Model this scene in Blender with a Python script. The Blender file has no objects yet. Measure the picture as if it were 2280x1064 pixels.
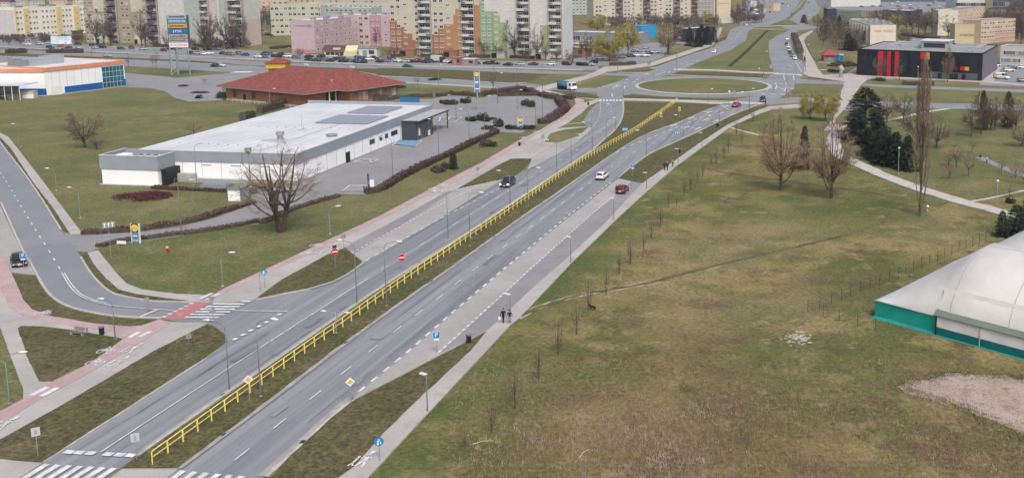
import bpy, bmesh, math, random
from mathutils import Vector, Matrix, geometry
random.seed(7)
scene = bpy.context.scene
col = scene.collection
# ---------------------------------------------------------------- camera
FPX, PIT, CAMH, CX, CY = 2223.1, 0.15089, 40.7, 1502.0, 263.0
PW, PH = 2280.0, 1064.0
cam = bpy.data.objects.new('camera', bpy.data.cameras.new('camera'))
col.objects.link(cam); scene.camera = cam
cam.location = (0, 0, CAMH)
cam.rotation_euler = (math.pi/2 - PIT, 0, 0)
cam.data.sensor_fit = 'HORIZONTAL'; cam.data.sensor_width = 36
cam.data.lens = FPX/PW*36
cam.data.shift_x = (PW/2-CX)/PW; cam.data.shift_y = (CY-PH/2)/PW
cam.data.clip_start = 1; cam.data.clip_end = 20000
# ---------------------------------------------------------------- sky, sun, exposure
world = bpy.data.worlds.new('World'); scene.world = world; world.use_nodes = True
wt = world.node_tree; bg = wt.nodes['Background']
sky = wt.nodes.new('ShaderNodeTexSky'); sky.sky_type = 'NISHITA'; sky.sun_disc = False
SUN_EL, SUN_AZ = math.radians(52), math.radians(158)
sky.sun_elevation = SUN_EL; sky.sun_rotation = SUN_AZ
sky.air_density = 1.0; sky.dust_density = 6.0; sky.ozone_density = 0.6
hs = wt.nodes.new('ShaderNodeHueSaturation'); hs.inputs['Saturation'].default_value = 0.95
wt.links.new(sky.outputs[0], hs.inputs['Color']); wt.links.new(hs.outputs[0], bg.inputs[0])
bg.inputs[1].default_value = 0.135
sl = bpy.data.lights.new('sun', 'SUN'); sl.energy = 1.25; sl.angle = math.radians(14); sl.color = (1, 0.995, 0.985)
sun = bpy.data.objects.new('sun', sl); col.objects.link(sun)
sd = Vector((math.sin(SUN_AZ)*math.cos(SUN_EL), math.cos(SUN_AZ)*math.cos(SUN_EL), math.sin(SUN_EL)))
sun.rotation_euler = sd.to_track_quat('Z', 'Y').to_euler()
vs = scene.view_settings
vs.view_transform = 'Standard'; vs.look = 'None'; vs.gamma = 1; vs.use_curve_mapping = False
vs.exposure = 0.34
# ---------------------------------------------------------------- pixel -> place
_c, _s = math.cos(PIT), math.sin(PIT)
def ray(x, y):
    a, b = x-CX, CY-y
    return Vector((a, FPX*_c + b*_s, -FPX*_s + b*_c))
def px(x, y, z=0.0):
    d = ray(x, y); t = (z-CAMH)/d.z
    return Vector((d.x*t, d.y*t, z))
def hgt(bx, by, ty, z0=0.0):
    """height of an upright thing standing at (bx,by) whose top shows at row ty"""
    g = px(bx, by, z0); k = (CY-ty)/FPX
    Y = g.y
    # (dz*c + Y*s)/(Y*c - dz*s) = k
    dz = (k*Y*_c - Y*_s)/(_c + k*_s)
    return CAMH + dz - z0
def PX(l, z=0.0): return [px(a, b, z) for a, b in l]
def zf(ox, oy, s, l): return [(ox+a/s, oy+b/s) for a, b in l]
def smooth(p, n=6, closed=False):
    out = []; N = len(p)
    rng = range(N if closed else N-1)
    for i in rng:
        g = lambda k: p[k % N] if closed else p[max(0, min(N-1, k))]
        a, b, c, d = g(i-1), g(i), g(i+1), g(i+2)
        for j in range(n):
            t = j/n
            out.append(0.5*((2*b)+(c-a)*t+(2*a-5*b+4*c-d)*t*t+(3*b-a-3*c+d)*t**3))
    if not closed: out.append(p[-1].copy())
    return out
def plen(p): return sum((p[i+1]-p[i]).length for i in range(len(p)-1))
def along(p, s):
    for i in range(len(p)-1):
        L = (p[i+1]-p[i]).length
        if s <= L or i == len(p)-2:
            d = (p[i+1]-p[i])/max(L, 1e-6); return p[i]+d*s, d
        s -= L
def ribbon(p, w0, w1=None):
    """closed outline of a strip of width w0 (left) .. w1 (right) about a polyline"""
    if w1 is None: w0, w1 = w0/2, w0/2
    L, R = [], []
    for i in range(len(p)):
        d = (p[min(i+1, len(p)-1)]-p[max(i-1, 0)]); d.z = 0; d.normalize(); n = Vector((-d.y, d.x, 0))
        L.append(p[i]+n*w0); R.append(p[i]-n*w1)
    return L, R
# ---------------------------------------------------------------- mesh builder
class MB:
    def __init__(s): s.v = []; s.f = []; s.m = []
    def q(s, pts, m=0):
        i = len(s.v); s.v += [tuple(p) for p in pts]; s.f.append(tuple(range(i, i+len(pts)))); s.m.append(m)
    def box(s, x0, x1, y0, y1, z0, z1, m=0, M=None):
        i = len(s.v); P = [(x, y, z) for z in (z0, z1) for x, y in ((x0, y0), (x1, y0), (x1, y1), (x0, y1))]
        if M is not None: P = [tuple(M @ Vector(p)) for p in P]
        s.v += P
        for f in ((0, 3, 2, 1), (4, 5, 6, 7), (0, 1, 5, 4), (1, 2, 6, 5), (2, 3, 7, 6), (3, 0, 4, 7)):
            s.f.append(tuple(i+k for k in f)); s.m.append(m)
    def prism(s, pts, z0, z1, m=0, ms=None, bottom=False):
        i = len(s.v); n = len(pts)
        s.v += [(p[0], p[1], z0) for p in pts]+[(p[0], p[1], z1) for p in pts]
        ar = sum(pts[k][0]*pts[(k+1) % n][1]-pts[(k+1) % n][0]*pts[k][1] for k in range(n))
        top = list(range(i+n, i+2*n)); 
        tri = geometry.tessellate_polygon([[Vector((p[0], p[1], 0)) for p in pts]])
        for t in tri:
            a, b, c = t
            A, B, C = pts[a], pts[b], pts[c]
            cr = (B[0]-A[0])*(C[1]-A[1])-(B[1]-A[1])*(C[0]-A[0])
            if cr < 0: a, c = c, a
            s.f.append((i+n+a, i+n+b, i+n+c)); s.m.append(m)
        for k in range(n):
            k2 = (k+1) % n
            f = (i+k, i+k2, i+n+k2, i+n+k)
            s.f.append(f if ar > 0 else f[::-1]); s.m.append(m if ms is None else ms)
    def tube(s, pts, rad, n=5, m=0, cap=True):
        i0 = len(s.v); N = len(pts); pts = [Vector(p) for p in pts]
        if not hasattr(rad, '__len__'): rad = [rad]*N
        for k in range(N):
            d = (pts[min(k+1, N-1)]-pts[max(k-1, 0)]).normalized()
            u = d.cross(Vector((0, 0, 1)) if abs(d.z) < .95 else Vector((1, 0, 0))).normalized(); w = d.cross(u)
            for j in range(n):
                a = 2*math.pi*j/n
                s.v.append(tuple(pts[k]+(u*math.cos(a)+w*math.sin(a))*rad[k]))
        for k in range(N-1):
            for j in range(n):
                a = i0+k*n+j; b = i0+k*n+(j+1) % n
                s.f.append((a, a+n, b+n, b)); s.m.append(m)
        if cap:
            s.f.append(tuple(i0+(N-1)*n+j for j in range(n))[::-1]); s.m.append(m)
            s.f.append(tuple(i0+j for j in range(n))); s.m.append(m)
    def cyl(s, c, r, h, n=12, axis='z', m=0, r2=None):
        c = Vector(c); d = {'x': Vector((1, 0, 0)), 'y': Vector((0, 1, 0)), 'z': Vector((0, 0, 1))}[axis]
        s.tube([c, c+d*h], [r, r if r2 is None else r2], n, m)
    def mesh(s, name, mats, sm=False):
        me = bpy.data.meshes.new(name); me.from_pydata(s.v, [], s.f)
        for m in mats: me.materials.append(m)
        if len(mats) > 1: me.polygons.foreach_set('material_index', s.m)
        if sm: me.polygons.foreach_set('use_smooth', [True]*len(me.polygons))
        me.update(); return me
    def build(s, name, mats, parent=None, sm=False, loc=None, rz=0):
        if not isinstance(mats, (list, tuple)): mats = [mats]
        return link(name, s.mesh(name, mats, sm), parent, loc, rz)
def link(name, me, parent=None, loc=None, rz=0):
    o = bpy.data.objects.new(name, me); col.objects.link(o)
    if parent is not None: o.parent = parent
    if loc is not None: o.location = loc
    if rz: o.rotation_euler = (0, 0, rz)
    return o
def tag(o, label=None, cat=None, group=None, kind=None):
    if label: o['label'] = label
    if cat: o['category'] = cat
    if group: o['group'] = group
    if kind: o['kind'] = kind
    return o
def empty(name, loc, rz=0, label=None, cat=None, group=None):
    o = bpy.data.objects.new(name, None); col.objects.link(o); o.location = loc; o.rotation_euler = (0, 0, rz)
    o.empty_display_size = 0.5
    return tag(o, label, cat, group)
def copy_tree(o, parent=None):
    c = o.copy(); col.objects.link(c); c.parent = parent
    for ch in o.children: copy_tree(ch, c)
    return c
# ---------------------------------------------------------------- materials
MATS = {}
def srgb(r, g, b):
    f = lambda u: ((u/255+0.055)/1.055)**2.4 if u > 10 else u/255/12.92
    return (f(r), f(g), f(b))
def mat(name, c, rough=0.8, var=0.15, scale=2.0, c2=None, bump=0.0, bscale=None, metal=0.0, spec=0.3, world_co=False, detail=4, objvar=0.0, emit=0):
    if name in MATS: return MATS[name]
    m = bpy.data.materials.new(name); m.use_nodes = True; nt = m.node_tree; b = nt.nodes['Principled BSDF']
    b.inputs['Roughness'].default_value = rough; b.inputs['Metallic'].default_value = metal
    b.inputs['Specular IOR Level'].default_value = spec
    c = tuple(c)
    if c2 is None: c2 = tuple(min(1, k*(1+var)) for k in c); c = tuple(k*(1-var) for k in c)
    co = nt.nodes.new('ShaderNodeNewGeometry').outputs['Position'] if world_co else nt.nodes.new('ShaderNodeTexCoord').outputs['Object']
    n = nt.nodes.new('ShaderNodeTexNoise'); n.inputs['Scale'].default_value = scale; n.inputs['Detail'].default_value = detail
    nt.links.new(co, n.inputs['Vector'])
    r = nt.nodes.new('ShaderNodeValToRGB'); r.color_ramp.elements[0].position = 0.32; r.color_ramp.elements[1].position = 0.68
    r.color_ramp.elements[0].color = (*c, 1); r.color_ramp.elements[1].color = (*c2, 1)
    nt.links.new(n.outputs[0], r.inputs[0]); outc = r.outputs[0]
    if objvar:
        oi = nt.nodes.new('ShaderNodeObjectInfo'); mr = nt.nodes.new('ShaderNodeMapRange')
        mr.inputs['To Min'].default_value = 1-objvar; mr.inputs['To Max'].default_value = 1+objvar
        nt.links.new(oi.outputs['Random'], mr.inputs[0])
        h = nt.nodes.new('ShaderNodeHueSaturation'); nt.links.new(outc, h.inputs['Color']); nt.links.new(mr.outputs[0], h.inputs['Value']); outc = h.outputs[0]
    nt.links.new(outc, b.inputs['Base Color'])
    if emit:
        b.inputs['Emission Color'].default_value = (1, 1, .95, 1); b.inputs['Emission Strength'].default_value = emit
    if bump:
        n2 = nt.nodes.new('ShaderNodeTexNoise'); n2.inputs['Scale'].default_value = bscale or scale*6; n2.inputs['Detail'].default_value = 3
        nt.links.new(co, n2.inputs['Vector'])
        bp = nt.nodes.new('ShaderNodeBump'); bp.inputs['Strength'].default_value = bump; bp.inputs['Distance'].default_value = 0.1
        nt.links.new(n2.outputs[0], bp.inputs['Height']); nt.links.new(bp.outputs[0], b.inputs['Normal'])
    MATS[name] = m; return m
def flat(name, c, rough=0.5, **k): return mat(name, c, rough, var=k.pop('var', 0.04), **k)
def ground_mat(name, layers, bump=0.6, rough=0.95, streak=None, fine=None, attrs=()):
    """layers: list of (colour, noise scale, lo, hi) mixed one over the other, in world metres"""
    m = bpy.data.materials.new(name); m.use_nodes = True; nt = m.node_tree; b = nt.nodes['Principled BSDF']
    b.inputs['Roughness'].default_value = rough; b.inputs['Specular IOR Level'].default_value = 0.15
    pos = nt.nodes.new('ShaderNodeNewGeometry').outputs['Position']
    cur = None; k = 0
    for lay in layers:
        c = lay[0]
        if cur is None:
            rgb = nt.nodes.new('ShaderNodeRGB'); rgb.outputs[0].default_value = (*c, 1); cur = rgb.outputs[0]; continue
        sc, lo, hi = lay[1:4]; k += 1
        mp = nt.nodes.new('ShaderNodeMapping'); mp.inputs['Location'].default_value = (17.3*k, -31.7*k, 0)
        if len(lay) > 4:
            mp.vector_type = 'TEXTURE'; mp.inputs['Rotation'].default_value = (0, 0, lay[4][0]); mp.inputs['Scale'].default_value = (lay[4][1], lay[4][2], 1)
        nt.links.new(pos, mp.inputs['Vector'])
        n = nt.nodes.new('ShaderNodeTexNoise'); n.inputs['Scale'].default_value = sc; n.inputs['Detail'].default_value = 6; n.inputs['Roughness'].default_value = 0.62
        nt.links.new(mp.outputs[0], n.inputs['Vector'])
        mr = nt.nodes.new('ShaderNodeMapRange'); mr.inputs['From Min'].default_value = lo; mr.inputs['From Max'].default_value = hi
        nt.links.new(n.outputs[0], mr.inputs[0])
        mx = nt.nodes.new('ShaderNodeMix'); mx.data_type = 'RGBA'
        nt.links.new(mr.outputs[0], mx.inputs['Factor']); nt.links.new(cur, mx.inputs[6]); mx.inputs[7].default_value = (*c, 1); cur = mx.outputs[2]
    for an, c, sc in attrs:
        at = nt.nodes.new('ShaderNodeAttribute'); at.attribute_name = an
        n = nt.nodes.new('ShaderNodeTexNoise'); n.inputs['Scale'].default_value = sc; n.inputs['Detail'].default_value = 6; nt.links.new(pos, n.inputs['Vector'])
        mr = nt.nodes.new('ShaderNodeMapRange'); mr.inputs['From Min'].default_value = .3; mr.inputs['From Max'].default_value = .62; nt.links.new(n.outputs[0], mr.inputs[0])
        mu = nt.nodes.new('ShaderNodeMath'); mu.operation = 'MULTIPLY'; nt.links.new(at.outputs['Fac'], mu.inputs[0]); nt.links.new(mr.outputs[0], mu.inputs[1])
        mx = nt.nodes.new('ShaderNodeMix'); mx.data_type = 'RGBA'; nt.links.new(mu.outputs[0], mx.inputs['Factor']); nt.links.new(cur, mx.inputs[6]); mx.inputs[7].default_value = (*c, 1); cur = mx.outputs[2]
    if fine:
        n = nt.nodes.new('ShaderNodeTexNoise'); n.inputs['Scale'].default_value = fine[0]; n.inputs['Detail'].default_value = 5; n.inputs['Roughness'].default_value = 0.7
        nt.links.new(pos, n.inputs['Vector'])
        mr = nt.nodes.new('ShaderNodeMapRange'); mr.inputs['From Min'].default_value = 0.3; mr.inputs['From Max'].default_value = 0.7
        mr.inputs['To Min'].default_value = 1-fine[1]; mr.inputs['To Max'].default_value = 1+fine[1]
        nt.links.new(n.outputs[0], mr.inputs[0])
        h = nt.nodes.new('ShaderNodeHueSaturation'); nt.links.new(cur, h.inputs['Color']); nt.links.new(mr.outputs[0], h.inputs['Value']); cur = h.outputs[0]
        if bump:
            bp = nt.nodes.new('ShaderNodeBump'); bp.inputs['Strength'].default_value = bump; bp.inputs['Distance'].default_value = 0.15
            nt.links.new(n.outputs[0], bp.inputs['Height']); nt.links.new(bp.outputs[0], b.inputs['Normal'])
    nt.links.new(cur, b.inputs['Base Color'])
    MATS[name] = m; return m
# ================================================================ ground, roads, pavements
RD = (px(1207, 487.5)-px(539.6, 1013.5)).normalized(); RANG = math.atan2(RD.y, RD.x)
G = lambda *a: srgb(*a)
STR = (RANG, 60, 1)
meadow = ground_mat('meadow_grass', [((.165, .143, .068),), ((.118, .122, .048), .035, .42, .6), ((.235, .195, .110), .06, .5, .68), ((.160, .130, .088), .16, .52, .72), ((.095, .130, .048), .022, .58, .72), ((.270, .225, .135), .5, .58, .8), ((.075, .066, .042), .33, .62, .85)], fine=(2.2, .6), bump=.8)
lawn = ground_mat('lawn_grass', [((.135, .136, .058),), ((.096, .114, .044), .03, .42, .6), ((.180, .162, .082), .08, .48, .68), ((.085, .100, .042), .3, .52, .75), ((.22, .19, .11), .7, .56, .75)], fine=(2.2, .5), bump=.8)
verge_m = ground_mat('verge_grass', [((.098, .090, .044),), ((.072, .082, .033), .09, .42, .62), ((.128, .108, .057), .2, .5, .7), ((.066, .058, .034), .6, .52, .75)], fine=(2.4, .7), bump=.9)
asphalt = ground_mat('asphalt', [((.190, .202, .230),), ((.275, .285, .308), .55, .45, .66, STR), ((.142, .154, .180), .8, .5, .68, STR), ((.235, .243, .26), .06, .5, .75), ((.155, .165, .185), 1.1, .62, .75)], fine=(9, .16), bump=.15, rough=.85)
asphalt2 = ground_mat('asphalt_side', [((.195, .207, .236),), ((.235, .245, .268), .08, .42, .7), ((.165, .177, .205), .3, .55, .8)], fine=(9, .14), bump=.15, rough=.85)
asphalt3 = ground_mat('asphalt_far', [((.20, .212, .235),), ((.25, .26, .275), .05, .42, .7), ((.16, .17, .19), .2, .55, .8)], fine=(6, .1), bump=.1, rough=.85)
paver = ground_mat('paver_light', [((.30, .295, .29),), ((.36, .352, .345), .1, .4, .65), ((.25, .245, .24), .5, .55, .8)], fine=(7, .14), bump=.2)
paver_grey = ground_mat('paver_grey', [((.215, .219, .23),), ((.25, .253, .262), .1, .4, .65), ((.16, .165, .185), .5, .55, .8)], fine=(7, .14), bump=.2)
walk = ground_mat('pavement_slabs', [((.33, .325, .315),), ((.40, .39, .375), .12, .4, .65), ((.27, .265, .25), .6, .55, .8)], fine=(7, .13), bump=.2)
path_m = ground_mat('park_path', [((.40, .385, .36),), ((.47, .45, .42), .2, .4, .65), ((.30, .28, .25), .7, .52, .75)], fine=(5, .15), bump=.2)
pinkwalk = ground_mat('pinkish_paving', [((.36, .332, .315),), ((.42, .385, .365), .1, .4, .65), ((.30, .28, .265), .4, .55, .75)], fine=(6, .12), bump=.2)
bike_m = ground_mat('bike_path_red', [((.37, .265, .27),), ((.44, .335, .34), .2, .4, .65), ((.31, .22, .225), .7, .55, .8), ((.46, .40, .40), .45, .6, .72)], fine=(7, .13), bump=.2)
bikered = ground_mat('bike_crossing_red', [((.40, .165, .17),), ((.34, .165, .175), .5, .45, .65), ((.45, .24, .24), .9, .55, .7)], fine=(6, .1), bump=.1)
soil = ground_mat('worn_earth', [((.16, .13, .09),), ((.085, .066, .042), .3, .42, .6), ((.09, .09, .04), .5, .52, .7)], fine=(4, .4), bump=.5)
soil2 = ground_mat('rutted_earth', [((.135, .115, .072),), ((.085, .070, .045), .3, .42, .6), ((.11, .105, .05), .6, .5, .62)], fine=(3, .45), bump=.5)
sand = ground_mat('sand_patch', [((.32, .26, .232),), ((.38, .315, .285), .25, .4, .65), ((.21, .17, .145), .5, .55, .72), ((.14, .12, .07), .8, .62, .74)], fine=(3, .2), bump=.6)
kerb_m = mat('kerb_concrete', (.40, .39, .37), .9, .15, 1.5, world_co=True)
paint = mat('road_paint_white', (.56, .57, .58), .75, .22, 1.6, world_co=True, detail=6)
paintw = mat('worn_paint_white', (.50, .50, .51), .8, .3, 3, world_co=True, detail=6)
paintb = mat('parking_paint_blue', (.13, .27, .44), .7, .2, 1, world_co=True)
dark_m = flat('dark_void', (.012, .013, .015), .6)
# the sheet that carries everything
mb = MB(); R = 9000
mb.q([(-R, -400, 0), (R, -400, 0), (R, 2*R, 0), (-R, 2*R, 0)])
tag(mb.build('ground', meadow), kind='structure')
# the meadow right of the road: greener along the pavement and under the trees, browner in the rough middle
MEL = [((.158, .140, .054),), ((.092, .104, .034), .04, .45, .56), ((.225, .185, .082), .07, .5, .61), ((.112, .084, .048), .15, .54, .64), ((.245, .205, .108), .32, .55, .68), ((.075, .085, .028), .22, .58, .68), ((.066, .054, .030), .5, .6, .74)]
meadow2 = ground_mat('meadow_rough', MEL, fine=(2.0, .46), bump=.8, attrs=(('green', (.066, .098, .030), .10), ('brown', (.118, .082, .050), .08), ('bleached', (.235, .195, .11), .2)))
def dist_line(p, L):
    best = 1e9
    for a, b in zip(L[:-1], L[1:]):
        d = b-a; t = max(0, min(1, (p-a).dot(d)/d.dot(d))); best = min(best, (a+d*t-p).length)
    return best
_edge = PX([(725, 1165), (952, 919), (1159, 704), (1381, 479), (1571, 322), (1691, 253)])
_brown = [(px(*c), r) for c, r in (((1480, 960), 9), ((1250, 870), 6), ((1700, 900), 8), ((2250, 1030), 8), ((1400, 1000), 6), ((1950, 930), 6), ((2000, 850), 5), ((1500, 760), 6), ((1850, 640), 7), ((2150, 700), 5), ((1900, 1020), 10), ((2100, 1000), 9), ((1650, 1030), 8), ((1350, 800), 6), ((1200, 1000), 5))]
_green = [(px(*c), r*1.15) for c, r in (((1795, 455), 16), ((1300, 560), 5), ((1870, 660), 5), ((1180, 880), 6), ((1700, 800), 5), ((1900, 790), 5), ((2150, 290), 10), ((1960, 370), 8), ((2200, 320), 14))]
_pale = [(px(*c), r) for c, r in (((1600, 560), 10), ((1480, 640), 8), ((2100, 520), 8), ((1700, 520), 10), ((1550, 700), 6), ((1330, 940), 4), ((1750, 690), 7))]
mb = MB(); X0, X1, Y0, Y1, ST = -46, 130, 62, 300, 2.0; nx, ny = int((X1-X0)/ST)+1, int((Y1-Y0)/ST)+1; AG, AB, AP = [], [], []
for j in range(ny):
    for i in range(nx):
        p = Vector((X0+i*ST, Y0+j*ST, 0)); mb.v.append((p.x, p.y, .003)); d = dist_line(p, _edge)
        gs_ = lambda L: max((math.exp(-((p-c).length/r)**2) for c, r in L), default=0)
        AG.append(min(1, max(.95*math.exp(-(d/5.5)**2), .9*gs_(_green)))); AB.append(.9*gs_(_brown)); AP.append(.75*gs_(_pale))
for j in range(ny-1):
    for i in range(nx-1): a = j*nx+i; mb.f.append((a, a+1, a+nx+1, a+nx)); mb.m.append(0)
o = mb.build('meadow', meadow2); tag(o, kind='structure')
for nm, vals in (('green', AG), ('brown', AB), ('bleached', AP)): o.data.attributes.new(nm, 'FLOAT', 'POINT').data.foreach_set('value', vals)
_z = {}
def sheet(name, pts, m, layer, parent=None, jit=0.0, world=False, kind='structure', skirt=None):
    """a ground sheet; layer = base height, later sheets of a layer lie 4 mm above"""
    _z[layer] = _z.get(layer, 0)+1; z = layer+.004*(_z[layer]-1)
    P = pts if world else PX(pts, z)
    P = [Vector((p[0], p[1], z)) for p in P]
    if jit:
        Q = []
        for i in range(len(P)):
            a, b = P[i], P[(i+1) % len(P)]; n = max(1, min(40, int((b-a).length/1.2)))
            for k in range(n):
                q = a.lerp(b, k/n); Q.append(q+Vector((random.uniform(-jit, jit), random.uniform(-jit, jit), 0)))
        P = Q
    if isinstance(m, str): m = MATS[m]
    b = MB(); b.prism(P, -.03, z, 0, 1 if skirt else None)
    o = b.build(name, [m, skirt] if skirt else [m], parent)
    if parent is None: tag(o, kind=kind)
    return o, z
AS, BAY, MK, WK, BK, WM, VG = .02, .09, .135, .15, .20, .235, .17
# ---- lawns (greener grass left of the road, and beyond)
lawn_o, _ = sheet('lawn', [(-40, 230), (300, 150), (700, 150), (860, 190), (1080, 200), (1200, 210), (1300, 215), (1340, 300), (1000, 480), (560, 668), (440, 690), (250, 760), (110, 850), (-60, 960)], lawn, .006)
sheet('lawn', [(1385, 222), (1640, 228), (1690, 234), (1560, 290), (1445, 345), (1370, 410), (1200, 520)], lawn, .006)
sheet('lawn', [(1500, 155), (1720, 160), (1712, 95), (1750, 68), (1668, 68), (1660, 92)], lawn, .006)
sheet('lawn', [(1700, 245), (1900, 205), (2400, 215), (2500, 420), (2060, 455), (1840, 330)], lawn, .006)
sheet('lawn', [(1700, 190), (1900, 190), (2500, 215), (2500, 235), (2000, 240), (1730, 240)], lawn, .006)
# ---- asphalt
zI = lambda l: zf(0, 520, 3.8, l); zJ = lambda l: zf(0, 780, 3.747, l); zK = lambda l: zf(560, 480, 3.325, l)
zL = lambda l: zf(560, 780, 3.747, l); zM = lambda l: zf(1120, 480, 3.325, l); zG = lambda l: zf(1120, 160, 3.325, l)
zF = lambda l: zf(560, 200, 3.325, l); zE = lambda l: zf(0, 240, 3.325, l); zH = lambda l: zf(1680, 180, 3.325, l)
zO = lambda l: zf(1680, 480, 3.325, l); zP = lambda l: zf(1680, 780, 3.747, l); zN = lambda l: zf(1120, 780, 3.747, l)
q1 = lambda l: zf(1140, 140, 6.65, l); q2 = lambda l: zf(1400, 140, 6.65, l); q3 = lambda l: zf(1660, 120, 6.65, l)
q4 = lambda l: zf(1380, 0, 6.65, l); q5 = lambda l: zf(1600, 0, 6.65, l); q6 = lambda l: zf(860, 120, 6, l); q7 = lambda l: zf(860, 0, 5.4286, l)
q8 = lambda l: zf(560, 0, 6.2588, l); r1 = lambda l: zf(0, 0, 7.6, l); r2 = lambda l: zf(280, 0, 7.094, l); r3 = lambda l: zf(0, 110, 7.125, l)
r4 = lambda l: zf(480, 120, 5.7, l); r5 = lambda l: zf(200, 290, 6.258, l); r6 = lambda l: zf(1880, 60, 5.7, l); r7 = lambda l: zf(1880, 500, 3.225, l)
r8 = lambda l: zf(1260, 40, 6, l)
LCl = [(-120, 1167), (93, 1031), (458, 799), (508, 762), (500, 742), (463, 718), (566, 666.5), (632, 654.4), (689, 644), (740.5, 627.4), (770.5, 612.3), (811, 583.8), (1060, 440), (1116, 402), (1148, 391), (1174, 377), (1195, 367), (1240, 343), (1282, 319), (1303, 301), (1317, 285), (1330, 266), (1335, 246), (1335, 224)]
LCr = [(1387, 222), (1387.7, 247), (1383, 268), (1369.6, 289), (1342.6, 313), (1318.5, 334.4), (1270.4, 367.5), (1240, 387), (1174, 430.7), (1120, 467), (1041, 520), (936, 585), (863.8, 630.4), (794.6, 676), (618.6, 798.8), (509.7, 872), (301.6, 1017.5), (120, 1145)]
road_lc, _ = sheet('road', LCl+LCr, asphalt, AS)
RCl = [(220, 1180), (395, 1044), (600, 892), (746.8, 780), (860.8, 696.5), (1011, 591), (1158.5, 486), (1240, 430.7), (1300.5, 388.6), (1345, 357), (1384.7, 330), (1420.8, 309), (1451, 295.3), (1511, 274.3), (1571, 247), (1613, 231)]
RCr = [(1700, 226), (1679, 236.7), (1631, 256), (1556, 292.3), (1496, 319.4), (1444.8, 343.5), (1402.7, 373.5), (1375.6, 396), (1158.5, 572), (1005, 701), (901.6, 791), (797.5, 876), (781.5, 890), (746.8, 918.8), (648, 1009.5), (586.7, 1063), (470, 1180)]
road_rc, _ = sheet('road', RCl+RCr, asphalt, AS)
# side road
SRl = [(-300, 70), (-30, 380), (0, 452), (48, 559), (63, 583), (79, 612), (92, 636), (113, 662), (147.4, 683), (210.5, 699), (279, 707), (358, 710), (470, 722)]
SRr = [(566, 668), (431.6, 672.6), (342, 670), (289.5, 662), (255, 654), (231.6, 638.4), (205, 609.5), (181.6, 572.6), (142, 520), (138.3, 513.7), (105, 459.5), (60, 393), (18, 339), (0, 315), (-60, 240), (-180, 90)]
side_road, _ = sheet('road', SRl+SRr, asphalt2, AS)
# roundabout ring: centre and radius from the island's outline
isl = PX([(1421.3, 192), (1554, 175.8), (1709, 193.4), (1554, 209.2), (1456.8, 181), (1672.6, 181.6), (1449, 202.6), (1672.6, 205.3)])
rc = sum(isl, Vector())/len(isl)
for _ in range(60):
    rr = sum((p-rc).length for p in isl)/len(isl)
    rc = rc + sum(((p-rc)*(1-rr/(p-rc).length) for p in isl), Vector())*(1/len(isl))
ro = ((px(1550, 217.4)-rc).length+(px(1550, 169.3)-rc).length)/2
circ = lambda r, n=72, a0=0, a1=2*math.pi: [rc+Vector((math.cos(a0+(a1-a0)*k/n), math.sin(a0+(a1-a0)*k/n), 0))*r for k in range(n)]
ring, _ = sheet('road', circ(ro), asphalt3, AS, world=True)
# approaches
sheet('road', [(1333, 228), (1388, 224), (1400, 212), (1425, 195), (1430, 180), (1500, 165), (1523, 154), (1470, 150), (1405, 165), (1350, 190), (1325, 198), (1330, 212)], asphalt3, AS)
sheet('road', [(1612, 233), (1700, 229), (1712, 232), (1735, 219), (1757, 205), (1775, 184), (1790, 165), (1723, 160), (1705, 178), (1712, 200), (1690, 212), (1640, 223)], asphalt3, AS)
nwl = q4([(470, 1010), (520, 1003), (900, 868), (1370, 713), (1590, 550), (1640, 440), (1780, 385)]); nwr = q4([(2010, 400), (1910, 450), (1870, 600), (1650, 740), (1300, 870), (950, 1022)])
sheet('road', [(1455, 158)]+nwl+nwr+[(1520, 160)], asphalt3, AS)
sheet('road', q5([(820, 1065), (760, 850), (740, 700), (750, 610), (850, 540), (1030, 460), (1130, 440), (1200, 470), (1090, 500), (1060, 600), (1100, 750), (1180, 880), (1250, 905), (1270, 1000), (1275, 1080)])+[(1790, 168), (1723, 168)], asphalt3, AS)
sheet('road', q5([(340, 392), (700, 325), (870, 260), (1000, 200), (1150, 130), (1290, -40), (1330, -40), (1200, 110), (1000, 285), (740, 378), (1200, 378), (1040, 290), (1250, 130), (1340, -40), (1560, -40), (1480, 200), (1300, 330), (1350, 385), (1500, 400), (1500, 430), (1130, 450), (1000, 440), (540, 412), (450, 455), (330, 430)]), asphalt3, AS)
sheet('road', [(1770, 176), (1884, 183), (1959, 189), (2280, 199.5), (2500, 207), (2500, 214), (2280, 206.5), (1959, 194), (1884, 188.5), (1770, 186)], asphalt3, AS)
sheet('road', [(1712, 231), (1735, 219), (1788, 219.5), (1864, 222), (2017, 229), (2161, 231), (2500, 240), (2500, 255), (2161, 243), (2017, 240.5), (1864, 232), (1788, 228), (1715, 233)], asphalt3, AS)
sheet('road', [(-200, 116), (0, 126), (289, 134), (473, 143), (640, 154), (805, 161), (860, 170), (1027, 178), (1110, 182.5), (1193, 190), (1345, 196), (1345, 206), (1270, 205), (1193, 201), (1110, 197.5), (1027, 190), (860, 180), (805, 173), (640, 166), (473, 159), (289, 148), (0, 140), (-200, 130)], asphalt3, AS)
sheet('road', [(-200, 100), (0, 111), (289, 122), (421, 127), (560, 137), (640, 141), (860, 147.5), (1027, 150.5), (1193, 156.7), (1260, 159.5), (1330, 162), (1420, 165), (1420, 170), (1330, 167), (1260, 165), (1193, 164), (1027, 158.5), (860, 154), (640, 148.5), (560, 146), (421, 134), (289, 129), (0, 118), (-200, 107)], asphalt3, AS)
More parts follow.
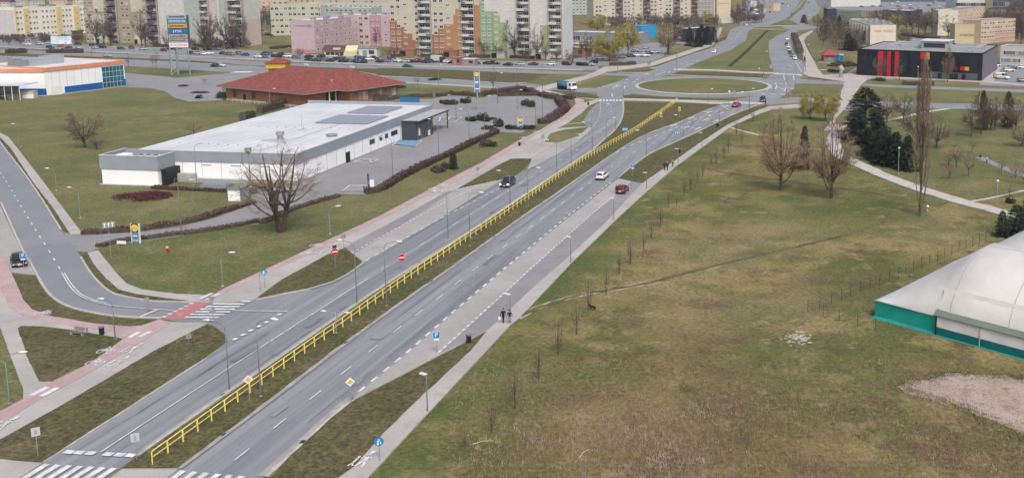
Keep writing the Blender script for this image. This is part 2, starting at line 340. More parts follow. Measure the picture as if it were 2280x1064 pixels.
# ---- paved bays and car parks
sheet('parking_bay', [(811, 584), (767.5, 549), (903, 478), (993, 427), (1017, 421), (1071, 410.5), (1116, 401.5), (954, 502)], paver, BAY)
sheet('parking_bay', [(768, 551), (905, 477), (993, 427), (1010, 425), (867, 519), (793, 562)], paver_grey, BAY)
sheet('parking_bay', [(1174, 377), (1184.7, 352.5), (1238.8, 319.4), (1288, 304), (1312.5, 281.8), (1317, 285), (1303, 301), (1282, 319), (1240, 343.5), (1195, 367.5)], paver, BAY)
sheet('parking_bay', [(1297, 274), (1312.5, 247), (1330.5, 230.7), (1336, 232), (1332, 258), (1322, 280), (1312, 284)], asphalt2, BAY)
sheet('parking_bay', [(781, 892), (827, 868), (875, 844), (987, 785), (1083, 737), (1264, 573), (1351.6, 492), (1428, 409.6), (1375.6, 397.6), (1158.5, 570), (1005, 699.5), (901.6, 790.7), (797.5, 875)], paver, BAY)
sheet('parking_bay', [(976, 788), (1083, 737), (1264, 573), (1351.6, 492), (1428, 410), (1404, 404), (1363.6, 439.7), (1312.5, 479), (1158.5, 621), (1116, 660.5)], paver_grey, BAY)
sheet('parking_bay', [(-60, 440), (0, 456.5), (48, 559), (63, 583), (79, 612), (26, 606), (0, 554), (-80, 500)], paver, BAY)
LOT = zF([(255, 700), (490, 615), (1100, 378), (1200, 385), (1345, 330), (1345, 215), (1330, 115), (1240, 90), (980, 72), (1330, 70)])+[(1000, 212)]+q6([(1130, 580), (1260, 595), (1440, 550), (2000, 560), (2130, 610)])+q1([(640, 545), (720, 700), (390, 890)])+zF([(1995, 320), (1820, 310), (1700, 345), (1100, 665), (840, 775), (650, 770), (400, 850), (300, 900), (100, 985), (0, 1000)])+[(480, 505), (400, 525), (290, 540), (240, 545), (200, 560), (168, 559), (140, 520), (185, 521), (300, 518), (400, 505), (480, 485), (540, 463), (560, 452), (560, 425)]
sheet('car_park', LOT, paver_grey, .05)
sheet('car_park', zf(0, 0, 3.8, [(1060, 618), (1300, 640), (1500, 660), (1900, 625), (2140, 600), (2200, 640), (1880, 740), (1890, 850), (1600, 860), (1480, 830), (1400, 775), (1270, 745), (1060, 740)]), paver_grey, .05)
sheet('car_park', [(-300, 70), (60, 90), (200, 100), (350, 106), (560, 113), (700, 122), (860, 131), (1270, 138), (1330, 147), (1335, 157), (1260, 156), (1140, 152), (860, 144), (640, 137), (560, 132), (420, 123), (289, 118), (0, 106), (-300, 92)], asphalt3, .05)
sheet('car_park', r8([(0, 540), (300, 640), (560, 640), (1100, 600), (1300, 520), (1400, 330), (1700, 380), (1640, 230), (1500, 330), (1000, 330), (500, 430), (0, 400)]), asphalt3, .05)
sheet('car_park', [(2180, 190), (2190, 160), (2215, 135), (2300, 140), (2400, 205), (2290, 193)], asphalt3, .05)
sheet('car_park', [(1648, 56), (1640, 30), (1680, -20), (1790, -20), (1775, 15), (1745, 34), (1705, 48)], asphalt3, .05)
sheet('car_park', [(1840, 20), (1900, -20), (2190, -20), (2130, 25), (2000, 28)], asphalt3, .05)
# ---- pavements, bike path
walk_r, _ = sheet('pavement', [(640, 1165), (752, 1063), (789.5, 1036), (853.6, 964), (947, 873), (1048.4, 780), (1083, 737), (1180, 646), (1264, 573), (1351.6, 492), (1428, 409.6), (1475, 376.5), (1505, 355.5), (1556, 319.4), (1616, 280), (1691, 244), (1712, 237), (1780, 232), (1900, 240), (1900, 246), (1780, 240), (1720, 243), (1691, 253), (1625, 283), (1571, 322.4), (1508, 367.5), (1445, 421.7), (1381.6, 479), (1273, 584), (1159, 704), (1138, 720.6), (1083, 780), (952, 919), (848, 1031), (817.5, 1063), (725, 1165)], walk, WK)
walk_l, _ = sheet('pavement', [(-60, 975), (0, 943), (90.7, 886.8), (186.8, 836), (267, 788), (329, 751.6), (381.6, 716), (463, 718.7), (344, 780), (221.5, 852), (101.4, 921.4), (0, 977.5), (-60, 1008)], walk, WK)
sheet('pavement', [(431, 672), (470, 660), (560, 624), (710, 555), (863.8, 480), (981, 419.5), (1071, 374.4), (1160, 320), (1216, 286), (1262, 262), (1284, 248), (1301, 229), (1334, 219), (1334, 226), (1312, 235), (1294, 253), (1261, 276), (1240, 286), (1312, 281), (1225, 298), (1213, 316), (1240, 318), (1184, 352.5), (1150, 352.5), (1120, 361), (1017, 421), (993, 427), (900, 480), (764.5, 550.7), (728, 567), (629, 621), (566, 666), (500, 672)], walk, WK)
sheet('pavement', [(0, 295.6), (18, 304.7), (39, 330), (99, 408), (183.5, 519.7), (156, 521), (120, 465.6), (69, 399.4), (24, 330), (0, 304.7), (-60, 240), (-50, 236)], walk, WK)
sheet('pavement', [(194.7, 562), (218.4, 556.8), (263, 612), (281.6, 630.5), (315.8, 643.7), (394.7, 654), (460, 656), (440, 672), (302.6, 654), (263, 643.7), (237, 620), (210.5, 591)], walk, WK)
sheet('pavement', [(-40, 660), (0, 641), (21, 683), (44.7, 699), (79, 709.5), (158, 725), (237, 736), (289.5, 743.7), (273.7, 753), (158, 733), (92, 725), (47.4, 724), (39.5, 730.5), (63, 799), (82.7, 841), (88, 849.4), (114.8, 850.7), (51, 888), (52, 868), (18.7, 780), (0, 728), (-30, 690)], walk, WK)
sheet('pavement', [(-60, 1020), (0, 1022), (92, 1031), (-120, 1167), (-300, 1167)], walk, WK)
sheet('pavement', [(269.6, 1044), (395, 1044), (220, 1180), (90, 1180)], walk, WK)
bikeA, _ = sheet('bike_path', [(-60, 945), (0, 915), (50.7, 888), (114.8, 850.7), (203, 806.7), (273.7, 754), (355, 711), (381.6, 716), (329, 751.6), (267, 788), (186.8, 836), (90.7, 886.8), (0, 943), (-60, 975)], bike_m, BK)
sheet('bike_path', [(-80, 500), (0, 554), (26, 607), (39.5, 638), (52.6, 667), (71, 688), (105, 701.6), (210.5, 720), (289.5, 726.6), (316, 725), (355, 711), (370, 716), (300, 745), (289.5, 743.7), (237, 736), (158, 725), (79, 709.5), (44.7, 699), (21, 683), (0, 641), (-60, 560)], bike_m, BK)
bikeB, _ = sheet('bike_path', [(440, 672), (473.7, 655.5), (500, 641), (600, 595), (710.4, 543), (845.7, 480), (1005, 395.5), (1071, 362.4), (1160, 309.8), (1204, 289), (1264, 250), (1282, 232), (1279, 220), (1300.5, 222), (1300.5, 229), (1282, 250), (1216, 286), (1160, 320), (1071, 374.4), (981, 419.5), (863.8, 480), (710, 555), (560, 624), (478, 660), (468, 672)], bike_m, BK)
sheet('bike_path', [(358, 708), (431.6, 672.6), (468, 672.6), (410.5, 709.5)], bikered, .12)
# far light paths
def pathline(name, pts, w, m, layer=WK, jit=0.0, sm=6):
    P0 = smooth(PX(pts), sm) if sm else PX(pts); Ln = plen(P0); n = max(2, int(Ln/(1.0 if jit else 3.0))); P = [along(P0, Ln*k/n)[0] for k in range(n+1)]
    L, R = ribbon(P, w); _z[layer] = _z.get(layer, 0)+1; z = layer+.004*(_z[layer]-1); b = MB()
    if jit:
        for S_ in (L, R):
            for k in range(len(S_)): S_[k] = S_[k]+Vector((random.uniform(-jit, jit), random.uniform(-jit, jit), 0))
    for k in range(n):
        a, c, d, e = L[k], R[k], R[k+1], L[k+1]; b.q([(*a.xy, z), (*c.xy, z), (*d.xy, z), (*e.xy, z)]); b.q([(*c.xy, -.02), (*d.xy, -.02), (*d.xy, z), (*c.xy, z)]); b.q([(*e.xy, -.02), (*a.xy, -.02), (*a.xy, z), (*e.xy, z)])
    return tag(b.build(name, m), kind='structure'), z
sheet('pavement', [(1166, 203), (1200, 196), (1240, 186), (1325, 166), (1344, 156), (1300, 152), (1140, 149), (1000, 146), (1000, 148.5), (1140, 154), (1300, 158), (1330, 162), (1345, 150), (1400, 150), (1460, 141), (1584, 100), (1602, 72), (1606, 60), (1596, 60), (1580, 96), (1448, 140), (1400, 146), (1350, 148)][0:1]+[(1240, 184), (1300, 170), (1325, 160), (1345, 149), (1400, 147), (1448, 139.5), (1580, 97), (1596, 74), (1601, 62), (1608, 62), (1604, 76), (1588, 101), (1460, 145), (1400, 153), (1352, 160), (1330, 169), (1290, 181), (1240, 194), (1215, 201), (1240, 206), (1280, 218), (1300, 222), (1282, 222), (1230, 206), (1190, 203)], pinkwalk, WK)
pathline('pavement', [(860, 183), (960, 188), (1077, 195), (1170, 201)], 2.5, walk)
pathline('pavement', [(-20, 104), (289, 119.5), (560, 133), (860, 146), (1140, 152.5), (1300, 157)], 2.5, walk)
pathline('pavement', [(1387, 222.5), (1475, 224.5), (1550, 228), (1615, 231)], 4, path_m)
pathline('pavement', [(1500, 155.5), (1580, 157), (1660, 161.5), (1723, 164)], 4, path_m)
sheet('pavement', q5([(1400, 470), (1300, 540), (1265, 600), (1280, 660), (1330, 760), (1420, 920), (1480, 1040)])+q3([(1090, 240), (1150, 315), (1480, 300), (1640, 205)])+r6([(150, 610), (1750, 690), (1890, 520), (2000, 500), (1900, 690), (2280, 730), (2280, 745), (1700, 700), (700, 660), (300, 660), (230, 720)])+q3([(1490, 415), (930, 335), (860, 300), (890, 60), (800, -20)])+q5([(1270, 900), (1230, 720), (1150, 580), (1250, 510), (1390, 450)]), pinkwalk, WK)
sheet('pavement', zf(1680, 0, 3.8, [(770, 685), (915, 700), (850, 790), (770, 910), (700, 990), (650, 1100), (590, 1100), (690, 960), (735, 880), (720, 850), (740, 740)]), pinkwalk, WK)
pathline('path', zH([(640, 330), (590, 430), (585, 480), (640, 560), (750, 612), (920, 690), (1150, 780), (1400, 860), (1560, 908), (1800, 970), (1995, 1030)]), 3.2, path_m, jit=.12)
pathline('path', zH([(1600, 893), (1750, 868), (1995, 812)]), .8, path_m, layer=.03, jit=.1)
pathline('path', zH([(960, 300), (1100, 270), (1250, 235), (1450, 205)]), 1.6, path_m, layer=.03, jit=.1)
pathline('path', [(2180, 350), (2230, 372), (2290, 396)], 2.0, paver_grey, layer=.03)
pathline('trodden_path', zM([(130, 745), (250, 685), (450, 620), (620, 578), (850, 540), (1050, 505), (1250, 455), (1450, 400), (1700, 340)])+zO([(250, 245), (600, 165), (850, 90)])+zH([(1190, 965), (1330, 920), (1420, 905)]), .75, soil2, layer=.03, jit=.22)
pathline('trodden_path', zM([(100, 760), (190, 712), (300, 665), (450, 620), (620, 578), (850, 540), (1050, 505), (1200, 468)]), 1.0, MATS['worn_earth_pale'] if 'worn_earth_pale' in MATS else ground_mat('worn_earth_pale', [((.40, .36, .285),), ((.31, .275, .20), .4, .45, .6)], fine=(4, .25), bump=.3), layer=.04, jit=.14)
pathline('trodden_path', zG([(1670, 410), (1800, 445), (1900, 470)]), .9, path_m, layer=.03, jit=.12)
pathline('trodden_path', zG([(1480, 710), (1640, 745)])+zH([(0, 710), (300, 745), (480, 775), (1000, 850), (1300, 905)]), .7, soil, layer=.03, jit=.15)
sheet('sand_patch', zP([(1200, 275), (1320, 262), (1500, 225), (1650, 190), (1800, 203), (2080, 212), (2300, 250), (2700, 330), (2700, 900), (2240, 720), (2000, 600), (1800, 500), (1500, 400), (1320, 345)]), sand, .03, jit=.75)
# ---- verges (raised grass)
def verge(pts, m=verge_m): return sheet('verge', pts, m, VG, jit=.06, skirt=kerb_m)
verge(list(reversed([(301.6, 1020), (618.6, 801), (794.6, 680), (863.8, 633), (936, 588), (1041, 523.5), (1120, 469), (1174, 434), (1240, 390), (1270.4, 370.5), (1318.5, 337.5), (1342.6, 316), (1369.6, 291.5), (1385, 270), (1390, 248), (1390, 228)]))+[(272, 1042), (393, 1042)]+[(600, 888), (746.8, 776), (860.8, 693), (1011, 588), (1158.5, 483), (1240, 428), (1300.5, 386), (1345, 354.5), (1384.7, 328), (1420.8, 307), (1451, 293), (1511, 272), (1571, 245), (1606, 233)])
verge([(0, 977.5), (101.4, 921.4), (221.5, 852), (344, 780), (463, 721), (484, 730.5), (503, 750), (505, 761), (455, 797), (92, 1029), (0, 1021), (-60, 1018), (-60, 1008)])
verge([(569, 665), (632, 652), (689, 641), (740.5, 625), (770.5, 610), (807, 584), (767, 552), (728, 567), (629, 621)])
verge([(1017, 421), (1137, 353.5), (1150, 353), (1183, 353), (1181.7, 361.5), (1165, 379), (1147, 392), (1120, 399), (1071, 409)])
verge([(1213, 316.4), (1225, 298), (1255, 289), (1311, 282.5), (1288, 303), (1240, 318)], lawn)
verge([(1261, 276), (1294, 253), (1312.5, 235), (1332, 227), (1329, 231), (1311, 247), (1296, 273)], lawn)
verge([(648, 1012), (746.8, 922), (783, 894), (827, 871), (875, 847), (987, 788), (1083, 738), (1048.4, 780), (947, 873), (853.6, 964), (789.5, 1036), (752, 1063), (700, 1110), (560, 1110)])
verge([(1377, 396.5), (1404, 375), (1446, 345), (1497, 321), (1557, 294), (1632, 258), (1680, 239), (1706, 234), (1712, 237), (1691, 244), (1616, 280), (1556, 319.4), (1505, 355.5), (1475, 376.5), (1430, 408)])
verge([(24, 330), (69, 399.4), (120, 465.6), (156, 521), (141, 515), (107, 460), (62, 393), (20, 339), (0, 313), (0, 306)])
verge([(182.5, 569), (193.4, 564), (210.5, 591), (237, 620), (263, 643.7), (302.6, 654), (425, 670), (342, 668), (290, 660), (256, 652), (233, 637), (207, 609)])
verge([(26, 608), (77, 613), (90, 637), (111, 664), (146, 685.5), (210, 701), (279, 709.5), (352, 711), (316, 724), (289.5, 726), (210.5, 719.5), (105, 701), (71, 687.5), (52.6, 666.5), (39.5, 637.5)])
verge([(40, 731), (47.4, 725), (92, 726), (158, 734), (272, 753), (270, 758), (205, 804), (113, 849), (89, 848.5), (63, 799)])
verge([(0, 728), (18.7, 780), (52, 868), (50, 887), (0, 914), (-60, 944), (-60, 660)], lawn)
verge(q2([(0, 480), (500, 500), (1000, 517), (1400, 535), (1600, 548), (1560, 565), (1000, 552), (500, 540), (0, 528), (-80, 520), (-80, 480)]))
verge(q2([(620, 175), (760, 128), (1300, 138), (1900, 165), (1990, 172), (1990, 225), (1000, 188)]))
verge(q1([(980, 375), (1000, 320), (1400, 195), (1740, 205), (1600, 270), (1340, 350), (1240, 385)]), lawn)
verge(q1([(560, 400), (900, 430), (1150, 460), (1290, 500), (1290, 530), (1000, 515), (800, 470)]))
verge(q1([(1560, 140), (1700, 110), (1990, 95), (2150, 100), (1990, 140)]))
verge(q1([(1120, 170), (550, 170), (300, 240), (200, 300), (480, 340), (700, 285)]), lawn)
verge(q1([(-1700, 82), (-800, 110), (0, 148), (550, 168), (220, 290), (0, 300), (-500, 270), (-1200, 220), (-2000, 190), (-2000, 80)]))
verge([(-200, 108), (0, 119), (289, 130), (421, 135), (560, 147), (640, 149), (860, 155), (860, 169), (805, 160), (640, 153), (473, 142), (289, 133), (0, 125), (-200, 115)])
verge(q4([(450, 1000), (1310, 715), (1365, 708), (900, 862), (530, 995)])); verge(q4([(1380, 668), (1500, 560), (1600, 540), (1570, 590)]))
verge(q3([(650, 640), (850, 440), (1460, 470), (1380, 600), (1440, 690), (860, 650)]), lawn)
verge(q3([(930, 345), (1500, 415), (1200, 400), (940, 362)]))
verge(q5([(1090, 500), (1120, 480), (1240, 720), (1255, 895), (1180, 870), (1110, 740)]))
verge(q5([(740, 382), (1000, 290), (1200, 110), (1295, -20), (1330, -20), (1240, 130), (1045, 295), (1190, 378)]), lawn); verge(q5([(550, 410), (920, 395), (1010, 435), (540, 425)]), lawn)
verge(q5([(1300, 560), (1600, 470), (1640, 700), (1990, 880), (1990, 930), (1480, 920), (1400, 850), (1340, 750), (1275, 640)]), lawn)
verge(q5([(1490, 950), (1980, 940), (1860, 1030), (1500, 1030)]), lawn)
# roundabout island, with its pale apron
mbk = MB()
A = circ(rr+1.3, 96); B = circ(rr+.05, 96)
for k in range(96):
    k2 = (k+1) % 96
    mbk.q([(A[k].x, A[k].y, .06), (A[k2].x, A[k2].y, .06), (A[k2].x, A[k2].y, .15), (A[k].x, A[k].y, .15)])
    mbk.q([(A[k].x, A[k].y, .15), (A[k2].x, A[k2].y, .15), (B[k2].x, B[k2].y, .2), (B[k].x, B[k].y, .2)])
mbk.build('kerb', mat('apron_concrete', (.40, .395, .38), .9, .14, 1, world_co=True), ring)
mb = MB()   # island grass gently domed
NR = 6; last = None
for k in range(NR+1):
    r = (rr+.06)*(1-k/NR); z = .19+.5*(1-(r/rr)**2)
    cur = [(p.x, p.y, z) for p in circ(max(r, .01), 72)]
    if last:
        for j in range(72): mb.q([last[j], last[(j+1) % 72], cur[(j+1) % 72], cur[j]])
    last = cur
tag(mb.build('verge', lawn, sm=True), kind='structure')
# ---- kerbs along the carriageways
def kerb(pts, w, parent, z=.15, side=1):
    P = smooth(PX(pts), 4)
    L, R = ribbon(P, w, .0) if side > 0 else ribbon(P, .0, w)
    m = MB()
    for i in range(len(P)-1):
        a, b, c, d = L[i], R[i], R[i+1], L[i+1]
        m.q([(*a.xy, z), (*b.xy, z), (*c.xy, z), (*d.xy, z)]); m.q([(*b.xy, 0), (*c.xy, 0), (*c.xy, z), (*b.xy, z)]); m.q([(*a.xy, 0), (*d.xy, 0), (*d.xy, z), (*a.xy, z)])
    m.build('kerb', kerb_m, parent)
kerb(LCr[:-1], .25, road_lc, .165, 1)
kerb([(93, 1031), (300, 900), (458, 799)], .2, road_lc, .165, -1); kerb([(566, 666.5), (632, 654.4), (689, 644), (740.5, 627.4), (770.5, 612.3), (811, 583.8)], .25, road_lc, .165, 1)
kerb(RCl[1:], .25, road_rc, .165, 1)
kerb([(1691, 231), (1679, 236.7), (1631, 256), (1556, 292.3), (1496, 319.4), (1444.8, 343.5), (1402.7, 373.5), (1375.6, 397)], .25, road_rc, .165, 1)
kerb([(586.7, 1063), (648, 1009.5), (746.8, 918.8), (781.5, 892)], .35, road_rc, .14, -1)
kerb([(767.5, 550), (830, 517), (903, 478.5), (993, 427)], .18, road_lc, .19, 1)
kerb(SRl[2:12], .3, side_road, .14, 1); kerb(SRr[1:8], .25, side_road, .165, 1); kerb(SRr[9:14], .25, side_road, .165, 1)
# gutters: the pale band along the inner side of the carriageways
gut = mat('gutter_concrete', (.29, .285, .28), .9, .18, .8, world_co=True)
def gutter(pts, w, parent, side):
    P = smooth(PX(pts), 4); L, R = ribbon(P, w, 0) if side > 0 else ribbon(P, 0, w)
    m = MB()
    for i in range(len(P)-1): m.q([(*L[i].xy, MK-.012), (*R[i].xy, MK-.012), (*R[i+1].xy, MK-.012), (*L[i+1].xy, MK-.012)])
    m.build('gutter', gut, parent)
gutter(LCr[:-1], .38, road_lc, -1); gutter(RCl[1:], .42, road_rc, -1); gutter([(93, 1031), (300, 900), (458, 799)], .4, road_lc, 1)
gutter([(586.7, 1063), (648, 1009.5), (746.8, 918.8), (790, 884)], .55, road_rc, 1)
gutter([(1335, 224), (1335, 246), (1330, 266), (1317, 285), (1303, 301)], .4, road_lc, 1)
gutter([(811, 583.8), (770.5, 612.3), (740.5, 627.4), (689, 644)], .4, road_lc, 1)
# ---- road markings
def stripe_mesh(name, segs, parent, m=paint, z=MK):
    b = MB()
    for s in segs: b.q([(p.x, p.y, z) for p in s])
    return b.build(name, m, parent)
def dash(P, start, on, off, w, end=None):
    out = []; L = plen(P) if end is None else end; s = start
    while s < L:
        a, d = along(P, max(0, s)); b, d2 = along(P, min(L, s+on)); n = Vector((-d.y, d.x, 0))*w/2; n2 = Vector((-d2.y, d2.x, 0))*w/2
        out.append([a+n, a-n, b-n2, b+n2]); s += on+off
    return out
def solid(P, w):
    L, R = ribbon(P, w); return [[L[i], R[i], R[i+1], L[i+1]] for i in range(len(P)-1)]
DL = [(539.6, 1013.5), (624, 944), (702.8, 881.4), (770.8, 826.7), (830.7, 778.3), (884.8, 735), (933, 698), (979.5, 662.6), (1020, 629.5), (1058.3, 599.7), (1091.4, 573.8), (1124, 549.5), (1154.6, 526), (1181, 506.5), (1207, 487.5), (1231, 469), (1253, 452.6), (1274, 437.3), (1295, 422.3), (1313, 409), (1330, 396), (1347, 383.5), (1362, 373)]
segs = []
P = smooth(PX(DL), 3)
for q in PX(DL):
    d = RD; n = Vector((-d.y, d.x, 0))*.07
    segs.append([q-d*1.05+n, q-d*1.05-n, q+d*1.05-n, q+d*1.05+n])
P2 = smooth(PX([(1362, 373), (1390, 354), (1424, 333), (1448, 324), (1469, 315), (1488.4, 307.4), (1529, 290), (1575, 270), (1610, 254)]), 4)
segs += dash(P2, 4, 2, 4, .13)
segs += dash(smooth(PX([(1371, 342), (1384.7, 333.8), (1411.7, 322.4), (1440, 312), (1466, 301.4), (1491.4, 291.4), (1530, 275), (1570, 258)]), 4), 0, 2.4, 2.2, .3)
segs += solid(smooth(PX([(1590, 251), (1618, 240), (1640, 230)]), 4), .2)
Pc = smooth(PX([(224, 1009), (420, 880), (620, 750), (820, 621)]), 2)
segs += solid(Pc, .13)
segs += dash(smooth(PX([(848, 603), (940.5, 544), (1010, 502), (1123, 432.5), (1192, 391), (1232, 367.5), (1267.4, 346.5), (1298, 325.4), (1331.4, 300), (1353, 279), (1359, 259), (1360.6, 235)]), 4), 0, 2, 4, .13)
# bay edge lines
segs += dash(PX([(814, 582), (993, 481.5), (1112, 421)]), 0, 1.2, 1.2, .22)
segs += dash(PX([(783, 565), (867, 519), (993, 450), (1065, 415)]), 0, .7, .6, .2)
segs += dash(PX([(797.5, 875), (901.6, 790.7), (1005, 699.5), (1158.5, 570), (1270, 478), (1361, 406.6)]), 0, 1.25, 1.25, .26)
segs += dash(PX([(976.5, 786.8), (1116, 660.5), (1158.5, 621), (1315.5, 480), (1402.7, 406.6)]), 0, .65, .65, .24)
# zebra at the near end
def para(a, b, w, wd):   # stripe from px a to px b, half width along world dir wd
    A, B = px(*a), px(*b); return [A-wd*w, A+wd*w, B+wd*w, B-wd*w]
ND = Vector((-RD.y, RD.x, 0))
for k in range(7):
    t = k/6; a = Vector(px(395/3.747+t*560/3.747, 780+957/3.747+t*33/3.747)); segs.append([a+ND*.27, a-ND*.27, a-ND*.27-RD*4.2, a+ND*.27-RD*4.2])
for k in range(6):
    t = k/5; a = px((1530+t*490)/3.747, 780+(1012+t*45)/3.747); segs.append([a+ND*.27, a-ND*.27, a-ND*.27-RD*4, a+ND*.27-RD*4])
for x in (575, 660, 755, 905, 1000, 1090):
    a = px(x/3.747, 780+(845+(x-525)*.055+8)/3.747); segs.append([a+ND*.42-RD*.3, a-ND*.42-RD*.3, a-ND*.42+RD*.3, a+ND*.42+RD*.3])
# side road markings
segs += solid(smooth(PX(zI([(525, 340), (590, 450), (660, 520), (760, 570), (930, 612), (1200, 640), (1460, 655)])), 5), .14)
segs += solid(smooth(PX(zI([(545, 338), (610, 440), (690, 520), (780, 562), (900, 598)])), 5), .14)
segs += dash(PX(zE([(-60, 390), (40, 540), (160, 740), (280, 935), (350, 1043)])+zI([(490, 275), (510, 310)])), 2, 1.6, 3.4, .16)
segs += solid(PX(zI([(1185, 712), (1330, 652)])), .35)
for a, b in (((1800, 602), (2068, 604)), ((1742, 624), (2030, 626)), ((1695, 646), (1990, 647)), ((1655, 668), (1950, 669)), ((1612, 691), (1900, 692)), ((1568, 715), (1850, 716)), ((2040, 581), (2115, 582)), ((1740, 742), (1810, 743))):
    segs += solid(PX(zI([a, b])), .48)
segs += solid(PX(zI([(1960, 658), (2400, 665)])), .16)
segs += dash(PX(zI([(1975, 908), (2270, 748), (2420, 660)])), 0, .6, .75, .5)
for k in range(6):
    a = px(*zI([(1372+k*46, 710-k*22)])[0]); b = px(*zI([(1410+k*46, 708-k*22)])[0]); n = Vector((0, 1, 0))*.2; segs.append([a-n, b-n, b+n, a+n])
stripe_mesh('lane_marking', segs, road_rc)
wsegs = []
for a, b in (((1095, 893), (1185, 843)), ((1180, 890), (1270, 843)), ((1690, 568), (1800, 517)), ((1748, 572), (1860, 522))): wsegs += solid(PX(zI([a, b])), .55)
for a, b in (((262, 392), (400, 322)), ((345, 400), (485, 327))): wsegs += solid(PX(zJ([a, b])), .6)
# bicycle and walker pictograms painted on the shared path
def picto(o, d, kind, s):
    d = d.normalized(); n = Vector((-d.y, d.x, 0)); o = px(*o); out = []
    def bar(x0, y0, x1, y1, w=.09):
        A = o+d*x0*s*1.7+n*y0*s; B = o+d*x1*s*1.7+n*y1*s; t = (B-A).normalized(); m = Vector((-t.y, t.x, 0))*w*s; out.append([A+m, A-m, B-m, B+m])
    if kind == 'bike':
        for cx in (-.55, .55):
            for k in range(10):
                a, b = 2*math.pi*k/10, 2*math.pi*(k+1)/10
                bar(math.cos(a)*.34, cx+math.sin(a)*.34, math.cos(b)*.34, cx+math.sin(b)*.34, .06)
        bar(0, -.55, .5, -.2); bar(.5, -.2, .5, .35); bar(.5, .35, 0, .55); bar(0, 0, .5, -.2); bar(0, 0, .5, .35); bar(.5, .35, .75, .3); bar(.62, -.35, .62, -.05)
    else:
        bar(.95, 0, 1.25, 0, .16); bar(.2, 0, .9, .05, .2); bar(.8, .05, .45, .45, .07); bar(.8, .0, .5, -.4, .07); bar(.25, .05, -.35, .35, .1); bar(.25, 0, -.05, -.25, .1); bar(-.05, -.25, -.4, -.35, .09)
        bar(.45, .75, .65, .75, .1); bar(0, .75, .4, .75, .12); bar(0, .72, -.35, .95, .07); bar(0, .78, -.35, .55, .07)
    return out
D1 = px(300, 770)-px(186.8, 836); D2 = px(863, 480)-px(710, 555); D3 = px(1048, 780)-px(853, 964)
for o, k in (((236, 786), 'bike'), ((212, 812), 'bike'), ((290, 784), 'w'), ((258, 815), 'w'), ((2, 955), 'w')): wsegs += picto(o, D1 if k == 'bike' else D1, k, 1.0)
for o, k in (((704, 550), 'bike'), ((684, 568), 'bike'), ((712, 566), 'w'), ((738, 551), 'w'), ((985, 415), 'bike'), ((965, 424), 'bike'), ((1003, 417), 'w'), ((983, 428), 'w'), ((1165, 309), 'bike'), ((1200, 318), 'w'), ((1244, 272), 'w'), ((1196, 296), 'w'), ((95, 702), 'bike')): wsegs += picto(o, D2, k, 1.0)
stripe_mesh('path_marking', wsegs, bikeA, paint, WM)
stripe_mesh('path_marking', picto((806, 1036), D3, 'w', 1.0), walk_r, paint, WM)
# arrows and far crossings
fs = []
def arrow(o, d, s=1.0, turn=0):
    d = d.normalized(); n = Vector((-d.y, d.x, 0)); o = px(*o)
    fs.append([o-d*2*s+n*.14*s, o-d*2*s-n*.14*s, o+d*.6*s-n*.14*s, o+d*.6*s+n*.14*s])
    fs.append([o+d*.5*s+n*.5*s, o+d*.5*s-n*.5*s, o+d*2*s, o+d*2*s])
    if turn: fs.append([o+d*.1*s, o-d*.4*s, o-d*.2*s+n*turn*1.3*s, o+d*.5*s+n*turn*1.3*s])
dN = px(1556, 292)-px(1496, 319)
for o, t in (((1500, 281), 1), ((1528, 285), 1), ((1540, 265), 1), ((1554, 288), 1), ((1570, 268), 0), ((1580, 251), 1), ((1593, 271), 0), ((1606, 253), 0), ((1616, 238), 1), ((1632, 256), 0)): arrow(o, dN, 1.25, t)
for k in range(7):
    a = px(1337+k*7.4, 225); n = Vector((.32, 0, 0)); fs.append([a-n-Vector((0, 2, 0)), a+n-Vector((0, 2, 0)), a+n+Vector((0, 2, 0)), a-n+Vector((0, 2, 0))])
for k in range(9):
    a = px(1623+k*9, 229+k*.35); n = Vector((.45, 0, 0)); e = Vector((1.2, 2.2, 0)); fs.append([a-n-e, a+n-e, a+n+e, a-n+e])
for k in range(12):
    a = px(1726+k*5, 165.5+k*.22); n = Vector((.5, 0, 0)); e = Vector((0, 2.5, 0)); fs.append([a-n-e, a+n-e, a+n+e, a-n+e])
for k in range(7):
    a = px(522+k*6, 161.5); n = Vector((.5, 0, 0)); e = Vector((0, 2.5, 0)); fs.append([a-n-e, a+n-e, a+n+e, a-n+e])
fs += solid(smooth(PX(q3([(440, 430), (465, 480), (440, 530)])), 3), .3)+solid(smooth(PX(q3([(595, 430), (605, 490), (570, 560)])), 3), .3)+solid(PX(q3([(560, 310), (580, 400)])), .3)+solid(PX(q3([(705, 310), (720, 400)])), .3)+solid(PX(q3([(740, 120), (830, 275)])), .25)
fs += solid(PX(q1([(1480, 460), (1485, 510)])), .3)+solid(PX(q1([(1490, 390), (1570, 330)])), .3)+solid(PX(q1([(1655, 400), (1670, 350)])), .3)+solid(PX(q2([(390, 190), (550, 140)])), .3)
for o in ((1375, 193), (1392, 186), (1412, 184), (1420, 178), (1440, 166), (1490, 162)): arrow(o, px(1480, 150)-px(1440, 165), 1.2)
for o in ((1705, 201), (1717, 197), (1739, 198), (1761, 198), (1697, 209), (1720, 210), (1742, 211), (1724, 188), (1738, 188)): arrow(o, Vector((.3, -1, 0)), 1.2)
fs += dash(smooth(PX(q4([(900, 960), (1250, 850), (1500, 740), (1700, 600), (1790, 460)])), 3), 0, 3, 5, .25)
for o in ((1556, 136), (1535, 144), (1505, 150)): arrow(o, Vector((-.6, -1, 0)), 1.4)
fs += solid(PX(q1([(1140, 738), (1190, 740), (1200, 715)])), .15)+solid(PX(q1([(1085, 865), (1140, 866), (1150, 840)])), .15)
stripe_mesh('lane_marking', fs, ring, paint, MK+.006)
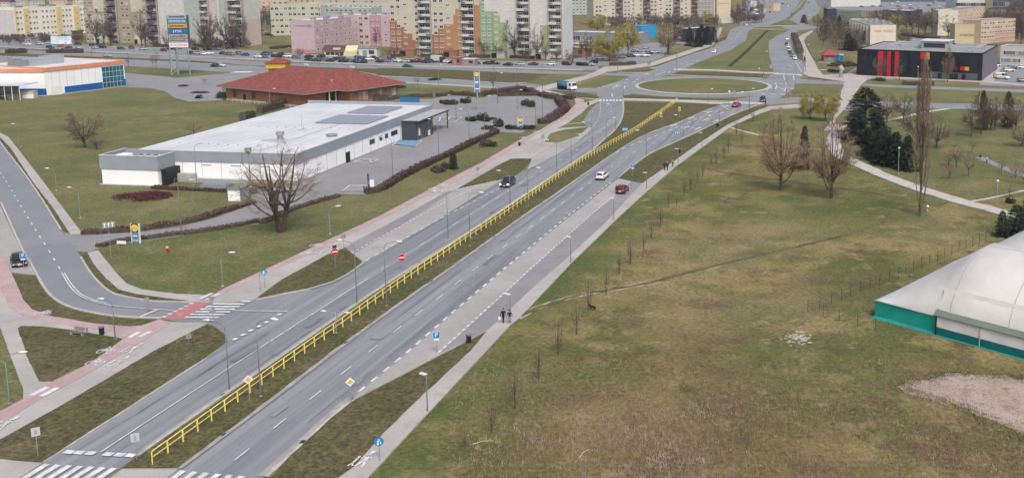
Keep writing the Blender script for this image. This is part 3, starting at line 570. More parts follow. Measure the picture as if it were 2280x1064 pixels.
# car park paint by the supermarket
bs = []
A = px(873, 325); 
pk = lambda l: PX(zF(l))
stripe_mesh('parking_marking', [pk([(1050, 410), (1090, 385), (1250, 385), (1210, 425)])], walk_r, paintb, WM+.01).parent = lawn_o
ws = []
for l in ([(1040, 420), (1215, 427), (1262, 385), (1090, 380), (1040, 420)], [(750, 545), (890, 548), (940, 525), (810, 518), (750, 545)], [(750, 545), (870, 520), (890, 548)], [(1345, 205), (1560, 210), (1500, 247), (1340, 235)], [(1400, 207), (1390, 240)], [(1470, 208), (1440, 245)]): ws += solid(pk(l), .3)
for k in range(9): ws += solid(pk([(680+k*22, 755), (735+k*22, 715)]), .16)
ws += solid(pk([(670, 760), (850, 750), (890, 715), (730, 712), (670, 760)]), .2)
stripe_mesh('parking_marking', ws, lawn_o, paint, WM+.016)

pathline('ditch', q5([(165, 985), (400, 780), (560, 620), (720, 460)]), 1.6, ground_mat('ditch_grass', [((.035, .045, .025),), ((.05, .06, .03), .3, .4, .6)], fine=(2, .4)), VG+.1)

# ---- wear on the carriageways: repair patches, cracks sealed with tar, drain grates
rp = random.Random(21)
pm_ = [ground_mat('asphalt_patch_dark', [((.160, .171, .195),), ((.185, .195, .218), .4, .4, .7)], fine=(9, .16), bump=.15), ground_mat('asphalt_patch_pale', [((.225, .232, .248),), ((.26, .265, .28), .4, .4, .7)], fine=(9, .14), bump=.15)]
tar = mat('tar_seal', (.115, .122, .14), .7, .2, 2, world_co=True); grate = flat('drain_iron', (.03, .032, .035), .7)
def on_road(kind, t):   # kind 0: left carriageway, 1: right; returns a point and the across offset range
    a, b = ((px(300, 960), px(1180, 399)), (px(540, 1013), px(1340, 389)))[kind]; return a.lerp(b, t)
for k in range(12):
    kd = k % 2; c = on_road(kd, rp.uniform(0, 1))+ND*rp.uniform(-2.8, 2.8); l, w = rp.uniform(1, 6), rp.uniform(.4, 1.3); m = MB()
    q = [c+RD*(sx*l/2+rp.uniform(-.1, .1))+ND*(sy*w/2+rp.uniform(-.06, .06)) for sx, sy in ((-1, -1), (1, -1), (1, 1), (-1, 1))]
    m.q([(p.x, p.y, MK-.02-.0006*k) for p in q]); m.build('repair_patch', pm_[rp.random() < .4], road_lc if kd == 0 else road_rc)
for k in range(18):
    kd = k % 2; c = on_road(kd, rp.uniform(0, 1)); L_ = 0; pts = [c+(ND*(-3.2+6.4*j/7) if L_ else RD*(-6+12*j/7)+ND*2.2*(1 if k % 4 < 2 else -1))+RD*rp.uniform(-.22, .22)+ND*rp.uniform(-.12, .12) for j in range(8)]
    m = MB(); A_, B_ = ribbon(pts, .045)
    for j in range(7): m.q([(*A_[j].xy, MK-.006), (*B_[j].xy, MK-.006), (*B_[j+1].xy, MK-.006), (*A_[j+1].xy, MK-.006)])
    m.build('sealed_crack', tar, road_lc if kd == 0 else road_rc)
gm = MB(); gm.box(-.3, .3, -.2, .2, -.02, .008); gme = gm.mesh('drain_grate', [grate])
for line, par in ((LCr[3:-1], road_lc), (RCl[1:], road_rc), ([(93, 1031), (300, 900), (458, 799)], road_lc), ([(586.7, 1063), (648, 1009.5), (781, 890)], road_rc)):
    P = PX(line); L_ = plen(P); k = 6.0
    while k < min(L_, 230): p, d = along(P, k); link('drain_grate', gme, par, (p.x, p.y, MK+.002), math.atan2(d.y, d.x)); k += 22
# ================================================================ kit: plants, cars, posts, people
bark = mat('bark', (.075, .062, .05), .95, .3, 3, bump=.3, objvar=.2)
twig_brown = mat('twigs_brown', (.20, .150, .115), .95, .25, 1, objvar=.15)
twig_red = mat('twigs_reddish', (.27, .195, .135), .95, .25, 1, objvar=.15)
twig_grey = mat('twigs_grey', (.135, .115, .105), .95, .25, 1, objvar=.2)
twig_dark = mat('twigs_dark', (.105, .086, .078), .95, .25, 1, objvar=.2)
willow_m = mat('willow_twigs', (.27, .235, .065), .9, .3, 1, objvar=.12)
yew_m = mat('conifer_needles', (.028, .042, .027), .9, .4, 1.5, objvar=.2)
spruce_m = mat('spruce_needles', (.030, .046, .034), .9, .35, 1.5, objvar=.2)
hedge_red = mat('barberry_leaves', (.075, .026, .032), .9, .4, 1.5, objvar=.15)
hedge_br = mat('bare_hedge_twigs', (.105, .075, .066), .9, .35, 1.5, objvar=.15)
hedge_gr = mat('evergreen_leaves', (.030, .042, .022), .9, .4, 1.5, objvar=.2)
box_gr = mat('boxwood_leaves', (.055, .065, .024), .9, .4, 1.5, objvar=.15)
def tree_meshes(seed, W, twm, cb=.18, pk=.5, limbs=12, subs=9, twigs=16, tw=.035, tl=.9, up=.35, droop=0.0, r0=.2, lo=(.1, .45), stems=1, steep=.5, side=2, H=10.0, crook=.25):
    """bare tree 10 m tall: limbs, boughs and twigs reach into an egg-shaped crown W metres wide"""
    rnd = random.Random(seed); T = MB(); Cn = MB(); U = rnd.uniform
    def env(z):
        t = min(.999, max(.001, (z/H-cb)/(1-cb))); a = pk/(1-pk); v = (t**a)*(1-t); m = ((a/(a+1))**a)*(1/(a+1)); return W/2*(v/m)**.55
    def rv(): return Vector((rnd.gauss(0, 1), rnd.gauss(0, 1), rnd.gauss(0, 1)))
    def bez(a, b, c, n): return [a*(1-t)**2+b*2*t*(1-t)+c*t*t for t in [k/n for k in range(n+1)]]
    tops = []
    for k in range(stems):
        an = k*6.283/stems+seed*1.7; ln = (.0 if stems == 1 else W*.17)
        top = Vector((math.cos(an)*ln+U(-.2, .2), math.sin(an)*ln+U(-.2, .2), H*U(.78, .9))); mid = Vector((math.cos(an)*ln*.55+U(-.25, .25)*crook*2, math.sin(an)*ln*.55+U(-.25, .25)*crook*2, H*.42))
        tr = bez(Vector((math.cos(an)*.1*(stems > 1), math.sin(an)*.1*(stems > 1), -.1)), mid, top, 8); rs = r0*(1 if stems == 1 else .75)
        T.tube(tr, [rs*(1.25 if i == 0 else 1)*(1-.11*i) for i in range(9)], 7, cap=False); tops.append((tr, rs))
    for l in range(limbs):
        tr, rs = tops[l % stems]; f = U(*lo); i = min(7, int(f*8)); st = tr[i].lerp(tr[i+1], f*8-i); an = l*2.399+U(-.3, .3)
        z1 = H*(cb+(1-cb)*U(.30, .97)); z1 = max(z1, st.z+.6); rr_ = env(z1)*U(.55, .82); en = Vector((math.cos(an)*rr_, math.sin(an)*rr_, z1))
        ct = st+Vector(((en.x-st.x)*.6, (en.y-st.y)*.6, (en.z-st.z)*(1-steep)*.7))+rv()*crook
        lb = bez(st, ct, en, 6); rl = rs*(.48-.2*f); T.tube(lb, [rl*(1-.13*k) for k in range(7)], 5, cap=False)
        for s_ in range(subs):
            g = U(.2, 1); i = min(5, int(g*6)); p = lb[i].lerp(lb[i+1], g*6-i); z2 = min(H, max(H*cb, p.z+H*U(-.06, .2)+up*.6)); a2 = math.atan2(p.y, p.x)+U(-.75, .75); r2 = env(z2)*math.sqrt(U(.25, 1.08))
            e2 = Vector((math.cos(a2)*r2, math.sin(a2)*r2, z2)); d2 = e2-p
            if d2.length > 3.2: d2 *= 3.2/d2.length; e2 = p+d2
            sb = bez(p, p+d2*.5+rv()*crook+Vector((0, 0, .25)), e2, 3); rb = max(.012, rl*.3*(1-.5*g)); Cn.tube(sb, [rb, rb*.8, rb*.6, rb*.4], 3, cap=False); dn = d2.normalized()
            for t_ in range(twigs):
                h = U(.15, 1); i = min(2, int(h*3)); q = sb[i].lerp(sb[i+1], h*3-i); d = (dn*.55+rv()*.5+Vector((q.x, q.y, 0)).normalized()*.25+Vector((0, 0, up-droop*.4))).normalized(); L = tl*U(.5, 1.25)
                w = d.cross(rv()).normalized()*tw*.5; m_ = q+d*L*.5+Vector((0, 0, -droop*L*.12)); e = q+d*L+Vector((0, 0, -droop*L*.75))
                Cn.q([q-w, q+w, m_+w*.7, m_-w*.7]); Cn.q([m_-w*.7, m_+w*.7, e])
                for _ in range(side):
                    v = q.lerp(m_, U(.3, 1)); d3 = (d+rv()*.7-Vector((0, 0, droop*.8))).normalized()*L*U(.3, .6); w3 = w*.75; Cn.q([v-w3, v+w3, v+d3])
    return T.mesh('trunk', [bark]), Cn.mesh('crown', [twm])
def fix_r(H): return 0
def add_tree(name, meshes, loc, sc, rz, label, cat='tree', group=None, sxy=None):
    r = empty(name, loc, rz, label, cat, group); s = sxy if sxy else sc
    r.scale = (s, s, sc)
    link('trunk', meshes[0], r); link('crown', meshes[1], r); return r
# prototypes, 10 m tall (radius is in units of the first shoot, ~ a third of the height)
T_ROUND = [tree_meshes(s, 9, twig_brown, cb=.16, pk=.52, limbs=14, subs=9, twigs=18, tw=.045) for s in (1, 2, 3)]
T_OVAL = [tree_meshes(s, 6.6, twig_red, cb=.10, pk=.52, limbs=20, subs=10, twigs=17, tw=.032, tl=.8, steep=.75, up=.6, lo=(.08, .4)) for s in (4, 5)]
T_GREY = [tree_meshes(s, 6.0, twig_grey, cb=.22, pk=.6, limbs=11, subs=8, twigs=10, tw=.055, steep=.8, up=.7) for s in (6, 7, 8)]
T_DARK = [tree_meshes(s, 7.5, twig_dark, cb=.15, pk=.52, limbs=12, subs=8, twigs=11, tw=.065) for s in (9, 10)]
T_POP = [tree_meshes(11, 2.3, twig_brown, cb=.07, pk=.42, limbs=26, subs=6, twigs=8, tw=.026, tl=.75, up=1.6, steep=.9, lo=(.04, .85), crook=.06, r0=.13)]
T_WIL = [tree_meshes(s, 9.5, willow_m, cb=.12, pk=.55, limbs=12, subs=10, twigs=20, tw=.085, tl=1.3, up=.1, droop=1.1) for s in (12, 13)]
T_SPREAD = [tree_meshes(14, 10, twig_brown, cb=.14, pk=.5, limbs=19, subs=9, twigs=14, tw=.019, tl=.7, up=.3, r0=.34, stems=3, lo=(.10, .7), crook=.7, steep=.45)]
T_SAP = [tree_meshes(s, 2.6, twig_brown, cb=.22, pk=.5, limbs=10, subs=4, twigs=6, tw=.038, tl=.7, up=.9, r0=.09, side=1, steep=.9) for s in (15, 16)]
T_YOUNG = [tree_meshes(s, 8.5, twig_brown, cb=.22, pk=.55, limbs=10, subs=7, twigs=8, tw=.06, r0=.16) for s in (17, 18)]
T_BUSHY = [tree_meshes(19, 11, twig_red, cb=.02, pk=.5, limbs=12, subs=8, twigs=9, tw=.06, r0=.18, lo=(.05, .4))]
def conifer_meshes(seed, W, m, tip=1.0, droop=.25, n=0, sz=.5, tops=1):
    rnd = random.Random(seed); T = MB(); Cn = MB(); U = rnd.uniform; T.tube([(0, 0, -.1), (0, 0, 5), (0, 0, 9.6)], [.24, .15, .03], 6)
    nb = 120
    for k in range(nb):
        t = (k+U(0, 1))/nb; z = .5+9.3*t; R_ = W/2*((1-t)**tip)*U(.62, 1.12)+.15; a = k*2.399+U(-.4, .4); o = Vector((math.cos(a), math.sin(a), 0)); s_ = Vector((-math.sin(a), math.cos(a), 0))
        T.tube([(0, 0, z), tuple(o*R_*.8+Vector((0, 0, z-R_*droop*.5)))], [.045, .015], 3, cap=False)
        for j in range(int(16+R_*16)):
            f = math.sqrt(U(.03, 1)); c = o*R_*f+s_*U(-1, 1)*.42*(1.15-f*.5)*max(.5, R_*.36)+Vector((0, 0, z-R_*f*droop*(1-.35*f)+U(-.22, .18)))
            d = (o*.8+s_*U(-.7, .7)+Vector((0, 0, U(-.55, .25)))).normalized()*sz*U(.6, 1.3); w = d.cross(Vector((U(-.4, .4), U(-.4, .4), 1))).normalized()*sz*.24
            Cn.q([c-w, c+w, c+d])
    return T.mesh('trunk', [bark]), Cn.mesh('crown', [m])
T_CON = [conifer_meshes(1, 6.5, spruce_m, .48), conifer_meshes(2, 7.5, yew_m, .38), conifer_meshes(3, 5.0, spruce_m, .55)]
T_PINE = [conifer_meshes(4, 6.0, mat('pine_needles', (.05, .045, .035), .9, .4, 1.5), .5, .1, 0, .5)]
def leaf_cloud(b, fn, n, sz, rnd):
    for _ in range(n):
        c = fn(); d = Vector((rnd.gauss(0, 1), rnd.gauss(0, 1), rnd.gauss(0, 1))).normalized(); s = d.cross(Vector((rnd.gauss(0, 1), rnd.gauss(0, 1), rnd.gauss(0, 1)))).normalized()
        k = sz*rnd.uniform(.6, 1.4); b.q([c-s*k*.5, c+s*k*.5, c+d*k])
def bush_mesh(seed, m, n=900, sz=.13, flat_=.8, lumps=5):
    rnd = random.Random(seed); b = MB(); L = [(Vector((rnd.uniform(-.5, .5), rnd.uniform(-.5, .5), rnd.uniform(.25, .6)*flat_)), rnd.uniform(.35, .6)) for _ in range(lumps)]
    def fn():
        c, r = rnd.choice(L); v = Vector((rnd.gauss(0, 1), rnd.gauss(0, 1), rnd.gauss(0, 1))).normalized()*r*rnd.uniform(.75, 1.05); p = c+v; p.z = abs(p.z)*flat_+.02; return p
    leaf_cloud(b, fn, n, sz, rnd)
    for c, r in L: b.tube([(c.x*.3, c.y*.3, 0), (c.x, c.y, c.z*.8)], [.05, .03], 4)
    return b.mesh('foliage', [m])
B_GREEN = [bush_mesh(s, hedge_gr) for s in (1, 2)]; B_BOX = [bush_mesh(3, box_gr, 1300, .1, .9, 1+3)]; B_RED = [bush_mesh(4, hedge_red)]; B_BR = [bush_mesh(s, hedge_br, 700, .2) for s in (5, 6)]
def bush(name, p, r, h, label, meshes, group=None, rz=None):
    r_ = empty(name, p, random.uniform(0, 6) if rz is None else rz, label, 'shrub', group); o = link('foliage', random.choice(meshes), r_); r_.scale = (r, r, h); return r_
def hedge(pts, w, h, m, label, world=False, dens=55, sz=.22, group=None, z0=0.0):
    P = pts if world else PX(pts); P = [Vector((p.x, p.y, z0)) for p in P]; rnd = random.Random(int(P[0].x*10)); L = plen(P); b = MB(); core = MB()
    A, B = ribbon(smooth(P, 3), w*.72)
    core.prism(A+B[::-1], z0-.02, z0+h*.8)
    def fn():
        p, d = along(P, rnd.uniform(0, L)); n = Vector((-d.y, d.x, 0)); hh = h*(.88+.14*math.sin(p.x*1.3)+.1*math.sin(p.y*2.1))
        if rnd.random() < .5: u, z = rnd.uniform(-.5, .5), hh*rnd.uniform(.85, 1.05)
        else: u, z = rnd.choice((-.5, .5))*rnd.uniform(.8, 1.1), rnd.uniform(0, hh)
        return Vector((p.x, p.y, z0+z))+n*u*w
    leaf_cloud(b, fn, int(L*dens), sz, rnd)
    root = empty('hedge', P[0], 0, label, 'hedge', group)
    for nm, x, mm in (('foliage', b, m), ('inner_branches', core, bark)):
        x.v = [(v[0]-P[0].x, v[1]-P[0].y, v[2]-z0) for v in x.v]; x.build(nm, mm, root)
    return root
# ---------------------------------------------------------------- cars
glass = flat('car_glass', (.02, .025, .03), .08, spec=.6, var=.02); tyre = flat('tyre_rubber', (.015, .015, .016), .8); rim = flat('wheel_rim', (.35, .36, .37), .35, metal=.6)
lamp_on = flat('headlight_lit', (.8, .8, .78), .2, emit=5.0); lamp_off = flat('headlight_clear', (.62, .64, .66), .15); tail = flat('tail_light_red', (.25, .01, .012), .25); plate = flat('number_plate', (.75, .75, .73), .5); trim = flat('black_trim', (.018, .018, .02), .6)
CARCOL = dict(white=(.72, .73, .74), silver=(.42, .44, .46), grey=(.16, .17, .19), dark=(.025, .028, .033), black=(.012, .013, .015), blue=(.04, .09, .20), red=(.38, .02, .03), maroon=(.15, .012, .025), green=(.03, .07, .05), beige=(.38, .33, .26), orange=(.45, .16, .04), darkblue=(.02, .04, .075))
def carpaint(c):
    m = flat('car_paint_'+c, CARCOL[c], .22, spec=.5, var=.02); m.node_tree.nodes['Principled BSDF'].inputs['Coat Weight'].default_value = .6; return m
def loft(b, rings, m=0, capends=True):
    i0 = len(b.v); n = len(rings[0])
    for r in rings: b.v += [tuple(p) for p in r]
    for k in range(len(rings)-1):
        for j in range(n):
            a = i0+k*n+j; c = i0+k*n+(j+1) % n; b.f.append((a, c, c+n, a+n)); b.m.append(m)
    if capends:
        b.f.append(tuple(i0+j for j in range(n))[::-1]); b.m.append(m); b.f.append(tuple(i0+(len(rings)-1)*n+j for j in range(n))); b.m.append(m)
CARS = {}
def car_meshes(kind):
    if kind in CARS: return CARS[kind]
    # lower body stations: x, half width, bottom, belt;  cabin: x at belt rear / roof rear / roof front / belt front, roof z
    S = dict(hatch=dict(st=[(-2.05, .68, .42, .80), (-1.95, .82, .28, .93), (-1.2, .88, .22, .96), (0, .89, .20, .94), (.9, .88, .22, .90), (1.55, .85, .24, .80), (1.95, .76, .28, .68), (2.08, .60, .36, .58)], cab=(-1.98, -1.55, .15, 1.0, 1.48), L=2.08, wb=1.28),
             sedan=dict(st=[(-2.25, .68, .42, .82), (-2.12, .82, .28, .93), (-1.4, .89, .22, .95), (0, .90, .20, .93), (.95, .89, .22, .90), (1.7, .86, .24, .80), (2.15, .76, .28, .66), (2.28, .60, .36, .56)], cab=(-1.75, -1.0, .1, 1.05, 1.44), L=2.28, wb=1.38),
             suv=dict(st=[(-2.15, .72, .45, .95), (-2.05, .86, .34, 1.05), (-1.2, .93, .28, 1.08), (0, .93, .26, 1.06), (.95, .92, .28, 1.03), (1.7, .89, .30, .95), (2.1, .80, .34, .80), (2.2, .64, .42, .68)], cab=(-2.05, -1.75, .15, 1.1, 1.68), L=2.2, wb=1.34),
             van=dict(st=[(-2.9, .90, .40, 1.05), (-2.88, .97, .30, 1.15), (-1.2, .99, .28, 1.2), (0, .99, .26, 1.2), (1.3, .98, .28, 1.2), (2.2, .95, .30, 1.12), (2.75, .85, .34, .95), (2.88, .7, .42, .8)], cab=(-2.88, -2.84, 1.25, 1.95, 2.35), L=2.88, wb=1.75))[kind]
    out = {}; b = MB(); rings = []
    for x, w, z0, z1 in S['st']: rings.append([(x, -w*.86, z0), (x, -w, z0+.16), (x, -w, z1-.16), (x, -w*.9, z1), (x, w*.9, z1), (x, w, z1-.16), (x, w, z0+.16), (x, w*.86, z0)])
    loft(b, rings); xr, rr_, rf, xf, zt = S['cab']; bw = S['st'][3][1]*.9; zb = S['st'][3][3]-.03; tw = bw*.80
    N = 5; R = []
    base = [(xr, bw*.93), (xr+(xf-xr)*.3, bw), (xr+(xf-xr)*.7, bw), (xf, bw*.86)]; roof = [(rr_, tw*.94), (rr_+(rf-rr_)*.35, tw), (rr_+(rf-rr_)*.75, tw), (rf, tw*.92)]
    zr = [zt-.03, zt, zt, zt-.05]
    for (xb, wb_), (xt, wt_), z in zip(base, roof, zr): R.append([(xb, -wb_, zb), (xt, -wt_, z-.04), (xt, -wt_*.8, z), (xt, wt_*.8, z), (xt, wt_, z-.04), (xb, wb_, zb)])
    loft(b, R); out['body'] = b
    g = MB(); e = .015
    def pane(p0, p1, p2, p3, n, u0=.08, u1=.92, v0=.1, v1=.85):
        p0, p1, p2, p3 = map(Vector, (p0, p1, p2, p3)); n = Vector(n)*e; f = lambda u, v: p0.lerp(p1, u).lerp(p3.lerp(p2, u), v)+n
        g.q([f(u0, v0), f(u1, v0), f(u1, v1), f(u0, v1)])
    pane((xf, -bw*.86, zb), (xf, bw*.86, zb), (rf, tw*.92, zt-.09), (rf, -tw*.92, zt-.09), (1, 0, .6), .05, .95, .08, .95)
    pane((xr, bw*.93, zb), (xr, -bw*.93, zb), (rr_, -tw*.94, zt-.07), (rr_, tw*.94, zt-.07), (-1, 0, .4), .08, .92, .25 if kind != 'sedan' else .1, .92)
    for s in (-1, 1):
        for k in range(3 if kind != 'van' else 1):
            if kind == 'van': k = 2
            (xa, wa), (xb_, wb_) = base[k], base[k+1]; (ta, va), (tb, vb) = roof[k], roof[k+1]
            if s < 0: pane((xa, -wa, zb), (xb_, -wb_, zb), (tb, -vb, zr[k+1]-.04), (ta, -va, zr[k]-.04), (0, -1, .3), .06, .96, .14, .88)
            else: pane((xb_, wb_, zb), (xa, wa, zb), (ta, va, zr[k]-.04), (tb, vb, zr[k+1]-.04), (0, 1, .3), .04, .94, .14, .88)
    out['window'] = g; L = S['L']; rw = .33 if kind in ('hatch', 'sedan') else .37
    w = MB(); w.tube([(0, -.1, 0), (0, .1, 0)], rw, 14); w2 = MB(); w2.tube([(0, -.11, 0), (0, .11, 0)], rw*.62, 10)
    out['wheel'] = w; out['rim'] = w2; fx, fw, fz0, fz1 = S['st'][-2]; rx, rw_, rz0, rz1 = S['st'][1]
    for s in (-1, 1):
        h = MB(); h.box(fx-.12, fx+.10, s*fw*.9-.15, s*fw*.9+.15, fz1-.20, fz1-.07); out['headlight%d' % s] = h
        t = MB(); t.box(rx-.08, rx+.05, s*rw_*.88-.13, s*rw_*.88+.13, rz1-.26, rz1-.06); out['tail%d' % s] = t
        mi = MB(); mi.box(xf-.35, xf-.2, s*(bw+.02)-.02+(.16*(s > 0)-.16*(s < 0))*.5-.07, s*(bw+.02)+(.16*(s > 0)-.16*(s < 0))*.5+.07, zb+.03, zb+.17); out['mirror%d' % s] = mi
    p = MB(); p.box(-L-.02, -L+.05, -.26, .26, .55, .67); out['plate_r'] = p; p = MB(); p.box(L-.04, L+.02, -.26, .26, .40, .51); out['plate_f'] = p
    bb = MB(); bb.box(L-.16, L-.015, -.55, .55, .30, .52); bb.box(-L+.02, -L+.2, -.66, .66, .26, .44); out['bumper'] = bb
    M = {k: v.mesh(k.rstrip('-1'), [trim], sm=False) for k, v in out.items()}
    M['body'].polygons.foreach_set('use_smooth', [True]*len(M['body'].polygons))
    M['S'] = S; M['rw'] = rw; CARS[kind] = M; return M
def car(kind, colr, p, ang, label, group=None, lights=False, detail=True, z=0.0, name='car', cat='car'):
    M = car_meshes(kind); root = empty(name, (p[0], p[1], z), ang, label, cat, group)
    def part(nm, me, m, parent=root, loc=None):
        o = link(nm, me, parent, loc); o.material_slots[0].link = 'OBJECT'; o.material_slots[0].material = m; return o
    part('body', M['body'], carpaint(colr)); part('window', M['window'], glass)
    wb = M['S']['wb']; rw = M['rw']; yw = M['S']['st'][3][1]-.09
    for sx in (-1, 1):
        for sy in (-1, 1):
            w = part('wheel', M['wheel'], tyre, root, (sx*wb, sy*yw, rw))
            if detail: part('rim', M['rim'], rim, w)
    for s in (-1, 1):
        part('headlight', M['headlight%d' % s], lamp_on if lights else lamp_off); part('tail_light', M['tail%d' % s], tail)
        if detail: part('mirror', M['mirror%d' % s], carpaint(colr))
    if detail: part('number_plate', M['plate_r'], plate); part('number_plate', M['plate_f'], plate); part('bumper', M['bumper'], trim)
    return root
# ---------------------------------------------------------------- posts, lamps, signs
steel = flat('galvanised_steel', (.30, .33, .35), .5, metal=.3, var=.12); darksteel = flat('dark_steel', (.15, .17, .185), .5, metal=.2, var=.1); lampgrey = flat('lamp_head', (.62, .64, .64), .4, var=.05)
yellow = flat('barrier_yellow', (.74, .60, .17), .6, var=.16, scale=2.2); white_p = flat('sign_white', (.72, .73, .73), .45); sblue = flat('sign_blue', (.02, .20, .48), .4); sred = flat('sign_red', (.42, .015, .02), .4); syel = flat('sign_yellow', (.58, .37, .05), .5); sgrey = flat('sign_back', (.22, .24, .26), .5, var=.1); sblack = flat('sign_black', (.015, .015, .017), .5)
def lamp(b, h, label, arm=(0, 0), style='arm', group='street lamps', m=None, r=.055):
    """b base px, arm = (px dx, px dy) of the lamp head seen from the pole top"""
    m = m or darksteel; p = px(*b); root = empty('street_lamp', p, 0, label, 'street lamp', group)
    M = MB(); M.tube([(0, 0, 0), (0, 0, .5), (0, 0, h*.55), (0, 0, h)], [r*1.5, r*1.2, r, r*.75], 8); M.build('pole', m, root, sm=True)
    f = MB(); f.cyl((0, 0, 0), r*2.6, .22, 8); f.build('base', kerb_m, root)
    if style == 'arm':
        d = Vector((arm[0], arm[1], 0)); L = d.length; d.normalize(); pts = [Vector((0, 0, h-.01))]+[d*L*(1-math.cos(t*math.pi/2))*.6+Vector((0, 0, h+.75*math.sin(t*math.pi/2))) for t in (.3, .6, 1)]+[d*L+Vector((0, 0, h+.9))]
        a = MB(); a.tube(pts, r*.6, 6); a.build('arm', m, root, sm=True); e = pts[-1]
        k = MB(); s = Vector((-d.y, d.x, 0))*.14
        k.tube([e-d*.05, e+d*.25, e+d*.75], [.07, .13, .08], 6); k.build('lamp_head', lampgrey, root, sm=True)
    elif style == 'double':
        for sg in (-1, 1):
            d = Vector((arm[0], arm[1], 0)).normalized()*sg; a = MB(); a.tube([(0, 0, h-.1), d*.5+Vector((0, 0, h)), d*1.1+Vector((0, 0, h+.05))], r*.6, 6); a.build('arm', m, root); e = d*1.1+Vector((0, 0, h+.05)); k = MB(); k.tube([e, e+d*.3, e+d*.7], [.06, .12, .07], 6); k.build('lamp_head', lampgrey, root, sm=True)
    elif style == 'flat':
        d = Vector((arm[0], arm[1], 0)); d.normalize(); a = math.atan2(d.y, d.x); k = MB(); k.box(0, .75, -.16, .16, h-.03, h+.07, 0, Matrix.Rotation(a, 4, 'Z')); k.build('lamp_head', lampgrey, root)
    else:
        k = MB(); k.tube([(0, 0, h-.02), (0, 0, h+.12), (0, 0, h+.3), (0, 0, h+.38)], [.12, .24, .22, .06], 8); k.build('lamp_head', lampgrey, root, sm=True)
    return root
def text_mesh(s, size, m, parent, loc, rot=(math.pi/2, 0, 0), name='lettering', sx=1.0):
    c = bpy.data.curves.new('t', 'FONT'); c.body = s; c.size = size; c.align_x = 'CENTER'; c.align_y = 'CENTER'; c.extrude = .012; c.resolution_u = 2
    o = bpy.data.objects.new('t', c); col.objects.link(o); dg = bpy.context.evaluated_depsgraph_get(); me = bpy.data.meshes.new_from_object(o.evaluated_get(dg)); bpy.data.objects.remove(o)
    me.materials.clear(); me.materials.append(m); r = link(name, me, parent, loc); r.rotation_euler = rot; r.scale = (sx, 1, 1); return r
def disc(b, r, y0, y1, n=24, z=0, m=0): b.tube([(0, y0, z), (0, y1, z)], r, n, m)
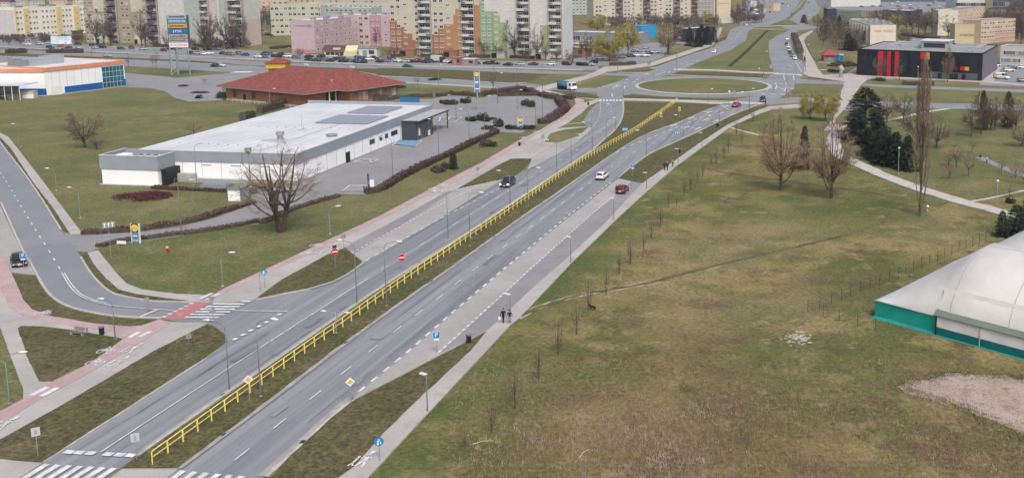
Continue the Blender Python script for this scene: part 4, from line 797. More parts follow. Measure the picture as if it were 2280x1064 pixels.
def sign(kind, b, ty, label, w=None, yaw=None, pole=True, name='road_sign', cat='road sign', group=None):
    """upright sign; (b) base px, ty = row of the plate's centre; faces the camera unless yaw is given"""
    p = px(*b); h = hgt(b[0], b[1], ty)
    rz = math.atan2(-p.x, p.y) if yaw is None else yaw   # local -y looks at the camera
    root = empty(name, p, rz, label, cat, group)
    M = MB(); M.tube([(0, 0, 0), (0, 0, h+.3)], .035, 6); M.build('pole', steel, root)
    def B(nm, m, f): x = MB(); f(x); return x.build(nm, m, root)
    y0 = -.05
    if kind == 'no_entry':
        r = w or .45; B('plate', sred, lambda x: disc(x, r, y0, y0-.03, z=h)); B('bar', white_p, lambda x: x.box(-r*.75, r*.75, y0-.045, y0-.02, h-r*.17, h+r*.17)); B('rim', white_p, lambda x: disc(x, r*1.06, y0+.012, y0-.006, z=h))
    elif kind == 'P':
        s = w or .45; B('plate', sblue, lambda x: x.box(-s, s, y0-.03, y0, h-s, h+s)); text_mesh('P', s*1.9, white_p, root, (0, y0-.036, h)); B('border', white_p, lambda x: x.box(-s*1.06, s*1.06, y0-.012, y0+.012, h-s*1.06, h+s*1.06)); B('plate', white_p, lambda x: x.box(-s*.8, s*.8, y0-.02, y0+.01, h-s*1.75, h-s*1.2))
    elif kind == 'priority':
        s = w or .5; B('plate', white_p, lambda x: x.tube([(0, y0, h), (0, y0-.025, h)], s*1.05, 4)); B('diamond', flat('sign_amber', (.52, .40, .13), .5), lambda x: x.tube([(0, y0-.02, h), (0, y0-.034, h)], s*.68, 4))
    elif kind == 'round_blue':
        r = w or .42; B('plate', sblue, lambda x: disc(x, r, y0, y0-.03, z=h))
        def fig(x):
            x.box(-.16*r/.4, -.04*r/.4, y0-.05, y0-.028, h-.28*r/.42, h+.1*r/.42); x.box(.08, .15, y0-.05, y0-.028, h-.2, h+.02); disc(x, .06, y0-.028, y0-.05, 8, h+.18); disc(x, .045, y0-.028, y0-.05, 8, h+.08)
        B('walkers', white_p, fig)
    elif kind == 'crossing_back':
        s = w or .42; B('plate', sgrey, lambda x: x.box(-s, s, y0-.03, y0, h-s, h+s)); B('rail', steel, lambda x: x.box(-s*.9, s*.9, y0-.05, y0-.031, h-.03, h+.03))
    elif kind == 'crossing_light':
        s = w or .42; B('plate', flat('sign_back_pale', (.42, .45, .48), .5), lambda x: x.box(-s, s, y0-.03, y0, h-s*1.15, h+s*1.15)); B('bracket', steel, lambda x: x.box(-.08, .08, y0-.05, y0-.031, h-s*.7, h+s*.7))
    elif kind == 'yield_back':
        s = w or .5; B('plate', sgrey, lambda x: x.q([(-s, y0, h+.45), (0, y0, h-.45), (s, y0, h+.45)])or x.q([(-s, y0-.02, h+.45), (s, y0-.02, h+.45), (0, y0-.02, h-.45)])); B('crossing_plate', sgrey, lambda x: x.tube([(0, y0, h-1.3), (0, y0-.02, h-1.3)], .35, 8))
    elif kind == 'lanes':
        s = w or 1.0; B('plate', sblue, lambda x: x.box(-s, s, y0-.03, y0, h-s*.55, h+s*.55))
        def ar(x):
            for k in range(3): c = -s*.6+k*s*.6; x.box(c-.06, c+.06, y0-.05, y0-.028, h-s*.4, h+s*.1); x.q([(c-.2, y0-.05, h+s*.1), (c+.2, y0-.05, h+s*.1), (c, y0-.05, h+s*.42)])
        B('arrows', white_p, ar)
    elif kind == 'works':
        s = (w or .55)*.58; B('plate', syel, lambda x: x.box(-s, s, y0-.03, y0, h-s*1.35, h+s*1.35)); B('symbol', sblack, lambda x: x.box(-.06, .06, y0-.05, y0-.028, h-s*.8, h+s*.4) or x.box(-.3, .3, y0-.05, y0-.028, h+s*.3, h+s*.5)); B('plate', white_p, lambda x: x.box(-s*.7, s*.7, y0-.02, y0+.01, h+s*1.42, h+s*1.95))
    elif kind == 'works_y':
        s = w or .6; B('plate', syel, lambda x: x.box(-s, s, y0-.03, y0, h-s*1.3, h+s*1.3)); B('symbol', sblack, lambda x: x.box(-.25, .25, y0-.05, y0-.028, h-.05, h+.05) or x.box(-.05, .05, y0-.05, y0-.028, h-.5, h+.4))
    elif kind == 'triangle':
        s = w or .8; B('plate', sred, lambda x: x.q([(-s, y0, h-s*.7), (s, y0, h-s*.7), (0, y0, h+s*.8)])); B('field', white_p, lambda x: x.q([(-s*.65, y0-.02, h-s*.5), (s*.65, y0-.02, h-s*.5), (0, y0-.02, h+s*.5)]))
    return root
# ---------------------------------------------------------------- people
skinm = flat('skin', (.48, .30, .22), .6); hair_d = flat('hair_dark', (.02, .015, .012), .7)
def person_mesh(pose):
    P = dict(walk=dict(lf=.20, rf=-.24, la=-.22, ra=.24), stand=dict(lf=.03, rf=-.03, la=.03, ra=.02))[pose]
    v = {}; e = []
    def V(n, x, y, z, r): v[n] = (Vector((x, y, z)), r)
    V('pel', 0, 0, .94, .15); V('waist', 0, 0, 1.08, .135); V('chest', .01, 0, 1.30, .165); V('neck', .01, 0, 1.47, .06); V('head', .03, 0, 1.60, .095); V('crown', .02, 0, 1.70, .085)
    for s, a, b in ((1, 'la', 'lf'), (-1, 'ra', 'rf')):
        V('hip%d' % s, 0, s*.10, .90, .105); V('knee%d' % s, P[b]*.6+.04, s*.10, .50, .07); V('ank%d' % s, P[b], s*.10, .09, .045); V('toe%d' % s, P[b]+.16, s*.11, .04, .04)
        V('sh%d' % s, 0, s*.18, 1.40, .075); V('el%d' % s, P[a]*.5-.02, s*.25, 1.14, .052); V('wr%d' % s, P[a]+.08, s*.25, .90, .037); V('hand%d' % s, P[a]+.13, s*.25, .81, .036)
        e += [('pel', 'hip%d' % s), ('hip%d' % s, 'knee%d' % s), ('knee%d' % s, 'ank%d' % s), ('ank%d' % s, 'toe%d' % s), ('chest', 'sh%d' % s), ('sh%d' % s, 'el%d' % s), ('el%d' % s, 'wr%d' % s), ('wr%d' % s, 'hand%d' % s)]
    e += [('pel', 'waist'), ('waist', 'chest'), ('chest', 'neck'), ('neck', 'head'), ('head', 'crown')]
    ks = list(v); me = bpy.data.meshes.new('person'); me.from_pydata([v[k][0] for k in ks], [(ks.index(a), ks.index(b)) for a, b in e], [])
    o = bpy.data.objects.new('pt', me); col.objects.link(o); md = o.modifiers.new('s', 'SKIN'); 
    for i, k in enumerate(ks): me.skin_vertices[0].data[i].radius = (v[k][1], v[k][1]*(.78 if k in ('chest', 'waist', 'pel') else 1)); 
    me.skin_vertices[0].data[0].use_root = True; md.use_smooth_shade = True
    sb = o.modifiers.new('u', 'SUBSURF'); sb.levels = 2; dg = bpy.context.evaluated_depsgraph_get(); out = bpy.data.meshes.new_from_object(o.evaluated_get(dg)); bpy.data.objects.remove(o)
    out.materials.clear()
    for k in range(4): out.materials.append(skinm)
    for f in out.polygons:
        c = f.center; f.material_index = 3 if c.z < .085 else (1 if c.z < .95 and abs(c.y) < .2 else (0 if c.z > 1.475 or (c.z < .88 and abs(c.y) > .2) else 2)); f.use_smooth = True
    return out
PEOPLE = {}
def cloth(n, c): return mat('cloth_'+n, c, .9, .15, 8)
def person(b, pose, face, top, legs, shoes, label, hair=hair_d, height=1.75, group=None, z=.15, extra=None):
    if pose not in PEOPLE: PEOPLE[pose] = person_mesh(pose)
    p = px(*b); root = empty('person', (p.x, p.y, z), math.atan2(face.y, face.x), label, 'person', group); s = height/1.79; root.scale = (s, s, s)
    o = link('body', PEOPLE[pose], root)
    for i, m in enumerate((skinm, legs, top, shoes)): o.material_slots[i].link = 'OBJECT'; o.material_slots[i].material = m
    h = MB(); rnd = random.Random(3)
    for k in range(5):
        a0 = k/5*math.pi*.5; pass
    rings = [[(.015+math.cos(t)*r-.02, math.sin(t)*r, z_) for t in [2*math.pi*j/10 for j in range(10)]] for r, z_ in ((.085, 1.60), (.108, 1.66), (.10, 1.73), (.06, 1.785))]
    loft(h, rings); hm = h.build('hair', hair, root, sm=True)
    return root
# ================================================================ buildings
roof_grey = mat('roof_felt', (.20, .21, .22), .9, .2, .6); roof_lt = mat('roof_membrane_pale', (.52, .54, .57), .8, .1, .12, world_co=True, detail=6); win_g = flat('window_glass', (.035, .04, .048), .12, spec=.5, var=.3, scale=.3); win_f = flat('window_frame_white', (.66, .66, .65), .5)
concrete = mat('concrete', (.36, .36, .35), .9, .12, .8)
WM_ = {}
win_v = [win_g, win_g, flat('window_glass_mid', (.13, .15, .17), .15, spec=.5, var=.3, scale=.5), flat('window_curtain', (.34, .33, .30), .6, var=.15, scale=2), flat('window_glass_deep', (.018, .02, .024), .12, spec=.4, var=.3, scale=.4)]  # pane tones picked at random: dark, mid grey, pale curtain, deeper dark
wrnd = random.Random(77)
def win_mesh(w, h, style='double'):
    vi = wrnd.randrange(len(win_v)); k = (round(w, 2), round(h, 2), style, vi)
    if k in WM_: return WM_[k]
    b = MB(); t = .09
    b.box(-w/2, w/2, -.02, .02, 0, h, 1)
    for x0, x1, z0, z1 in ((-w/2, -w/2+t, 0, h), (w/2-t, w/2, 0, h), (-w/2+t, w/2-t, h-t, h), (-w/2+t, w/2-t, 0, t)): b.box(x0, x1, -.07, .03, z0, z1, 0)
    if style == 'double': b.box(-t*.45, t*.45, -.065, .03, t, h-t, 0)
    if style == 'sill' or style == 'double': b.box(-w/2-.05, w/2+.05, -.16, .02, -.12, -.005, 0)
    WM_[k] = b.mesh('window', [win_f, win_v[vi]]); return WM_[k]
class Bld:
    def __init__(s, name, label, A, B, depth, H, wall, roof=roof_grey, cat='building', group=None, parapet=.5, z0=0.0, wallpart=True):
        s.A = Vector((A[0], A[1], z0)); d = Vector((B[0]-A[0], B[1]-A[1], 0)); s.L = d.length; s.D = depth; s.H = H
        s.root = empty(name, s.A, math.atan2(d.y, d.x), label, cat, group)
        if wallpart:
            s.box('wall', 0, s.L, 0, depth, -.2, H, wall)
            s.box('roof', .25, s.L-.25, .25, depth-.25, H-.02, H+.03, roof)
            if parapet:
                b = MB(); p = parapet
                for a in ((-.06, s.L+.06, -.06, .25), (-.06, s.L+.06, depth-.25, depth+.06), (-.06, .25, .25, depth-.25), (s.L-.25, s.L+.06, .25, depth-.25)): b.box(*a, H-.02, H+p)
                b.build('parapet', wall if parapet < .8 else roof, s.root)
    def box(s, name, x0, x1, y0, y1, z0, z1, m): b = MB(); b.box(x0, x1, y0, y1, z0, z1); return b.build(name, m, s.root)
    def win(s, x, z, w=1.5, h=1.4, side='f', style='double'):
        me = win_mesh(w, h, style)
        if side == 'f': return link('window', me, s.root, (x, 0, z))
        if side == 'r': return link('window', me, s.root, (s.L, x, z), math.pi/2)
        if side == 'l': return link('window', me, s.root, (0, x, z), -math.pi/2)
    def grid(s, xs, zs, side='f', **k):
        for x in xs:
            for z in zs: s.win(x, z, side=side, **k)
    def loc(s, u): return s.A+Vector((math.cos(s.root.rotation_euler.z), math.sin(s.root.rotation_euler.z), 0))*u
def colr(n, r, g, b, v=.06): 
    c = srgb(r, g, b); l = .3*c[0]+.6*c[1]+.1*c[2]; return mat('render_'+n, tuple((l+(k-l)*.72)*.80 for k in c), .9, v, .35)
cream = colr('cream', 205, 198, 175); beige = colr('beige', 178, 160, 128); purple = colr('plum', 96, 74, 88); mint = colr('mint', 170, 188, 178); orange = colr('terracotta', 168, 112, 72); orange2 = colr('orange', 190, 132, 66); green = colr('leaf_green', 140, 170, 128); lime = colr('lime', 160, 180, 118); offw = colr('off_white', 208, 210, 205); pink = colr('pink', 205, 172, 184); pink2 = colr('deep_pink', 192, 132, 156); pinkl = colr('pale_pink', 205, 185, 180); paleg = colr('pale_green', 190, 196, 165); yellowr = colr('pale_yellow', 205, 190, 140); sandr = colr('sand', 212, 186, 150); brownr = colr('brown', 128, 90, 86)
def balcony_stack(B, x0, x1, n, sh, z0, back, front, alt=True):
    w = x1-x0
    B.box('balcony_bay', x0, x1, -.12, -.004, z0-.3, z0+n*sh, back)
    for k in range(n):
        z = z0+k*sh
        b = MB(); b.box(x0+.1, x1-.1, -1.2, -.121, z-.15, z+.02)
        for q in (x0+.12, x1-.2): b.box(q, q+.08, -1.18, -.121, z+.03, z+sh-.2)
        b.build('balcony_slab', concrete, B.root)
        if alt: a, c = (x0+.1, x0+w*.62) if k % 2 else (x0+w*.36, x1-.1)
        else: a, c = x0+.1, x1-.1
        B.box('balcony_front', a, c, -1.26, -1.2, z-.1, z+1.0, front)
        o = link('window', win_mesh(w*.36, 1.5), B.root, (x0+w*.28, -.13, z+.7)); o = link('window', win_mesh(w*.36, 1.5), B.root, (x0+w*.74, -.13, z+.7))
# ---- stepped tower block with terracotta and green steps
A, Bp = px(871, 123.5), px(1256, 132)
SHT = (hgt(871, 123.5, 123.5-14.2*8))/8; NS = 11
T = Bld('tower_block', 'tall cream tower block with stepped terracotta and leaf green painted facade', A, Bp, 12, SHT*NS, cream)
fx = lambda q: (q-55)/(2140-55)*T.L
def panels(B, name, cells, m, y=-.06):
    for x0, x1, z0, z1 in cells: o = B.box(name, x0, x1, y, -.003, z0, z1, m)
    return o
st = lambda k: k*SHT
panels(T, 'facade_panel', [(fx(55), fx(145), 0, st(5.45)), (fx(145), fx(235), 0, st(4.45)), (fx(235), fx(330), 0, st(3.45)), (fx(330), fx(412), 0, st(2.45)), (fx(575), fx(650), 0, st(3.4)), (fx(650), fx(720), 0, st(4.4))], orange)
panels(T, 'facade_panel', [(fx(720), fx(840), 0, st(5)), (fx(840), fx(865), 0, st(6.4)), (fx(865), fx(940), 0, st(7.4)), (fx(1098), fx(1160), 0, st(8))], orange2)
panels(T, 'facade_panel', [(fx(1160), fx(1215), 0, st(8.6)), (fx(1215), fx(1310), 0, st(7.0)), (fx(1310), fx(1330), 0, st(7))], green)
panels(T, 'facade_panel', [(fx(1330), fx(1400), 0, st(6.4)), (fx(1400), fx(1480), 0, st(5.4)), (fx(1870), fx(1900), 0, st(4.2)), (fx(1900), fx(1970), 0, st(5.0))], lime)
panels(T, 'facade_panel', [(fx(1215), fx(1310), st(7.003), st(NS)), (fx(1310), fx(1400), st(7.003), st(NS)), (fx(1400), fx(1600), st(5.403), st(NS)), (fx(1480), fx(1600), 0, st(5.4)), (fx(1752), fx(1870), 0, st(NS)), (fx(1870), fx(1968), st(5.003), st(NS))], offw)
for x0, x1, bk in ((415, 572, colr('grey_bay', 120, 122, 130)), (942, 1096, brownr), (1602, 1750, colr('grey_bay', 120, 122, 130)), (1972, 2122, colr('grey_bay', 120, 122, 130))): balcony_stack(T, fx(x0), fx(x1), NS, SHT, .6, bk, offw)
for q in (92, 165, 388, 622, 692, 915, 1200, 1270, 1497, 1567, 1798): T.grid([fx(q)], [st(k)+.95 for k in range(NS)], w=1.75 if q not in (388, 915, 1798) else 1.5, h=1.45)
for q in (247, 775, 1352, 1880): T.grid([fx(q)], [st(k)+2.3 for k in range(NS-1)], w=1.7, h=.85)
T.box('gable_panel', T.L, T.L+.08, 0, 12, 0, st(NS), colr('gable_white', 214, 220, 222))
for w0_, w1_, mm in ((200, 380, orange), (740, 900, orange), (1310, 1470, mint), (1830, 1990, offw)):
    T.box('porch', fx(w0_), fx(w1_), -3.2, -.07, 0, 2.9, mm); T.box('porch_roof', fx(w0_)-.2, fx(w1_)+.2, -3.4, -.07, 2.9, 3.15, mm); T.box('door', fx(w0_)+.3, fx(w0_)+.3+(fx(w1_)-fx(w0_))*.4, -3.24, -3.2, .05, 2.3, sblack)
# ---- left tower block, beige, plum and mint
A, Bp = px(193, 95), px(549, 103.5)
SHL = hgt(193, 95, 95-13.4*6)/6; NL = 9
T2 = Bld('tower_block', 'beige tower block with plum balcony columns and a mint wing', A, Bp, 12, SHL*NL, beige)
gx = lambda q: (q-193)/(549-193)*T2.L
sl_ = lambda k: k*SHL
for x0, x1 in ((247, 270), (338, 362)): balcony_stack(T2, gx(x0), gx(x1), NL, SHL, .6, purple, purple)
panels(T2, 'facade_panel', [(gx(215), gx(240), sl_(5.2), sl_(NL)), (gx(210), gx(240), 0, sl_(4.6)), (gx(301), gx(327), sl_(5.2), sl_(NL)), (gx(305), gx(325), 0, sl_(3.5))], cream)
panels(T2, 'facade_panel', [(gx(362.5), gx(380), 0, sl_(NL)), (gx(380), gx(420), sl_(4.5), sl_(NL)), (gx(492), gx(515), 0, sl_(NL))], offw)
panels(T2, 'facade_panel', [(gx(380), gx(420), 0, sl_(4.497)), (gx(420), gx(450), 0, sl_(NL)), (gx(495.5), gx(513), sl_(1), sl_(NL))], mint, -.075)
panels(T2, 'facade_panel', [(gx(450), gx(455), 0, sl_(NL)), (gx(474), gx(492), 0, sl_(NL))], pinkl)
for x0, x1 in ((455, 474), (516, 545)): balcony_stack(T2, gx(x0), gx(x1), NL, SHL, .6, colr('grey_bay', 120, 122, 130), offw)
for q in (197, 208, 241, 282, 292, 331, 386, 398, 432, 444, 484): T2.grid([gx(q)], [sl_(k)+1.0 for k in range(NL)], w=1.7, h=1.5)
for q in (222, 308, 412, 504): T2.grid([gx(q)], [sl_(k)+2.4 for k in range(NL-1)], w=1.6, h=.9)
T2.box('gable_panel', T2.L, T2.L+.08, 0, 12, 0, sl_(4.2), colr('gable_peach', 205, 188, 172)); T2.box('gable_panel', T2.L, T2.L+.08, 0, 12, sl_(4.2), sl_(NL), colr('gable_pale', 200, 206, 200))
for q0, mm in ((225, cream), (312, cream), (418, mint), (498, mint)): T2.box('porch', gx(q0), gx(q0+13), -3, -.08, 0, 3, mm); T2.box('door', gx(q0)+.4, gx(q0)+2.4, -3.05, -3, .05, 2.4, sblack)
# ---- five-storey cream block at the far left
A, Bp = px(37, 86), px(196, 74)
SH5 = hgt(37, 86, 86-12.6*5)/5
T3 = Bld('apartment_block', 'low cream apartment block with yellow stair bays and flat grey roof', A, Bp, 13, SH5*5+.8, mat('render_bright', (.74, .72, .66), .9, .05, .3), parapet=.4)
hx = lambda q: (q-37)/159*T3.L
for a, b in ((37, 40), (55, 66), (125, 137), (165, 179)): panels(T3, 'stair_bay', [(hx(a), hx(b), 0, SH5*5+.8)], mat('render_custard', (.62, .52, .27), .9, .05, .3), -.5)
for q in (43, 50, 69, 77, 83, 97, 106, 115, 122, 142, 150, 158, 184, 191): T3.grid([hx(q)], [SH5*k+1.1 for k in range(5)], w=1.35, h=1.25)
for q in (60.5, 131, 172):
    for k in range(4): link('window', win_mesh(1.2, .8, 'sill'), T3.root, (hx(q), -.51, SH5*k+2.5))
T3.box('gable_panel', -.06, -.003, .2, 12.8, .5, SH5*5, colr('gable_lilac', 212, 206, 208))
for q in (62, 112, 135, 172): T3.box('roof_vent', hx(q), hx(q)+2.4, 5, 8, T3.H, T3.H+1.1, roof_grey)
# ---- pink block (two wings)
A, Bp = px(650, 118.5), px(705, 121.5)
SHP = hgt(705, 117, 46)/5.1
T4 = Bld('apartment_block', 'pink five-storey block whose plain gable carries small lettering', px(650, 118.5), px(703, 119.5), 34, SHP*5.1, pink, roof=roof_lt, parapet=.3)
T4.grid([2.4+k*4.2 for k in range(8)], [SHP*k+1.1 for k in range(5)], side='r', w=1.4, h=1.25)
T4.box('plinth', -.05, T4.L+.03, -.05, -.003, 0, SHP*.6, colr('plinth_salmon', 196, 140, 138))
T4.box('lettering', T4.L*.2, T4.L*.72, -.04, -.003, SHP*4.25, SHP*4.33, sblack); text_mesh('2A', 1.9, sblack, T4.root, (T4.L*.8, -.03, SHP*4.3))
for q, d in ((.45, 8), (.8, 12), (.3, 24), (.7, 28)): T4.box('roof_vent', T4.L*q, T4.L*q+2.2, d, d+1.6, T4.H, T4.H+1.2, sgrey)
T4.box('downpipe', T4.L, T4.L+.12, 9, 9.15, 0, T4.H, sgrey)
T5 = Bld('apartment_block', 'long pale pink block with deep pink end bay behind bare trees', px(738, 103), px(869, 104.5), 12, hgt(800, 104, 35), pinkl, roof=roof_lt, parapet=.3)
ix = lambda q: (q-738)/131*T5.L; S5 = T5.H/5.1
panels(T5, 'facade_panel', [(ix(826), ix(851), 0, T5.H)], pink2); panels(T5, 'facade_panel', [(ix(851.3), ix(868), 0, T5.H)], pink, -.4); panels(T5, 'facade_panel', [(ix(788), ix(803), 0, T5.H)], pink, -.3)
for q in (746, 757, 771, 782, 806, 818, 832, 844): T5.grid([ix(q)], [S5*k+1.1 for k in range(5)], w=1.9, h=1.5)
for q, yy in ((796, -.31), (861, -.41)):
    for k in range(4): link('window', win_mesh(1.4, .8, 'sill'), T5.root, (ix(q), yy, S5*k+2.6))
for q in (745, 770, 800, 822, 845, 860): T5.box('roof_vent', ix(q), ix(q)+2.2, 4, 6, T5.H, T5.H+1.2, sgrey)
# ---- blocks further back
def slab(label, a, b, ty, depth, wall, cols, storeys=5, alt=None, roof=roof_grey, name='apartment_block', win=True, ww=1.8, rwin=False):
    A, Bq = px(*a), px(*b); H = hgt(*a, ty); B = Bld(name, label, A, Bq, depth, H, wall, roof=roof, parapet=.4); s = H/(storeys+.15)
    if alt:
        for f0, f1, m in alt: panels(B, 'facade_panel', [(B.L*f0, B.L*f1, 0, H)], m, -.25)
    if win:
        for c in cols: B.grid([B.L*c], [s*k+s*.35 for k in range(storeys)], w=ww, h=s*.48)
        if rwin: B.grid([2.5+k*3.2 for k in range(int(depth/3.2)-1)], [s*k+s*.35 for k in range(storeys)], side='r', w=1.6, h=s*.48)
    B.s = s; return B
cl = lambda n, o=.04: [o+(1-2*o)*k/(n-1) for k in range(n)]
slab('pale green apartment block behind the pink gable', (605, 80), (712, 78), 13, 12, paleg, cl(11), 5)
slab('white stair tower wing at the end of the pale green block', (703, 77), (717, 77), 14, 8, offw, [.3, .7], 5)
slab('pale teal apartment block with flat white roof behind the pink block', (716, 70), (830, 72), 18, 12, mint, cl(11), 5, roof=roof_lt)
slab('white and grey apartment block behind the teal one', (690, 62), (868, 66), 8, 12, offw, cl(16), 5, alt=((0, .18, paleg), (.3, .36, sandr), (.94, 1, offw)))
slab('distant pale yellow apartment block with many small windows', (640, 50), (880, 54), -3, 12, yellowr, cl(18), 5)
slab('far pale block with dark windows left of the trees', (575, 42), (640, 42), -8, 12, sandr, cl(6), 5)
mtrap = [T_GREY, T_DARK]
# long ten-storey block, cream with brown balcony columns
LB = slab('long cream block of flats with plum brown balcony columns', (1322, 58), (1592, 50), -24, 12, cream, [], 9, win=False)
lx = lambda q: (q-370)/(2010-370)*LB.L
for q in (410, 455, 780, 825, 1135, 1180, 1335, 1380, 1540): LB.grid([lx(q)], [LB.s*k+1 for k in range(9)], w=1.8, h=1.5)
for q in (520, 620, 885, 985, 1250, 1600): LB.grid([lx(q)], [LB.s*k+2.0 for k in range(9)], w=1.8, h=1.1)
for a, b in ((650, 742), (1010, 1105), (1420, 1508), (1665, 1755)): balcony_stack(LB, lx(a), lx(b), 9, LB.s, .6, brownr, brownr)
panels(LB, 'facade_panel', [(lx(1770), lx(1990), 0, LB.H)], colr('grey_wing', 150, 146, 148))
LB.grid([lx(q) for q in (1800, 1850, 1900, 1950)], [LB.s*k+1 for k in range(9)], w=1.6, h=1.4)
G1 = slab('plain sand coloured gable block beside the second roundabout', (1595, 49), (1627, 49), -14, 30, sandr, [], 9, win=False)
G1.box('gable_panel', .4, G1.L-.4, -.05, -.004, 1, G1.H*.99, colr('gable_cream', 222, 205, 170)); G1.box('lettering', G1.L*.12, G1.L*.85, -.08, -.051, hgt(1595, 49, 9), hgt(1595, 49, 7.6), sgrey)
slab('pale mint tower far behind the green corner tower', (1268, 34), (1318, 33), -30, 14, mint, cl(7), 9)
# ---- blocks on the right
B1 = slab('cream block with red street name lettering on its gable', (1937, 101), (1994, 101), 58, 62, colr('gable_cream2', 226, 218, 200), [], 5, win=False)
text_mesh('WOJSKA  POLSKIEGO 6', 1.75, sred, B1.root, (B1.L*.56, -.03, hgt(1937, 101, 70)), sx=.62)
for k in range(14):
    for s in range(5): B1.win(3+k*4.2, B1.s*s+1, w=1.6, h=1.4, side='l')
for k in range(7): b = MB(); b.box(-1.4, -.003, 4+k*8.4, 7+k*8.4, .3, B1.H-.4); b.build('balcony_bay', colr('dark_cream', 190, 186, 168), B1.root)  # bays rendered in a darker cream than the gable
for k in range(9): B1.box('roof_vent', 3+(k % 3)*5, 5+(k % 3)*5, 6+k*6, 7.5+k*6, B1.H, B1.H+1.2, sgrey)
B2 = slab('pale cream tall gable block behind a greenish bare tree', (2087, 80), (2131, 80), 25, 12, colr('gable_ivory', 222, 216, 196), [], 7, win=False)
B3 = slab('terraced ochre apartment block stretching behind the cream gable', (2131, 70), (2190, 60), 24, 12, sandr, cl(9), 5)
B4 = slab('yellow block with dark street name lettering and peach side wall', (2125, 99), (2182, 99), 56, 10, yellowr, [], 5, win=False)
text_mesh('SŁONECZNA 4', 1.7, sblack, B4.root, (B4.L*.5, -.03, hgt(2125, 99, 79)), sx=.75)
B5 = slab('long peach and terracotta block joined to the yellow gable', (2183, 100), (2259, 93), 48, 11, sandr, cl(13), 5)
panels(B5, 'facade_panel', [(B5.L*.42, B5.L, 0, B5.H*.45), (0, B5.L*.42, 0, B5.H*.2)], colr('peach', 200, 150, 120), -.03)
B6 = slab('small white two-storey office by the car park', (2226, 145), (2330, 150), 105, 14, offw, [], 2, win=False, name='office_building')
B6.grid([B6.L*(.11+k*.062) for k in range(14)], [B6.H*.58], w=1.5, h=1.7); B6.grid([B6.L*(.06+k*.05) for k in range(8)], [B6.H*.16], w=1.3, h=1.7)
# far halls
DB = slab('dark blue warehouse with a pale roof edge', (1963, 44), (2027, 46), 24, 25, colr('dark_blue_wall', 48, 66, 92), [], 1, win=False, name='warehouse', roof=roof_lt)
DB2 = slab('navy cube shaped hall left of the cream block', (1842, 48), (1862, 48), 22, 20, colr('dark_blue_wall', 48, 66, 92), [], 1, win=False, name='warehouse')
DB3 = slab('grey green low hall with pale doorway beside the navy cube', (1862, 49), (1900, 50), 26, 20, colr('hall_green', 112, 128, 116), [.4], 1, name='warehouse', win=True)
slab('distant dark grey factory with pale window bays at the right edge', (2210, 22), (2330, 24), -2, 30, colr('slate', 88, 98, 112), cl(9), 1, name='factory', ww=4)
slab('distant pale grey hall with flat roof', (2130, 20), (2192, 20), 2, 40, offw, cl(6), 1, name='factory', ww=5, roof=roof_lt)
slab('far white retail shed with red lettering', (1850, 16), (1960, 14), 1, 30, offw, [], 1, win=False, name='warehouse', roof=roof_lt)
slab('distant dark treeline coloured warehouse across the far car park', (1960, 5), (2140, 5), -6, 30, colr('slate', 88, 98, 112), [], 1, win=False, name='warehouse')
slab('small white kiosk building with red awning by the far car park', (1697, 24), (1722, 25), 9, 10, sandr, [.3, .7], 1, name='shop')
slab('white billboard shaped shed among parked cars', (1671, 17), (1685, 17), 5, 6, offw, [], 1, win=False, name='shop')
# houses at the far left top
for i, (a, b, t, m_) in enumerate((((-10, 17), (22, 17), 6, offw), ((30, 14), (62, 14), 4, cream), ((72, 14), (100, 13), 3, offw), ((110, 12), (150, 12), 2, sandr), ((155, 10), (185, 10), 0, offw))):
    B = slab(['white house with maroon gabled roof', 'cream house with a grey roof', 'white low house near the top edge', 'sand coloured long house', 'pale house beside the beige tower'][i]+' beyond the cream block', a, b, t, 10, m_, cl(4, .12), 2, name='house')
    b_ = MB(); h0 = B.H+.02; L = B.L; b_.q([(-.3, -.3, h0), (L+.3, -.3, h0), (L+.3, 5, h0+3.5), (-.3, 5, h0+3.5)]); b_.q([(L+.3, 10.3, h0), (-.3, 10.3, h0), (-.3, 5, h0+3.5), (L+.3, 5, h0+3.5)]); b_.q([(-.3, -.3, h0), (-.3, 5, h0+3.5), (-.3, 10.3, h0)]); b_.q([(L+.3, -.3, h0), (L+.3, 10.3, h0), (L+.3, 5, h0+3.5)]); b_.build('gable_roof', colr('maroon_tile', 110, 66, 66) if i == 0 else roof_grey, B.root)
# ---- blue flat pavilion behind the willows
BL = slab('long low grey pavilion with blue frontage behind the willows', (1268, 97), (1425, 101), 73, 14, colr('grey_blue', 138, 148, 160), [.06, .12, .2, .28], 1, name='shop', roof=roof_lt, ww=3)
BL2 = slab('bright blue shop front between the willow and the bare tree', (1427, 87), (1462, 84), 60, 8, mat('blue_cladding', (.03, .26, .50), .5, .05, 1), [], 1, win=False, name='shop')
slab('low white shop with a dark ivy front near the second junction', (1530, 95), (1590, 90), 66, 10, colr('shop_dark', 60, 70, 72), [.3, .6], 1, name='shop', roof=roof_lt)
slab('white container beside the sand coloured gable', (1600, 53), (1634, 52), 42, 5, offw, [], 1, win=False, name='container')
